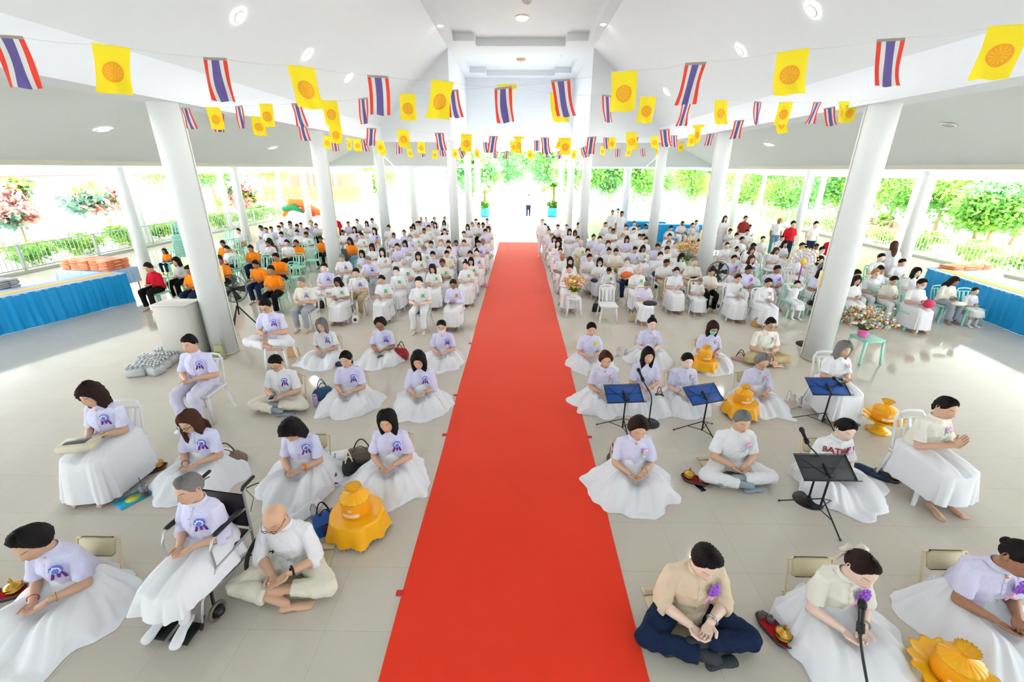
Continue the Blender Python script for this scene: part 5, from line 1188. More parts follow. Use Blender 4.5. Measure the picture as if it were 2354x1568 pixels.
# --- wheelchair
def wheelchair(loc, rz, label):
    GR = mat('wheel_frame', (.70, .71, .73), .3, metal=.8); SEAT = mat('wheelchair_vinyl', (.16, .11, .14), .6, bump=.002, bscale=60); P = []
    for s in (-1, 1):
        f = MB(); x = s*.235
        tube(f, [(x, .23, 1.00), (x, .22, .90), (x, .21, .62), (x, .19, .30)], .012, 10); tube(f, [(x, .21, .78), (x, .05, .80), (x, -.18, .79), (x, -.22, .70), (x, -.22, .50)], .011, 10)
        tube(f, [(x, .21, .52), (x, -.22, .50), (x, -.40, .34), (x, -.46, .15)], .012, 10); tube(f, [(x, .19, .32), (x, -.10, .30), (x, -.30, .34), (x, -.38, .36)], .011, 10); tube(f, [(x, -.02, .50), (x, -.04, .30)], .010, 8)
        P.append(('side_frame', f, GR))
        h = MB(); tube(h, [(x, .22, .99), (x, .24, 1.01), (x, .37, 1.02)], [.014, .018, .017], 10); P.append(('push_handle', h, RUBBER))
        bk = MB(); tube(bk, [(x, .27, .97), (x+s*.02, .33, .96), (x+s*.03, .38, .94)], .006, 6); tube(bk, [(x, .26, .96), (x+s*.04, .28, .85), (x+s*.02, .23, .72)], .003, 6); P.append(('brake_lever', bk, BLACK))
        a = MB(); box(a, (0, 0, 0), (.055, .32, .035), bev=.014); a.xf(Matrix.Translation((x, .0, .815))); P.append(('armrest', a, BLACK))
        wx = s*.29; t = MB(); tube(t, [(wx, .20+.20*math.cos(q), .215+.20*math.sin(q)) for q in np.linspace(0, 2*PI, 41)], .019, 10, closed=True); P.append(('rear_wheel', t, RUBBER)); wi = len(P)-1
        sp = MB()
        for k in range(6): q = 2*PI*k/6+.3; tube(sp, [(wx, .20+.03*math.cos(q), .215+.03*math.sin(q)), (wx, .20+.185*math.cos(q), .215+.185*math.sin(q))], [.014, .011], 6, 0, .6)
        tube(sp, [(wx-.03, .2, .215), (wx+.03, .2, .215)], .035, 14); P.append(('spokes', sp, BLACK, wi))
        cx = s*.235; c = MB(); tube(c, [(cx, -.32+.075*math.cos(q), .095+.075*math.sin(q)) for q in np.linspace(0, 2*PI, 25)], .016, 8, closed=True); P.append(('caster', c, mat('caster_grey', (.45, .42, .38), .6))); ci = len(P)-1
        hb = MB(); tube(hb, [(cx-.012, -.32, .095), (cx+.012, -.32, .095)], .055, 16); tube(hb, [(cx, -.32, .095), (cx-s*.03, -.31, .14), (cx-s*.02, -.30, .34)], .014, 8); P.append(('caster_fork', hb, BLACK, ci))
        ft = MB(); box(ft, (0, 0, 0), (.19, .17, .018), bev=.008); ft.xf(Matrix.Translation((s*.11, -.52, .075))@rotx(.18)); P.append(('footplate', ft, BLACK))
        fs = MB(); tube(fs, [(x, -.44, .20), (x*.98, -.48, .09)], .014, 8); P.append(('footrest_hanger', fs, BLACK))
    st = MB(); box(st, (0, 0, .50), (.46, .42, .05), bev=.02); P.append(('seat', st, SEAT))
    br = MB(); box(br, (0, 0, 0), (.45, .035, .38), bev=.015); br.xf(Matrix.Translation((0, .215, .74))@rotx(-.04)); P.append(('backrest', br, SEAT))
    xb = MB(); tube(xb, [(-.22, 0, .32), (.22, 0, .48)], .010, 8); tube(xb, [(.22, .02, .32), (-.22, .02, .48)], .010, 8); P.append(('cross_brace', xb, GR))
    return place('wheelchair', P, loc, rz, label, 'wheelchair')
r2, l2, rz2 = NEAR['L2']; wheelchair((l2[0], l2[1]-.02, 0), rz2, 'folding wheelchair with black armrests and grey tube frame under the elderly woman').scale = (.92, .94, .87)
# --- skirted tables
def pleats(mb, P0, P1, h, amp=.022, n=160, dens=60., z1=.001):
    P0, P1 = A3(P0[0], P0[1], 0), A3(P1[0], P1[1], 0); d = P1-P0; L = np.linalg.norm(d); d /= L; nrm = A3(d[1], -d[0], 0); V = []
    R_ = np.random.RandomState(int(L*10)); xs = np.linspace(0, L, n); ph = R_.uniform(0, 6, 4)
    f = .5*np.sin(xs*dens*.5+ph[0]+1.5*np.sin(xs*2.1))+.35*np.sin(xs*dens*.27+ph[1])+.3*np.sin(xs*dens*.9+ph[2]+2*np.sin(xs*1.3))
    for t in np.linspace(0, 1, 14):
        a = amp*(.35+1.*t); z = h*(1-t)+z1*t; sag = .02*np.sin(xs*3+4*t)*t
        V.append(P0+d*xs[:, None]+nrm*(a*f+.02*t+sag)[:, None]+A3(0, 0, 1)*(z+0*xs)[:, None])
    mb.add(np.vstack(V), grid_faces(14, n, False)); return mb
BSK = mat('blue_satin', (.03, .64, .92), .42, spec=.5, bump=.004, bscale=14); TOPW = mat('table_top_white', (.90, .91, .95), .4); YCL = mat('yellow_runner', (.98, .80, .40), .7); PALEB = mat('pale_blue_cloth', (.70, .80, .93), .6)
def long_table(A, B, depth, h, label, runner=True, flip=1):
    A, B = A3(*A), A3(*B); d = (B-A)/np.linalg.norm(B-A); nrm = A3(-d[1], d[0], 0)*flip; L = np.linalg.norm(B-A); n = int(L*45)
    t = empty('skirted_table', (0, 0, 0), 0, label, 'table', 'blue skirted tables'); m = MB()
    C, D_ = B+nrm*depth, A+nrm*depth
    V = [A, B, C, D_]; V = [v*[1, 1, 0]+[0, 0, h] for v in V]; V2 = [v-A3(0, 0, .03) for v in V]; m.add(V+V2, [(0, 1, 2, 3), (7, 6, 5, 4), (0, 4, 5, 1), (1, 5, 6, 2), (2, 6, 7, 3), (3, 7, 4, 0)]); m.build('table_top', PALEB, t, smooth=False)
    s = MB(); pleats(s, A, B, h-.004, n=n); s.build('front_skirt', BSK, t); s = MB(); pleats(s, B, C, h-.004, n=60); s.build('side_skirt', BSK, t); s = MB(); pleats(s, D_, A, h-.004, n=60); s.build('side_skirt', BSK, t)
    if runner:
        r = MB(); a0, b0 = A+nrm*depth*.25+d*.1, B+nrm*depth*.25-d*.1; a1, b1 = A+nrm*depth*.6+d*.1, B+nrm*depth*.6-d*.1; r.add([v*[1, 1, 0]+[0, 0, h+.004] for v in (a0, b0, b1, a1)], [(0, 1, 2, 3)]); r.build('runner', YCL, t)
    for p in (A, B, C, D_):
        q = p*.9+(A+B+C+D_)/4*.1; l = MB(); tube(l, [(q[0], q[1], 0), (q[0], q[1], h-.02)], .02, 8); l.build('leg', GLV, t)
    return t
GLV = mat('table_leg', (.6, .6, .62), .4, metal=.5)
A = atz(310, 693); B0 = atz(0, 772); dd = (B0-A)/np.linalg.norm(B0-A)
long_table(A+dd*5.2, A, .75, .78, 'long blue satin skirted table along the left side with a yellow runner', flip=1)
A_ = atz(2112, 678); B_ = atz(2354, 772); d2 = (B_-A_)/np.linalg.norm(B_-A_)
long_table(A_, A_+d2*5.5, .75, .78, 'long blue satin skirted table along the right side behind the seated women', flip=1)
def small_table(c, rz, w, d, h, label, m, skirt=None):
    t = MB(); box(t, (0, 0, h-.015), (w, d, .03), bev=.005); P = [('table_top', t, m)]
    for sx in (-1, 1):
        for sy in (-1, 1): l = MB(); tube(l, [(sx*(w/2-.06), sy*(d/2-.06), 0), (sx*(w/2-.06), sy*(d/2-.06), h-.03)], .016, 8); P.append(('leg', l, GLV))
    if skirt:
        s = MB(); pleats(s, (-w/2, -d/2), (w/2, -d/2), h-.01, n=80, z1=h*.45); pleats(s, (w/2, -d/2), (w/2, d/2), h-.01, n=40, z1=h*.45); P.append(('table_cloth', s, skirt))
    return place('folding_table', P, c, rz, label, 'table')
OR = mat('orange_pack', (.97, .56, .36), .45, bump=.002, bscale=30); OR2 = mat('orange_pack_light', (.98, .66, .50), .4, bump=.002, bscale=30)
def packs(c, rz, nx, ny, nz, z0, label, grp, w=.30, d=.22, h=.045, m=None):
    k = 0
    pm = [None]
    def one(x, y, z, r):
        nonlocal k
        if pm[0] is None:
            b = MB(); box(b, (0, 0, 0), (w*.96, d*.94, h*.9), bev=.014); pm[0] = [b.mesh('pack', [q]) for q in (m or (OR, OR2))]
        o = link('orange_packet' if not m else 'book_bundle', pm[0][k % 2]); cs, sn = math.cos(rz), math.sin(rz); o.location = (c[0]+cs*x-sn*y, c[1]+sn*x+cs*y, z); o.rotation_euler = (RS.uniform(-.03, .03), RS.uniform(-.03, .03), rz+r)
        tag(o, None, 'packet' if not m else 'bundle', grp); o['label'] = label; k += 1
    for l in range(nz):
        for i in range(nx):
            for j in range(ny): one((i-(nx-1)/2)*w+RS.uniform(-.02, .02), (j-(ny-1)/2)*d+RS.uniform(-.015, .015), z0+h*(l+.5), RS.uniform(-.06, .06))
tp = atz(200, 622, .74); small_table((tp[0], tp[1]+.3, 0), -.12, 1.75, .8, .74, 'folding table with pale blue cloth behind the left blue table', PALEB, PALEB)
packs((tp[0], tp[1]+.3), -.12, 5, 3, 6, .745, 'orange wrapped packet in the neat pile behind the left blue table', 'orange packets piled on the left')
tp = atz(2248, 632, .74); small_table((tp[0]+.35, tp[1]+.75, 0), .25, 1.8, .8, .74, 'folding table with pale blue cloth behind the right blue table', PALEB, PALEB)
packs((tp[0]+.35, tp[1]+.75), .25, 4, 2, 3, .745, 'orange wrapped packet in the loose pile behind the right blue table', 'orange packets piled on the right', w=.38)
tp = atz(2, 668, .74); packs((tp[0]-.1, tp[1]+.1), -.1, 2, 2, 5, .75, 'grey bundle in the stack at the far left end of the blue table', 'grey bundles', m=(mat('grey_bundle', (.66, .66, .68), .6), mat('grey_bundle_b', (.72, .72, .74), .6)))
# --- flower arrangements
FC = [mat('fl_%d' % i, c, .6) for i, c in enumerate([(.98, .80, .18), (.97, .62, .50), (.92, .45, .70), (.92, .25, .22), (.25, .65, .85), (.98, .97, .95), (.62, .72, .38)])]
def flowers(loc, label, pot, potm, R_=.24, H=.5, cols=(0, 0, 1, 2, 5, 6), n=110, seed=0, z0=0., r=.09, spread=.9):
    rs = np.random.RandomState(seed); P = []
    p = MB(); lathe(p, [(r*.7, 0), (r*.75, .01), (r, .14), (r*1.05, .15), (r*.95, .14), (r*.9, .12)], n=28); P.append(('pot', p, potm))
    b = MB(); lathe(b, [(r*.98, .115), (r*1.02, .12), (r*1.04, .135), (r*1.02, .14)], n=28); P.append(('pot_band', b, pot))
    st = MB(); fl = MB(); lf = MB()
    for i in range(n*2):
        a = rs.uniform(0, 2*PI); e = rs.uniform(0, 1)**.6*spread; d = A3(math.cos(a)*math.sin(e), math.sin(a)*math.sin(e), math.cos(e)); L = H*rs.uniform(.55, 1.)
        q = A3(0, 0, .13)+d*L*np.array([R_/.24, R_/.24, 1]); 
        if i % 2 == 0: tube(st, [(0, 0, .1), A3(0, 0, .13)+d*L*.5, q], .0022, 4, cap=0)
        M = Matrix.Rotation(rs.uniform(0, 3), 4, 'X')@Matrix.Rotation(rs.uniform(0, 3), 4, 'Y'); s = rs.uniform(.018, .034)
        for k in range(3): ellip(fl, q+rs.normal(size=3)*.008, (s, s*.45, s), 6, 4, int(rs.choice(cols)), M@Matrix.Rotation(k*1.05, 4, 'X'))
    for i in range(26):
        a = rs.uniform(0, 2*PI); d = A3(math.cos(a), math.sin(a), rs.uniform(.2, 1.2)); q = A3(0, 0, .13)+d*rs.uniform(.06, .16); ellip(lf, q, (.03, .008, .015), 6, 4, 0, Matrix.Rotation(a, 4, 'Z'))
    P += [('stems', st, mat('stem', (.45, .58, .3), .7)), ('blossoms', fl, FC), ('leaves', lf, mat('leaf_fresh', (.38, .60, .25), .6))]
    return place('flower_arrangement', P, (loc[0], loc[1], z0), 0, label, 'flowers')
s1 = atz(1317, 725); stool(PLW, (s1[0], s1[1], 0), 0, 'white plastic stool under the flower arrangement next to the carpet', .46, .17)
flowers(s1, 'arrangement of yellow, pink and purple flowers in a white and gold pot beside the carpet', FC[0], PLW, .24, .42, seed=1, z0=.465)
s2 = atz(1978, 828); stool(PLG, (s2[0], s2[1], 0), .1, 'mint green stool under the pink flower pot beside the right column', .48, .2)
flowers(atD(1976, 790, s2[1]), 'red, blue and yellow ribbon flowers in a bright pink pot on the green stool', mat('pot_pink', (.96, .45, .75), .4), mat('pot_pink', (.96, .45, .75), .4), .30, .44, cols=(3, 4, 0, 5, 5, 1, 6), n=150, seed=2, z0=.485, spread=1.1)
s3 = atz(1573, 640); flowers(s3, 'tall pale pink and yellow ribbon tree in the middle of the right hand rows', FC[6], FC[6], .20, .75, cols=(1, 1, 0, 5, 6), n=110, seed=3, z0=.45, r=.06); stool(PLW, (s3[0], s3[1], 0), 0, 'white stool holding the tall ribbon tree in the right hand rows', .44, .16)
# folded banknote fan tree on the right
s4 = atz(1838, 700); t = empty('money_fan', (s4[0], s4[1]+.3, .0), 0, 'decorative half-round fan of folded paper with yellow ribbons among the right hand seats', 'decoration')
m = MB()
for k in range(26):
    a = PI*k/25; c, s = math.cos(a), math.sin(a)
    for rr, w_, mm in ((.16, .05, 0), (.24, .06, 1), (.32, .06, 2)):
        b = MB(); box(b, (0, 0, 0), (.055, .006, .075), m=(0, 2, 1)[(k+mm) % 3]); b.xf(Matrix.Translation((rr*c*1.0, .004*k % .02, 1.10+rr*s))@Matrix.Rotation(PI/2-a, 4, 'Y')); m.merge(b)
m.build('paper_fan', [mat('note_white', (.95, .93, .93), .6), mat('note_pink', (.95, .80, .84), .6), mat('note_green', (.80, .88, .84), .6)], t)
m = MB()
for k in range(16):
    a = PI*k/15; M = Matrix.Rotation(a, 4, 'Y'); ellip(m, (.40*math.cos(a), 0, 1.1+.36*math.sin(a)), (.03, .012, .02), 7, 5, 0, M)
m.build('yellow_bows', FC[0], t)['kind'] = 'stuff'; m = MB(); lathe(m, [(.001, 0), (.08, .0), (.08, .02), (.001, .02)], n=24); m.xf(Matrix.Translation((0, -.02, 1.1))@rotx(PI/2)); m.build('rosette', FC[0], t)
m = MB(); tube(m, [(0, 0, .44), (0, 0, 1.1)], .02, 8); m.build('stem', mat('pot_violet', (.75, .35, .80), .5), t); stool(PLG, (s4[0], s4[1]+.3, 0), 0, 'mint green stool holding the half-round paper fan', .44, .16)
# flip flops by the carpet
m = MB(); 
for s in (0, .11): box(m, (s, 0, .012), (.08, .22, .022), bev=.008); tube(m, [(s-.03, .02, .02), (s, -.03, .06), (s+.03, .02, .02)], .008, 6)
m.build('sandals', mat('pink_rubber', (.92, .55, .62), .6), loc=atz(1113, 659), rz=1.2, label='pair of pink sandals left on the floor beside the carpet edge', cat='shoes')
# ================================================================= AUDIENCE
# each row: zoom-tile x, y of the top of the head, hair, hair colour, shirt, lower, badge, extras
TILE = dict(A=(480, 480, 5.226), B=(780, 480, 5.227), C=(1230, 460, 5.227), D=(1560, 480, 5.2275), E=(1900, 380, 3.7335), F=(0, 350, 3.484))
# extras: s standing, m mask, q glasses, x cross-legged on seat, G green chair, y child, L long sleeve, A arms up, N no chair
CR = '''A 350 235 s k w h - G|A 160 380 s k o n - G|A 205 440 t k w n - G|A 110 560 s k o b - G|A 495 435 s k o n - G|A 620 200 i k v k - G|A 680 220 t k w k - G|A 745 212 s k v k - G|A 550 618 s k o n - G
A 735 682 s k o b - G|A 800 532 s k o n - G|A 705 378 t k w n - G|A 930 370 s k w b - G|A 1045 370 t k o n - G|A 865 275 s k v t - G|A 835 200 s k w k - G|A 870 160 t k w k - G|A 970 145 s k w k - G
A 972 178 i g w k - G|A 1055 250 s k w b - G|A 1052 182 s x v t - G|A 1100 165 s k w k - G|A 1175 222 t k v k - G|A 1165 275 s x w k G G|A 1225 140 i g v k - G|A 1285 172 t k w b - G|A 1335 330 t k o b - G
A 1500 60 s k r n - sN|A 1670 150 z x v t - G|A 1605 250 z k w t - G|A 1745 215 b k w k V G|A 1690 345 l k o j - G|A 1590 545 s g w t B w|A 1378 650 s k v t B x|A 1102 820 z g c y B w|A 1540 820 l k w k G w
A 1762 715 s k w h B w|A 722 350 l x m k - G
F 1178 888 i x r b - GL|F 1310 768 l x o n - Gy|F 1405 842 b k g b - GL|F 1505 905 s k o n - G
B 210 122 s k w b - G|B 325 148 b k w k - G|B 390 112 s k w t - G|B 420 230 b k v k V G|B 265 288 s x w k G w|B 385 418 b x w k - wq|B 455 390 i y w k - wm|B 268 497 b k v k - w|B 340 570 s g v y B w|B 512 475 b k w k R wq
B 590 180 s k w t - w|B 650 285 z x v t - w|B 690 415 s k v k - w|B 775 250 t k v k - w|B 785 380 b x v k - w|B 850 315 i g v k R w|B 860 210 s x w k Y w|B 885 180 l k w k - w|B 935 150 s x w t - w|B 967 146 s k w k - w
B 980 95 z y v t - w|B 1040 95 z y v t - w|B 925 275 z w w t G w|B 1015 230 z x w t - w|B 1070 195 s x w k Y w|B 1140 100 i g w k - w|B 1115 146 s k w t - w|B 1150 160 l k w k - w|B 1265 95 i g w t - w|B 1255 140 b k w b - w
B 1265 238 s k w t - w|B 1100 385 s x v k - w|B 1015 450 i g w k G wm|B 1220 370 i y w k - w|B 1310 378 s k w t - wq|B 1400 375 z x v t - w|B 1495 372 s k w k - w|B 945 518 l x w k G w|B 775 605 i w w k G wm|B 680 698 s x w k G wm
B 1120 510 s k v k - wm|B 1235 600 t n c k G w|B 1315 448 s k w t B w|B 1290 500 s k c k Y w|B 1115 665 b x w k G w|B 950 818 s k w t G w|B 505 795 t k w k G w|B 1365 845 t x v k R wL|B 1515 622 u k w k G w|B 1580 582 l k w k G w
B 1570 500 t k w k - w|B 1650 482 u k w k B w|B 1670 375 s k v k B w|B 1725 362 i g v k - w|B 1495 268 s x w k Y w|B 1540 185 l x w k - w|B 1600 160 i g w t - w|B 1640 120 s x w t - w|B 1675 165 s k w b - w|B 1725 162 s x w t - w
B 1775 115 s k w t - w|B 1790 210 b k w k - wm|B 1752 240 s k v k - wm
C 90 222 z g w t - sm|C 120 280 s k v b - w|C 150 310 s k w t - w|C 170 340 z x w t - w|C 200 400 i g v t - w|C 230 430 l k w k - w|C 275 478 b k w k - w|C 305 570 t k v k - w|C 330 640 z y w t - w|C 425 685 b k w k - w
C 415 770 t k w k G wL|C 275 288 s k w b - w|C 380 290 z x w t - w|C 415 345 b k w k - w|C 480 362 b n w k - w|C 515 432 s k v k - w|C 550 485 i w c h G w|C 525 268 s k v k - w|C 575 238 z x w t - w|C 592 310 s k v k G w
C 580 130 z x w t - s|C 635 585 i k v k - w|C 655 645 s k w k - w|C 705 408 t k v k - w|C 780 432 s k v t - w|C 780 695 b k w k - wm|C 890 812 s k w k G wLd|C 880 490 i n v k - w|C 890 570 s x w t - w|C 975 580 s k c h - w
C 1110 695 i g w n - wm|C 1000 245 s k w t - w|C 940 340 s x w k - w|C 905 325 i g w t - w|C 845 262 z x w t - w|C 875 235 z x w t - w|C 1000 100 s x w t - s|C 935 115 z x w t - s|C 1045 130 z x w t - s|C 1095 297 s k c t - w
C 1055 400 i y w k - wm|C 1105 432 b k v k - w|C 1190 335 s k w t - w|C 1250 300 z x w t - w|C 1330 285 z x w t - w|C 1195 250 z x w t - w|C 1260 405 s k w k - wm|C 1302 405 s k w k - w|C 1335 445 s x w k - w|C 1205 560 s k v k G w
C 1300 540 l k w k G wL|C 1255 785 z w w k G w|C 1350 980 i g v k Y wd|C 1475 525 i x v k - w|C 1510 625 i x w n - wm|C 1590 555 s k w k G w|C 1582 710 s x w h - w|C 1610 485 i g w k - w|C 1620 400 s x w t - w|C 1635 305 s k w k - w
C 1700 495 i g w k - wq|C 1705 805 t x w k - wm
D 50 145 z x w t - w|D 170 170 s x w k - w|D 215 135 s k v k - w|D 300 220 s x v t - w|D 260 358 s k w b - w|D 170 385 s k v k - w|D 40 538 b k w k - wm|D 200 585 s g c h - w|D 260 832 z g w k Y wd|D 405 708 t x c b - wq
D 565 80 l n w k - s|D 815 80 t k m k - s|D 860 185 z x w t - w|D 830 248 s k w t - w|D 700 288 s k w k - wm|D 625 240 i x w k - w|D 590 400 z x w t - w|D 765 335 t k w n - w|D 705 450 t k w k - wy|D 675 555 s k v k V w
D 885 452 l n w k - w|D 905 412 s k w t - w|D 1020 330 s k w t - w|D 720 782 t x w k G wL|D 850 680 s k v t V w|D 885 552 l n w k V w|D 1190 680 s k v t V w|D 1090 830 t x w k R wqL|D 1432 862 s k w k - GyA|D 1250 318 z x w t - w
D 1220 110 z y w j - s|D 1385 145 s k r n - s|D 1280 380 l k w k - w|D 1180 462 l n w k - w|D 1660 150 s k c n - s|D 1490 405 t k v k - w|D 1665 415 z x w t - w|D 1735 455 s k w t - wm|D 1590 490 l n w k - w|D 1450 545 s k w k - w
D 1710 570 b k w k - w|D 1715 665 z g w k - w|D 1735 715 b k v k - G|D 1880 300 s k r n - s
E 265 948 b x w k - G|E 270 898 s k w t - G|E 480 757 s k w t - G|E 590 650 l n w k - sZ|E 470 862 s k w t - G|E 432 892 i y w t - Gm|E 655 803 s k w t - G|E 590 950 t k c t - G|E 785 880 b k w k - G|E 830 972 t k w k - Gm|E 1110 955 l x c y - GL|E 1290 1048 t x w k - Gy'''
HS = dict(s='short', b='bob', l='long', t='tied', u='topbun', z='buzz', i='side')
SW = dict(w='white', v='lavender', o='orange', c='cream', r='red', g='grey', m='dark red')
LW = dict(k='white skirt', t='white trousers', b='black trousers', n='navy trousers', h='khaki trousers', y='grey trousers', j='light jeans')
BW = dict(B='blue badge', G='green ribbon', Y='yellow flower', V='purple flower', R='peach ribbon', P='pink badge')
HW = dict(k='black', g='grey', w='white', n='brown', x='dark', y='fair')
HD = dict(s='short %s hair', b='%s bobbed hair', l='long %s hair', t='tied %s hair', u='a high %s bun', z='very short %s hair', i='neat %s hair')
people_list = []
for i, e in enumerate([q for ln in CR.split('\n') for q in ln.split('|')]):
    a = e.split(); T = TILE[a[0]]; px, py = T[0]+float(a[1])/T[2], T[1]+float(a[2])/T[2]
    people_list.append(dict(px=px, py=py, hair=a[3], hc=a[4], top=a[5], low=a[6], badge=a[7], ex=a[8], i=i, tile=a[0]))
for p in people_list:
    z = 1.60 if 's' in p['ex'] else 1.12
    if 'y' in p['ex']: z *= .85
    p['p'] = atz(p['px'], p['py'], z)
# rows by distance on each side
rows = {}
seated = [p for p in people_list if 's' not in p['ex']]
for p in seated:
    p['side'] = 'left' if p['px'] < 1190 else 'right'
    p['row'] = int(round((p['p'][1]-8.6)/1.0))
    rows.setdefault((p['side'], p['row']), []).append(p)
for k, L in rows.items():
    L.sort(key=lambda q: abs(q['p'][0]))
    for n, q in enumerate(L): q['seat'] = n+1
ORD = ['front', 'second', 'third', 'fourth', 'fifth', 'sixth', 'seventh', 'eighth', 'ninth', 'tenth', 'eleventh', 'twelfth', 'thirteenth', 'fourteenth', 'fifteenth', 'sixteenth', 'seventeenth', 'eighteenth']
rowids = {s: sorted({k[1] for k in rows if k[0] == s}) for s in ('left', 'right')}
NUM = ['nearest the carpet', 'second from the carpet', 'third from the carpet', 'fourth from the carpet', 'fifth from the carpet', 'sixth from the carpet', 'seventh from the carpet', 'eighth from the carpet', 'ninth from the carpet', 'tenth from the carpet', 'eleventh from the carpet', 'twelfth from the carpet', 'thirteenth from the carpet', 'fourteenth from the carpet', 'fifteenth from the carpet', 'sixteenth from the carpet', 'seventeenth from the carpet', 'eighteenth from the carpet']
def seatname(p): return '%s row %s, %s' % (ORD[min(rowids[p['side']].index(p['row']), 17)], p['side'], NUM[min(p['seat']-1, 17)])
cproto = {}
for p in people_list:
    i = p['i']; ex = p['ex']; w = p['p']; near_ = w[1] < 12.5
    male = 1 if (p['hair'] in 'sz' and p['low'] != 'k' and p['hc'] != 'n') else 0
    pitch = [.15, .30, .42][i % 3]; yaw = [0, .12, -.12, 0][i % 4] if near_ else 0.
    lod = 1 if w[1] < 13. else 2
    pose = 'stand' if 's' in ex else 'stool' if 'x' in ex else 'chair'
    sc = (.78 if 'y' in ex else 1.)*(.91 if 's' not in ex else .97)*(1+.04*(((i*37) % 7)/3.-1))*(.86 if 'd' in ex else 1.)
    if 'd' in ex: pitch = .7
    sk = 'abbdbc'[i % 6] if w[1] < 30 else 'b'
    if p['top'] == 'o': sk = 'c'
    if i == [q['i'] for q in people_list if q['tile'] == 'D' and abs(q['px']-1787.6) < 1][0]: sk = 'c'
    rz = RS.uniform(-.10, .10)+(-.0 if p['px'] < 1190 else .0)
    if 'Z' in ex: rz = PI-.3
    loc = spot(p['px'], p['py'], rz, pose, pitch, .08, yaw, male, sc)
    for cx_, cy_ in [(q*XM, D0+ST*k) for q in (-1, 1) for k in range(4)]+[(q*(XP+.02), d) for q in (-1, 1) for d in (19.1, 24.9)]+[(q*13.45, d) for q in (-1, 1) for d in (15.6, 22.)]:
        if math.hypot(loc[0]-cx_, loc[1]-.15-cy_) < .5: k_ = (cy_+.62)/loc[1] if loc[1] > cy_-.05 else (cy_-.50)/loc[1]; loc = np.array([loc[0]*k_, loc[1]*k_, loc[2]])
    hd = HD[p['hair']] % HW[p['hc']]
    if pose != 'stand':
        lb = 'person, %s, %s shirt, %s; %s' % (hd.replace('a high', 'high'), SW[p['top']].split()[-1], BW.get(p['badge'], LW[p['low']].split()[-1]), seatname(p))
    else: lb = 'standing person, %s, %s top, behind the %s seats' % (hd, SW[p['top']], 'left' if p['px'] < 1190 else 'right')+(', %s from the carpet' % ['first', 'second', 'third', 'fourth', 'fifth', 'sixth', 'seventh', 'eighth', 'ninth', 'tenth', 'eleventh', 'twelfth', 'thirteenth', 'fourteenth', 'fifteenth'][min(14, sorted([q['px'] for q in people_list if 's' in q['ex'] and q['px'] > 1190]).index(p['px']))] if p['px'] > 1190 else '')
    if 'y' in ex: lb = lb.replace('person', 'child')
    mask = ('mint' if p['tile'] == 'D' and p['px'] < 1570 else 'blue' if p['tile'] == 'C' and p['px'] > 1480 and near_ else 'white') if 'm' in ex else None
    person(tuple(loc), rz, pose, p['top'], p['low'], HS[p['hair']], p['hc'], None if p['badge'] == '-' else p['badge'], sk, male, pitch, yaw, .08, sleeve='long' if 'L' in ex else 'short', mask=mask,
           glasses='q' in ex and near_, seed=i, lod=lod, label=lb, group='seated audience on chairs' if pose != 'stand' else 'people standing behind the audience', scale=sc, chubby=[0, .4, .2][i % 3], hands='up' if 'A' in ex else 'lap',
           skirt=None if p['low'] != 'k' else dict(hem=[.10, .13][i % 2] if 'y' not in ex else .34, flare=.05), socks='white' if 'y' in ex and near_ else None)
    if pose != 'stand' and 'N' not in ex:
        c, s = math.cos(rz), math.sin(rz); off = -.09*sc; q = (loc[0]-s*off, loc[1]+c*off, 0); col = 'g' if 'G' in ex else 'w'
        cl = '%s plastic chair; %s' % ('mint green' if col == 'g' else 'white', seatname(p))
        if w[1] < 12.2: full_chair(col, q, rz, cl, 'audience chairs').scale = (.92,)*3
        else: link('plastic_chair', CHG if col == 'g' else CHW, None, q, rz, cl, 'chair', 'audience chairs').scale = (.92,)*3
# empty chairs
EM = [('w', 1398, 742, 'empty white plastic chair facing the camera at the front of the right hand rows', 0.), ('g', 560, 632, 'empty mint chair in the left rows behind the tripod fan', .1), ('g', 690, 612, 'empty mint chair left of the second column', 0.1), ('g', 714, 627, 'empty mint chair beside the second left column', 0), ('g', 680, 645, 'empty mint chair nearest the grey haired man in grey trousers', 0),
      ('g', 666, 672, 'empty mint stool-like chair in front of the orange shirts', 0.), ('g', 535, 600, 'empty mint chair in the left rows next to the woman in a white t-shirt', 0), ('g', 520, 572, 'empty mint chair at the far left of the audience', 0), ('g', 605, 650, 'empty mint chair beside the boy in orange behind the fan', 0),
      ('g', 700, 590, 'empty mint chair behind the orange shirts near the second column', 0), ('g', 530, 655, 'empty mint chair directly behind the tripod fan', 0), ('w', 1660, 690, 'empty white chair behind the woman with green ribbon on the right', 0), ('w', 1820, 690, 'empty white chair beside the half-round paper fan', 0), ('g', 1745, 690, 'empty mint chair between purple badge wearers on the right', 0),
      ('w', 895, 602, 'empty white chair in the middle of the left rows', 0), ('w', 1770, 650, 'empty white chair in the middle of the right hand rows', 0), ('g', 850, 560, 'empty mint chair near the third left column', 0)]
for c, x, y, lb, rz in EM:
    b = atz(x, y); q = A3(b[0], b[1]+.2, 0)
    if b[1] < 12.5: full_chair(c, q, rz, lb, 'empty chairs').scale = (.93,)*3
    else: link('plastic_chair', CHG if c == 'g' else CHW, None, q, rz, lb, 'chair', 'empty chairs').scale = (.93,)*3
b = atz(418, 618)
for k in range(14): link('plastic_chair', CHG, None, (b[0], b[1]+.3, .055*k), .5, 'mint plastic chair in the tall stack behind the near left column', 'chair', 'stacked mint chairs')
b = atz(1350, 985)
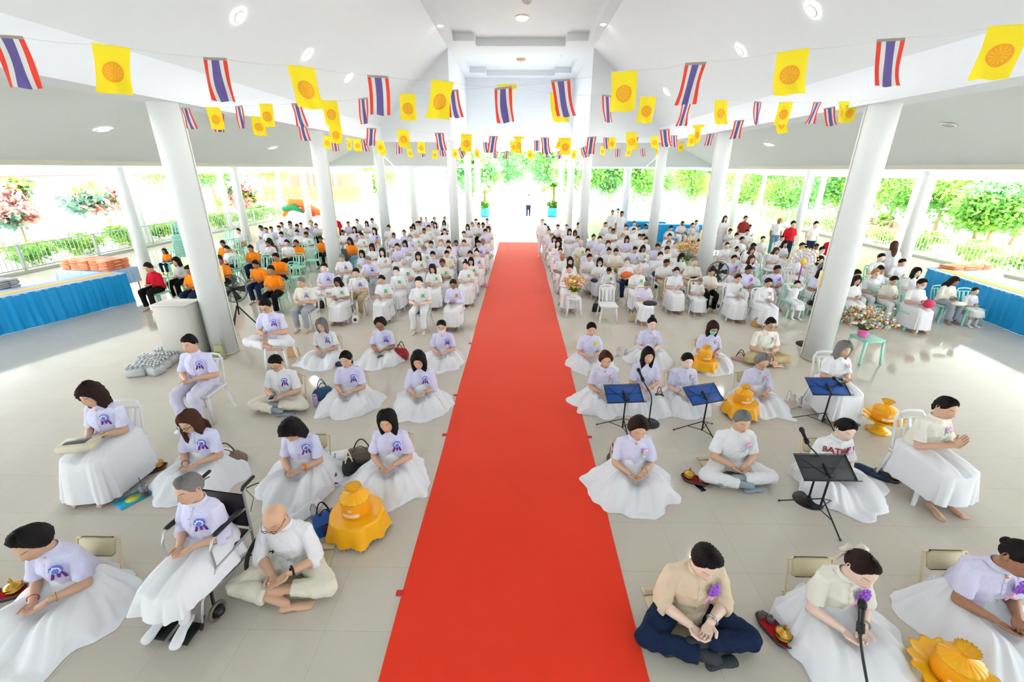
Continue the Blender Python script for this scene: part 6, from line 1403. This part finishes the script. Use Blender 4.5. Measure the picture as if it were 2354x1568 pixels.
# big orange bag on a lap in the right block, teal bag beside it
def lapbag(tile, x, y, col, lb, z=.66, w=.26, h=.14):
    T = TILE[tile]; q = atz(T[0]+x/T[2], T[1]+y/T[2], z); m = MB(); ellip(m, (0, 0, 0), (w/2, .10, h/2), 16, 10); V = folds(m.V(), [f for f in m.f if len(f) == 4], .012, 25., 3); m.v = [V]
    m.build('bag', mat('lapbag_'+lb[:12], col, .6), loc=q, label=lb, cat='bag')
lapbag('C', 1105, 905, (.95, .42, .12), 'bright orange bag on the lap of the grey haired masked woman', .68, .34, .22)
lapbag('C', 1045, 975, (.36, .52, .56), 'teal grey bag on the chair below the orange bag', .50, .30, .12)
lapbag('C', 710, 965, (.08, .15, .30), 'navy bag on the knee of the masked woman near the front right', .52, .20, .12)
lapbag('C', 1380, 1240, (.16, .16, .20), 'black quilted shoulder bag on the lap of the front woman with a yellow flower', .68, .30, .12)
lapbag('D', 180, 830, (.12, .12, .12), 'black bag on the lap of the man with a shoulder strap', .62, .22, .12)
lapbag('E', 880, 1190, (.85, .22, .36), 'red and pink patterned bag on the lap of the masked woman in the right group', .66, .22, .2)
lapbag('E', 1140, 1190, (.92, .89, .78), 'cream bag on the lap of the woman in grey trousers at the right', .63, .28, .1)
lapbag('B', 1225, 830, (.36, .26, .25), 'small dark purse on the lap of the woman in the cream blouse', .64, .12, .09)
lapbag('C', 1725, 1105, (.78, .80, .80), 'pale grey clutch on the lap of the woman in a pale blue mask', .66, .20, .08)
# backpack hanging on a chair, blue chair bag
T = TILE['B']; q = atz(780+45/5.227, 480+520/5.227, .75); bag(A3(q[0], q[1], .45), 0, 'dark olive backpack hanging over a chair in the left rows', (.24, .27, .24), .28, .16, .42, 0, (.15, .15, .14), slump=.2, name='backpack', handle=False)
# ================================================================= FLAGS ON STRINGS
def flag_mats():
    m = bpy.data.materials.new('yellow_wheel_flag'); m.use_nodes = True; nt = m.node_tree; N, L = nt.nodes, nt.links; b = N['Principled BSDF']; b.inputs['Roughness'].default_value = .8
    uv = N.new('ShaderNodeUVMap'); sx = N.new('ShaderNodeSeparateXYZ'); L.new(uv.outputs[0], sx.inputs[0])
    def mth(op, a, b_=None, c=None):
        n = N.new('ShaderNodeMath'); n.operation = op
        for i, q in enumerate((a, b_, c)):
            if q is None: continue
            if isinstance(q, (int, float)): n.inputs[i].default_value = q
            else: L.new(q, n.inputs[i])
        return n.outputs[0]
    x = mth('MULTIPLY', mth('SUBTRACT', sx.outputs[0], .5), .68); y = mth('SUBTRACT', sx.outputs[1], .45)
    r = mth('SQRT', mth('ADD', mth('MULTIPLY', x, x), mth('MULTIPLY', y, y))); a = mth('ARCTAN2', y, x)
    disc = mth('LESS_THAN', r, .215); sp = mth('GREATER_THAN', mth('SINE', mth('MULTIPLY', a, 12.)), .25)
    band = mth('MULTIPLY', mth('GREATER_THAN', r, .06), mth('LESS_THAN', r, .165)); lines = mth('MULTIPLY', sp, band)
    ring = mth('LESS_THAN', mth('ABSOLUTE', mth('SUBTRACT', r, .045)), .012)
    f = mth('SUBTRACT', disc, mth('MULTIPLY', mth('MAXIMUM', lines, mth('MULTIPLY', ring, .6)), .45))
    mx = N.new('ShaderNodeMix'); mx.data_type = 'RGBA'; L.new(f, mx.inputs[0]); mx.inputs[6].default_value = s2l((.99, .93, .22))+(1,); mx.inputs[7].default_value = s2l((.97, .74, .22))+(1,); L.new(mx.outputs[2], b.inputs['Base Color'])
    tr = N.new('ShaderNodeBsdfTranslucent'); L.new(mx.outputs[2], tr.inputs[0]); ms = N.new('ShaderNodeMixShader'); ms.inputs[0].default_value = .4; L.new(b.outputs[0], ms.inputs[1]); L.new(tr.outputs[0], ms.inputs[2]); L.new(ms.outputs[0], N['Material Output'].inputs[0])
    return m
YF = flag_mats(); FR_, FW_, FB_, FS_ = mat('flag_red', (.95, .36, .28), .8), mat('flag_white', (.93, .92, .91), .8), mat('flag_blue', (.50, .45, .70), .8), mat('flag_sleeve', (.72, .68, .64), .8)
for q in (FR_, FW_, FB_, FS_):
    nt = q.node_tree; b = nt.nodes['Principled BSDF']; tr = nt.nodes.new('ShaderNodeBsdfTranslucent'); tr.inputs[0].default_value = b.inputs['Base Color'].default_value; ms = nt.nodes.new('ShaderNodeMixShader'); ms.inputs[0].default_value = .4
    nt.links.new(b.outputs[0], ms.inputs[1]); nt.links.new(tr.outputs[0], ms.inputs[2]); nt.links.new(ms.outputs[0], nt.nodes['Material Output'].inputs[0])
def flag_mesh(kind, var, fold=0):
    rs = np.random.RandomState(var+(10 if kind == 'y' else 0)); nx, ny = 18, 16; W, H = (.205, .295) if kind == 'y' else (.165, .29)
    sh = [.0, .06, .03, -.05][var % 4]; V = []; UV = []
    for j in range(ny+1):
        for i in range(nx+1):
            u, v = i/nx, 1-j/ny; t = 1-v; x = (u-.5)*W*(1-.10*math.sin(PI*t)*(var % 2))+sh*t*(.5+.5*t)+.005*math.sin(4*t+var); y = .018*math.sin(5*u+3*t+var)*t+.012*math.sin(9*u-4*t+2*var)*t-.03*t*(var % 3-1)
            z = -H*t+.004*math.sin(8*u+var)*t
            if fold and t > .15: x *= .55; y += .03*abs(u-.5)
            V.append((x, y, z)); UV.append((u, v))
    F = grid_faces(ny+1, nx+1, False); M = []
    for j in range(ny):
        for i in range(nx):
            if kind == 'y': M.append(0)
            else: M.append(3 if j < 1 else (0 if i < 3 or i >= 15 else 1 if i < 6 or i >= 12 else 2))
    V2 = [(x, y+.0015, z) for x, y, z in V]; n = len(V); F2 = [tuple(q+n for q in f[::-1]) for f in F]
    me = bpy.data.meshes.new('flag'); me.from_pydata(V+V2, [], F+F2); [me.materials.append(q) for q in ([YF] if kind == 'y' else [FR_, FW_, FB_, FS_])]; me.polygons.foreach_set('material_index', M+M); me.polygons.foreach_set('use_smooth', [True]*len(M)*2)
    uvl = me.uv_layers.new(name='UVMap'); li = np.empty(len(me.loops), int); me.loops.foreach_get('vertex_index', li); U = np.array(UV+UV)[li]; uvl.data.foreach_set('uv', U.ravel()); return me
FM = {(k, v, f): flag_mesh(k, v, f) for k in 'yt' for v in range(4) for f in (0, 1)}
STR = mat('string_grey', (.86, .86, .86), .6)
def string(pts, nm):
    P = [np.array(p) for p in pts]; Q = []
    for a, b in zip(P, P[1:]): Q += [a*(1-t)+b*t-A3(0, 0, .015*math.sin(PI*t)) for t in (0, .25, .5, .75)]
    Q.append(P[-1]); m = MB(); tube(m, Q, .0016, 5, cap=0); m.build('flag_string', STR, label=nm, cat='string')
def flagline(entries, depth, nm, grp, var0=0, ends=None):
    """entries: (x, y, kind, size factor) - points on the string, depth(x) along the camera ray"""
    P = []
    for k, (x, y, kd) in enumerate(entries):
        t = depth(x); p = atdepth(x, y, t); P.append(p)
        v = (k*7+var0) % 4; o = link('hanging_flag', FM[(kd.lower(), v, 1 if kd.isupper() else 0)]); o.location = p
        d = (atdepth(*entries[min(k+1, len(entries)-1)][:2], depth(entries[min(k+1, len(entries)-1)][0]))-p) if k+1 < len(entries) else p-P[-2]
        o.rotation_euler = (0, -math.atan2(d[2], math.hypot(d[0], d[1]))*.8, math.atan2(d[1], d[0])*.75+[.0, .25, -.2, .1][k % 4])
        nn = ['first', 'second', 'third', 'fourth', 'fifth', 'sixth', 'seventh', 'eighth', 'ninth', 'tenth', 'eleventh', 'twelfth', 'thirteenth', 'fourteenth', 'fifteenth', 'sixteenth', 'seventeenth', 'eighteenth', 'nineteenth', 'twentieth', 'twenty-first', 'twenty-second', 'twenty-third'][k]
        tag(o, ('yellow flag with an orange wheel, ' if kd.lower() == 'y' else 'red, white and blue striped flag, ')+nn+' on the '+nm, 'flag', grp)
    if ends: P = [atdepth(ends[0][0], ends[0][1], ends[0][2])]+P+[atdepth(ends[1][0], ends[1][1], ends[1][2])]
    string(P, 'thin string carrying the flags of the '+nm)
S1 = [(12, 80, 't'), (255, 103, 'y'), (492, 132, 't'), (690, 151, 'y'), (868, 173, 't'), (1018, 185, 'y'), (1155, 200, 't'), (1287, 182, 't'), (1435, 163, 'y'), (1600, 143, 't'), (1822, 115, 'y'), (2047, 88, 't'), (2322, 56, 'y')]
flagline(S1, lambda x: 3.9-1.15*(abs(x-1155)/1150)**1.0, 'nearest string', 'flags on the nearest string', ends=((-150, 65, 2.6), (2500, 40, 2.4)))
S2 = [(425, 247, 't'), (488, 246, 'y'), (548, 243, 't'), (610, 238, 'y'), (680, 237, 't'), (756, 231, 'y'), (834, 225, 't'), (935, 215, 'y'), (1038, 206, 't'), (1165, 193, 'Y')]
flagline(S2, lambda x: 6.6-1.9*(max(0, x-425)/740), 'left half of the second string', 'flags on the second string', 1, ends=((404, 247, 6.9), (1215, 190, 4.6)))
S2b = [(1283, 213, 'y'), (1395, 218, 't'), (1490, 222, 'y'), (1580, 232, 't'), (1658, 230, 'y'), (1742, 233, 't'), (1807, 234, 'y'), (1880, 234, 't'), (1940, 233, 'Y')]
flagline(S2b, lambda x: 4.9+1.9*(max(0, x-1283)/700), 'right half of the second string', 'flags on the second string', 2, ends=((1215, 205, 4.7), (2018, 226, 7.0)))
S3 = [(503, 260, 't'), (592, 268, 'y'), (692, 281, 't'), (770, 287, 'y'), (854, 294, 't'), (926, 298, 'y'), (1009, 305, 't'), (1072, 308, 'y'), (1135, 312, 't'), (1192, 313, 'Y'), (1252, 315, 't'), (1300, 316, 'y'), (1361, 314, 't'), (1451, 304, 'y'), (1527, 297, 't'), (1606, 287, 'Y'), (1700, 276, 't'), (1797, 264, 'y'), (1906, 247, 't'), (1957, 236, 'y')]
flagline(S3, lambda x: 7.3+.9*(1-abs(x-1190)/770), 'third string', 'flags on the third string', 3, ends=((404, 250, 6.95), (2018, 226, 7.0)))
S4 = [(752, 313, 'y'), (768, 320, 't'), (803, 318, 'Y'), (820, 320, 'y'), (836, 321, 't'), (874, 324, 'y'), (918, 327, 't'), (968, 326, 'y'), (1016, 333, 't'), (1056, 340, 't'), (1066, 330, 'y'), (1116, 326, 't'), (1178, 324, 'y'), (1234, 322, 't'), (1292, 318, 'y'), (1340, 338, 't'), (1393, 316, 't'), (1408, 316, 'y'), (1461, 315, 't'), (1505, 313, 'y'), (1549, 311, 't'), (1592, 309, 'y'), (1634, 307, 't')]
flagline(S4, lambda x: 11.6+1.2*(1-abs(x-1190)/450), 'fourth string', 'flags on the fourth string', 1, ends=((735, 311, 12.4), (1665, 302, 12.4)))
S5 = [(880, 338, 'y'), (940, 342, 'y'), (972, 341, 't'), (1000, 345, 'y'), (1045, 343, 'y'), (1095, 343, 'y'), (1138, 345, 't'), (1166, 346, 't'), (1218, 345, 'y'), (1256, 344, 't'), (1286, 346, 't'), (1320, 345, 'y'), (1350, 340, 't'), (1386, 337, 'y'), (1420, 342, 't'), (1448, 340, 'y'), (1477, 341, 't'), (1510, 337, 'Y'), (1565, 328, 'y'), (1650, 306, 'Y')]
flagline(S5, lambda x: 16.5, 'fifth string far away', 'flags on the fifth string', 2, ends=((860, 330, 16.3), (1660, 305, 16.3)))
# ================================================================= OUTSIDE
def leafm(n, c, tr=.45):
    m = mat(n, c, .6, var=.25, bscale=3.); nt = m.node_tree; b = nt.nodes['Principled BSDF']; t = nt.nodes.new('ShaderNodeBsdfTranslucent'); t.inputs[0].default_value = s2l(c)+(1,)
    ms = nt.nodes.new('ShaderNodeMixShader'); ms.inputs[0].default_value = tr; nt.links.new(b.outputs[0], ms.inputs[1]); nt.links.new(t.outputs[0], ms.inputs[2]); nt.links.new(ms.outputs[0], nt.nodes['Material Output'].inputs[0]); return m
GA, GB, GC = leafm('leaf_a', (.46, .67, .31)), leafm('leaf_b', (.43, .65, .41)), leafm('leaf_c', (.60, .77, .34)); PK, DK = leafm('leaf_pink', (.84, .66, .62)), leafm('leaf_dark', (.34, .50, .42)); BARK = mat('bark', (.72, .60, .48), .9, bump=.02, bscale=20)
def foliage(n, R3, seed, size=.10, mats=2, clumps=14, long=1.6):
    rs = np.random.RandomState(seed); C = rs.normal(size=(clumps, 3)); C /= np.linalg.norm(C, axis=1)[:, None]; C *= rs.uniform(.35, .85, (clumps, 1))
    k = rs.randint(0, clumps, n); P = C[k]+rs.normal(size=(n, 3))*.20; P *= np.array(R3)
    d = rs.normal(size=(n, 3)); d /= np.linalg.norm(d, axis=1)[:, None]; u = np.cross(d, rs.normal(size=(n, 3))); u /= np.linalg.norm(u, axis=1)[:, None]; s = size*rs.uniform(.6, 1.3, (n, 1))
    V = np.stack([P-d*s*long*.5, P+u*s*.5, P+d*s*long*.5, P-u*s*.5], 1).reshape(-1, 3)
    F = [(4*i, 4*i+1, 4*i+2, 4*i+3) for i in range(n)]; return V, F, (k % mats).tolist()
TP = {}
def tree(loc, h, R3, label, kind='t', seed=0, ms=(GA, GC), group='trees in the garden', n=7500, size=.11, name='garden_tree', trunk=.10, lean=.3):
    if kind in 'tp' and abs(loc[0])-R3[0]*1.25 < 18.3 and loc[1] < 42:
        k = (18.4+R3[0]*1.25*1.2)/abs(loc[0]); k = max(k, 1.)
        loc = (loc[0]*k, loc[1]*k, 0); h = 3.4+(h-3.4)*k; R3 = tuple(round(q*k, 2) for q in R3); size *= k
    key = (seed, R3, n, kind)
    t = empty(name, loc, RS.uniform(0, 6), label, 'tree' if 'tree' in name else 'plant', group)
    if key not in TP:
        m = MB(); V, F, M = foliage(n, R3, seed, size, len(ms)); m.add(V+A3(0, 0, h), F, M); rs = np.random.RandomState(seed)
        b = MB(); top = A3(lean*.3, .1, h-R3[2]*.3); tube(b, [(0, 0, 0), (lean*.4, .05, h*.35), top], [trunk, trunk*.8, trunk*.45], 9)
        for i in range(5): a = rs.uniform(0, 6.28); tube(b, [top*.75, top*.8+A3(math.cos(a)*R3[0]*.35, math.sin(a)*R3[1]*.35, R3[2]*.4)], [trunk*.4, trunk*.15], 6)
        TP[key] = (m.mesh('foliage', list(ms), False), b.mesh('trunk', [BARK]))
    link('foliage', TP[key][0], t); link('trunk', TP[key][1], t); return t
OW = ['first', 'second', 'third', 'fourth', 'fifth', 'sixth', 'seventh', 'eighth', 'ninth', 'tenth', 'eleventh', 'twelfth', 'thirteenth', 'fourteenth']
# right hand tree belt
k = 0
for (x, D, h, R3, sd) in [(1500, 40, 3.2, (2.4, 2.4, 1.9), 1), (1590, 44, 3.4, (2.2, 2.2, 2.2), 2), (1650, 40, 3.4, (2.6, 2.6, 2.0), 3), (1730, 36, 3.2, (2.6, 2.6, 1.9), 1), (1800, 34, 3.1, (2.8, 2.8, 2.0), 2), (1880, 31, 3.3, (2.6, 2.6, 1.8), 3), (1960, 29, 3.2, (2.6, 2.6, 1.7), 1),
                       (2060, 27, 3.3, (2.8, 2.8, 1.6), 2), (2170, 25, 3.3, (3.0, 3.0, 1.5), 3), (2270, 24, 3.2, (3.0, 3.0, 1.5), 1), (2360, 22, 2.9, (2.6, 2.6, 1.6), 2), (2310, 18.5, 2.55, (1.6, 1.6, .9), 4)]:
    p = atD(x, 470, D); tree((p[0], D, 0), h-.35, (R3[0]*1.1, R3[1], R3[2]*1.15), 'light green leafy tree of the right garden, %s counted outwards from the carpet' % OW[k], 't', sd, (GA, GC, GB), size=.13); k += 1
k = 0
for (x, D, h, R3, sd) in [(1085, 60, 3.0, (3.4, 3.4, 2.6), 5), (1150, 75, 4.2, (4.4, 4.4, 3.4), 5), (1210, 85, 4.6, (4.8, 4.8, 3.8), 6), (1270, 72, 4.0, (4.2, 4.2, 3.2), 5), (1340, 62, 3.4, (3.6, 3.6, 3.), 6), (1405, 52, 3.2, (3.2, 3.2, 2.6), 5), (1460, 50, 3.2, (3., 3., 2.6), 6)]:
    p = atD(x, 400, D); tree((p[0], D, 0), h, R3, 'distant rounded tree beyond the far opening, %s from the left' % OW[k], 't', sd, (GB, GA), 'distant trees', 6500, .26); k += 1
for (x, D, h, R3, sd, ms, lb) in [(385, 27, 3.9, (3.2, 3.2, 1.6), 7, (GA, GC), 'spreading green tree with a thick orange brown trunk behind the near left column'), (870, 38, 3.0, (1.7, 1.7, 1.9), 8, (GC, GA), 'round bright green tree behind the third left column'), (640, 34, 3.6, (2.0, 2.0, 1.2), 9, (GA, GC), 'green tree top above the orange fence'),
                                 (500, 33, 3.4, (2.2, 2.2, 1.6), 7, (GB, GC), 'green tree between the near left columns')]:
    p = atD(x, 470, D); tree((p[0], D, 0), h, R3, lb, 't', sd, ms, 'left garden trees', 6000, .12, trunk=.16)
for (x, D, h, R3, sd, lb) in [(35, 17.5, 2.05, (1.0, 1.0, .95), 11, 'rubber plant with pink tips and dark leaves at the left edge'), (245, 20.5, 2.1, (1.35, 1.35, .85), 12, 'wide pink tipped rubber plant behind the left railing'), (560, 27, 1.9, (1.3, 1.3, .8), 13, 'pale pink shrub behind the second outer column'), (2010, 24, .7, (.9, .9, .6), 14, 'reddish cordyline shrub behind the right railing')]:
    p = atD(x, 500, D); p2 = (p[0], D, 0); t = tree(p2, h, R3, lb, 'p', sd, (PK, DK, PK, GC), 'pink leaved shrubs', 2600, .17, 'garden_shrub', .07)
# low hedge plants behind both railings
k = 0
for s, nm in ((-1, 'left'), (1, 'right')):
    for i, d in enumerate(np.arange(12.2, 36, 2.1)):
        tree((s*(18.35+RS.uniform(-.1, .3)), d, -.1), .5, (.9, .9, .42), 'low green hedge plant behind the %s railing, %s from the camera' % (nm, OW[i]), 'h', 20+i % 3, (GC, GA), 'hedge plants', 900, .11, 'hedge_plant', .03)
# railings
RL = mat('railing_grey', (.66, .69, .66), .5); RLW = mat('railing_white', (.93, .93, .86), .5)
for s, nm, m_ in ((-1, 'left', RL), (1, 'right', RLW)):
    X = s*16.75; t = empty('railing', (X, 0, 0), 0, '%s metal railing of thin upright bars along the %s edge of the hall' % ('grey' if s < 0 else 'pale cream', nm), 'railing')
    r = MB(); 
    for z in (.16, .92): box(r, (0, 23, z), (.05, 28, .04))
    r.build('rails', m_, t, smooth=False); b = MB()
    for d in np.arange(9.1, 37, .155): box(b, (0, d, .54), (.018, .018, .76))
    b.build('bars', m_, t, smooth=False)['kind'] = 'stuff'
    for i, d in enumerate(np.arange(9, 37.1, 2.8)): q = MB(); box(q, (0, d, .47), (.06, .06, .94)); q.build('post', m_, t, smooth=False)
    kb = MB(); box(kb, (X, 23, .05), (.22, 28, .1)); kb.build('trim_kerb_'+nm, mat('kerb', (.66, .67, .62), .8), smooth=False, kind='structure')
# houses and fence on the left
def house(x0, x1, y, h, label, wins, ym=0.):
    t = empty('house', (0, 0, 0), 0, label, 'building'); w = MB(); box(w, ((x0+x1)/2, y+3, h/2), (x1-x0, 6, h)); w.build('wall', mat('house_wall', (.93, .92, .89), .9), t, smooth=False)
    rf = MB(); prism(rf, [(y-.8, h), (y+3, h+1.7), (y+6.8, h), (y+6.8, h-.12), (y-.8, h-.12)], 0, x0-.6, x1+.6); rf.build('roof', mat('house_roof', (.80, .52, .42), .8, bump=.03, bscale=4, btype='wave'), t, smooth=False)
    for (wx, wz, ww, wh) in wins:
        f = MB(); box(f, (wx, y-.03, wz), (ww, .08, wh)); fo = f.build('window_frame', PLW, t, smooth=False); g = MB(); box(g, (wx-ww*.24, y-.08, wz-.05), (ww*.40, .03, wh*.8)); box(g, (wx+ww*.24, y-.08, wz-.05), (ww*.40, .03, wh*.8)); g.build('window_pane', mat('pane', (.42, .52, .52), .15), fo, smooth=False)
p0, p1 = atD(-60, 440, 40), atD(340, 440, 40)
house(p0[0], p1[0], 40, 4.4, 'pale two window house beyond the left railing with a tiled roof', [(atD(110, 440, 40)[0], 2.2, 1.6, 1.6), (atD(75, 440, 40)[0], 2.2, 1.2, 1.4), (atD(190, 440, 40)[0], 2.3, 2.2, 2.2)])
p0, p1 = atD(560, 440, 48), atD(830, 440, 48)
t = empty('pavilion', (0, 0, 0), 0, 'low long pavilion with an orange roof edge and orange slatted fence beyond the left rows', 'building')
m = MB(); box(m, ((p0[0]+p1[0])/2, 50, 2.95), (p1[0]-p0[0]+2, 5, .22)); m.build('roof', mat('orange_roof', (.90, .60, .45), .8), t, smooth=False)
m = MB(); box(m, ((p0[0]+p1[0])/2, 52, 1.6), (p1[0]-p0[0], .2, 2.6)); m.build('back_wall', mat('pav_wall', (.70, .66, .60), .9), t, smooth=False)
m = MB(); 
for x in np.arange(p0[0], p1[0], .24): box(m, (x, 47.6, .85), (.17, .05, 1.5))
o = m.build('fence_slats', mat('orange_slat', (.90, .50, .28), .8), t, smooth=False); o['kind'] = 'stuff'
for x in np.linspace(p0[0], p1[0], 6): m = MB(); box(m, (x, 47.8, 1.5), (.2, .2, 3)); m.build('post', PLW, t, smooth=False)
# banana plants in blue pots either side of the far end
BN, BN2 = leafm('banana_leaf', (.26, .50, .14), .25), leafm('banana_leaf_b', (.34, .56, .16), .25)
def banana(x, D, label, seed):
    rs = np.random.RandomState(seed); p = atz(x, 498); p = A3(p[0], p[1], 0); t = empty('banana_plant', p, 0, label, 'plant', 'banana plants in blue pots')
    pt = MB(); box(pt, (0, 0, .32), (.8, .8, .64), bev=.05); pt.build('pot', mat('pot_blue', (.18, .66, .80), .4), t)
    tr = MB(); tube(tr, [(0, 0, .55), (.05, 0, 1.5), (.02, 0, 2.3)], [.13, .10, .07], 10); tr.build('stem', mat('banana_stem', (.48, .46, .26), .7), t)
    for i in range(9):
        a = 2*PI*i/9+rs.uniform(-.2, .2); L = rs.uniform(1.2, 1.7); w = .34; e = rs.uniform(.5, 1.1); V = []
        for u in np.linspace(0, 1, 10):
            rr = L*u*math.cos(e*(1-.3*u)); zz = 2.2+L*u*math.sin(e)-1.1*u*u*L*.8; ww = w*math.sin(PI*min(1, .08+u*.95))**.6
            for q in (-1, 0, 1): V.append((rr*math.cos(a)-q*ww*math.sin(a), rr*math.sin(a)+q*ww*math.cos(a), zz-.08*abs(q)))
        lf = MB(); lf.add(V, grid_faces(10, 3, False)); lf.build('leaf', BN if i % 2 else BN2, t)
    sm = MB(); V, F, M = foliage(260, (.45, .45, .35), seed, .16, 1); sm.add(V+A3(0, 0, .85), F, M); sm.build('undergrowth', BN2, t, smooth=False)
banana(1114, 30, 'banana plant in a square blue pot left of the far opening', 3); banana(1270, 30, 'banana plant in a square blue pot right of the far opening', 4)
# tiny walking figure on the bright path and blue stalls on the right
b = atz(1214, 500); person((b[0], b[1], 0), .3, 'stand', 'w', 'n', 'short', 'k', None, 'b', 1, .1, 0, 0, seed=900, lod=2, label='lone person in white top and dark trousers walking on the bright path beyond')
for (x, y, w_, lb) in ((1480, 552, 2.6, 'blue draped table behind the right hand audience near the fourth column'), (1580, 562, 3.4, 'wide blue draped table behind the right hand audience')):
    q = atz(x, y); m = MB(); pleats(m, (-w_/2, 0), (w_/2, 0), .78, n=90, dens=30); pleats(m, (w_/2, 0), (w_/2, .8), .78, n=40, dens=30); tp_ = MB(); box(tp_, (0, .4, .79), (w_, .8, .03)); place('skirted_table', [('front_skirt', m, BSK), ('table_top', tp_, BSK)], (q[0], q[1]+.8, 0), .05, lb, 'table')
# colourful cloth dragon float on the left
q = atz(668, 520); t = empty('festival_float', (q[0], q[1]+2, 0), .3, 'green, orange and red festival float behind the left rows', 'decoration'); m = MB()
tube(m, [(-1.2, 0, .5), (-.6, 0, 1.3), (0, 0, 1.2), (.7, 0, .7), (1.4, 0, .5)], [.12, .25, .3, .28, .12], 12); m.build('body', mat('float_orange', (.96, .55, .2), .6), t); m = MB(); tube(m, [(-1.1, -.2, .9), (-.5, -.2, 1.0), (0, -.25, .7)], [.15, .22, .1], 10); m.build('scales', mat('float_green', (.15, .62, .42), .6), t); m = MB(); tube(m, [(.1, -.25, .9), (.6, -.25, .6)], [.2, .24], 10); m.build('head', mat('float_red', (.90, .30, .25), .6), t)
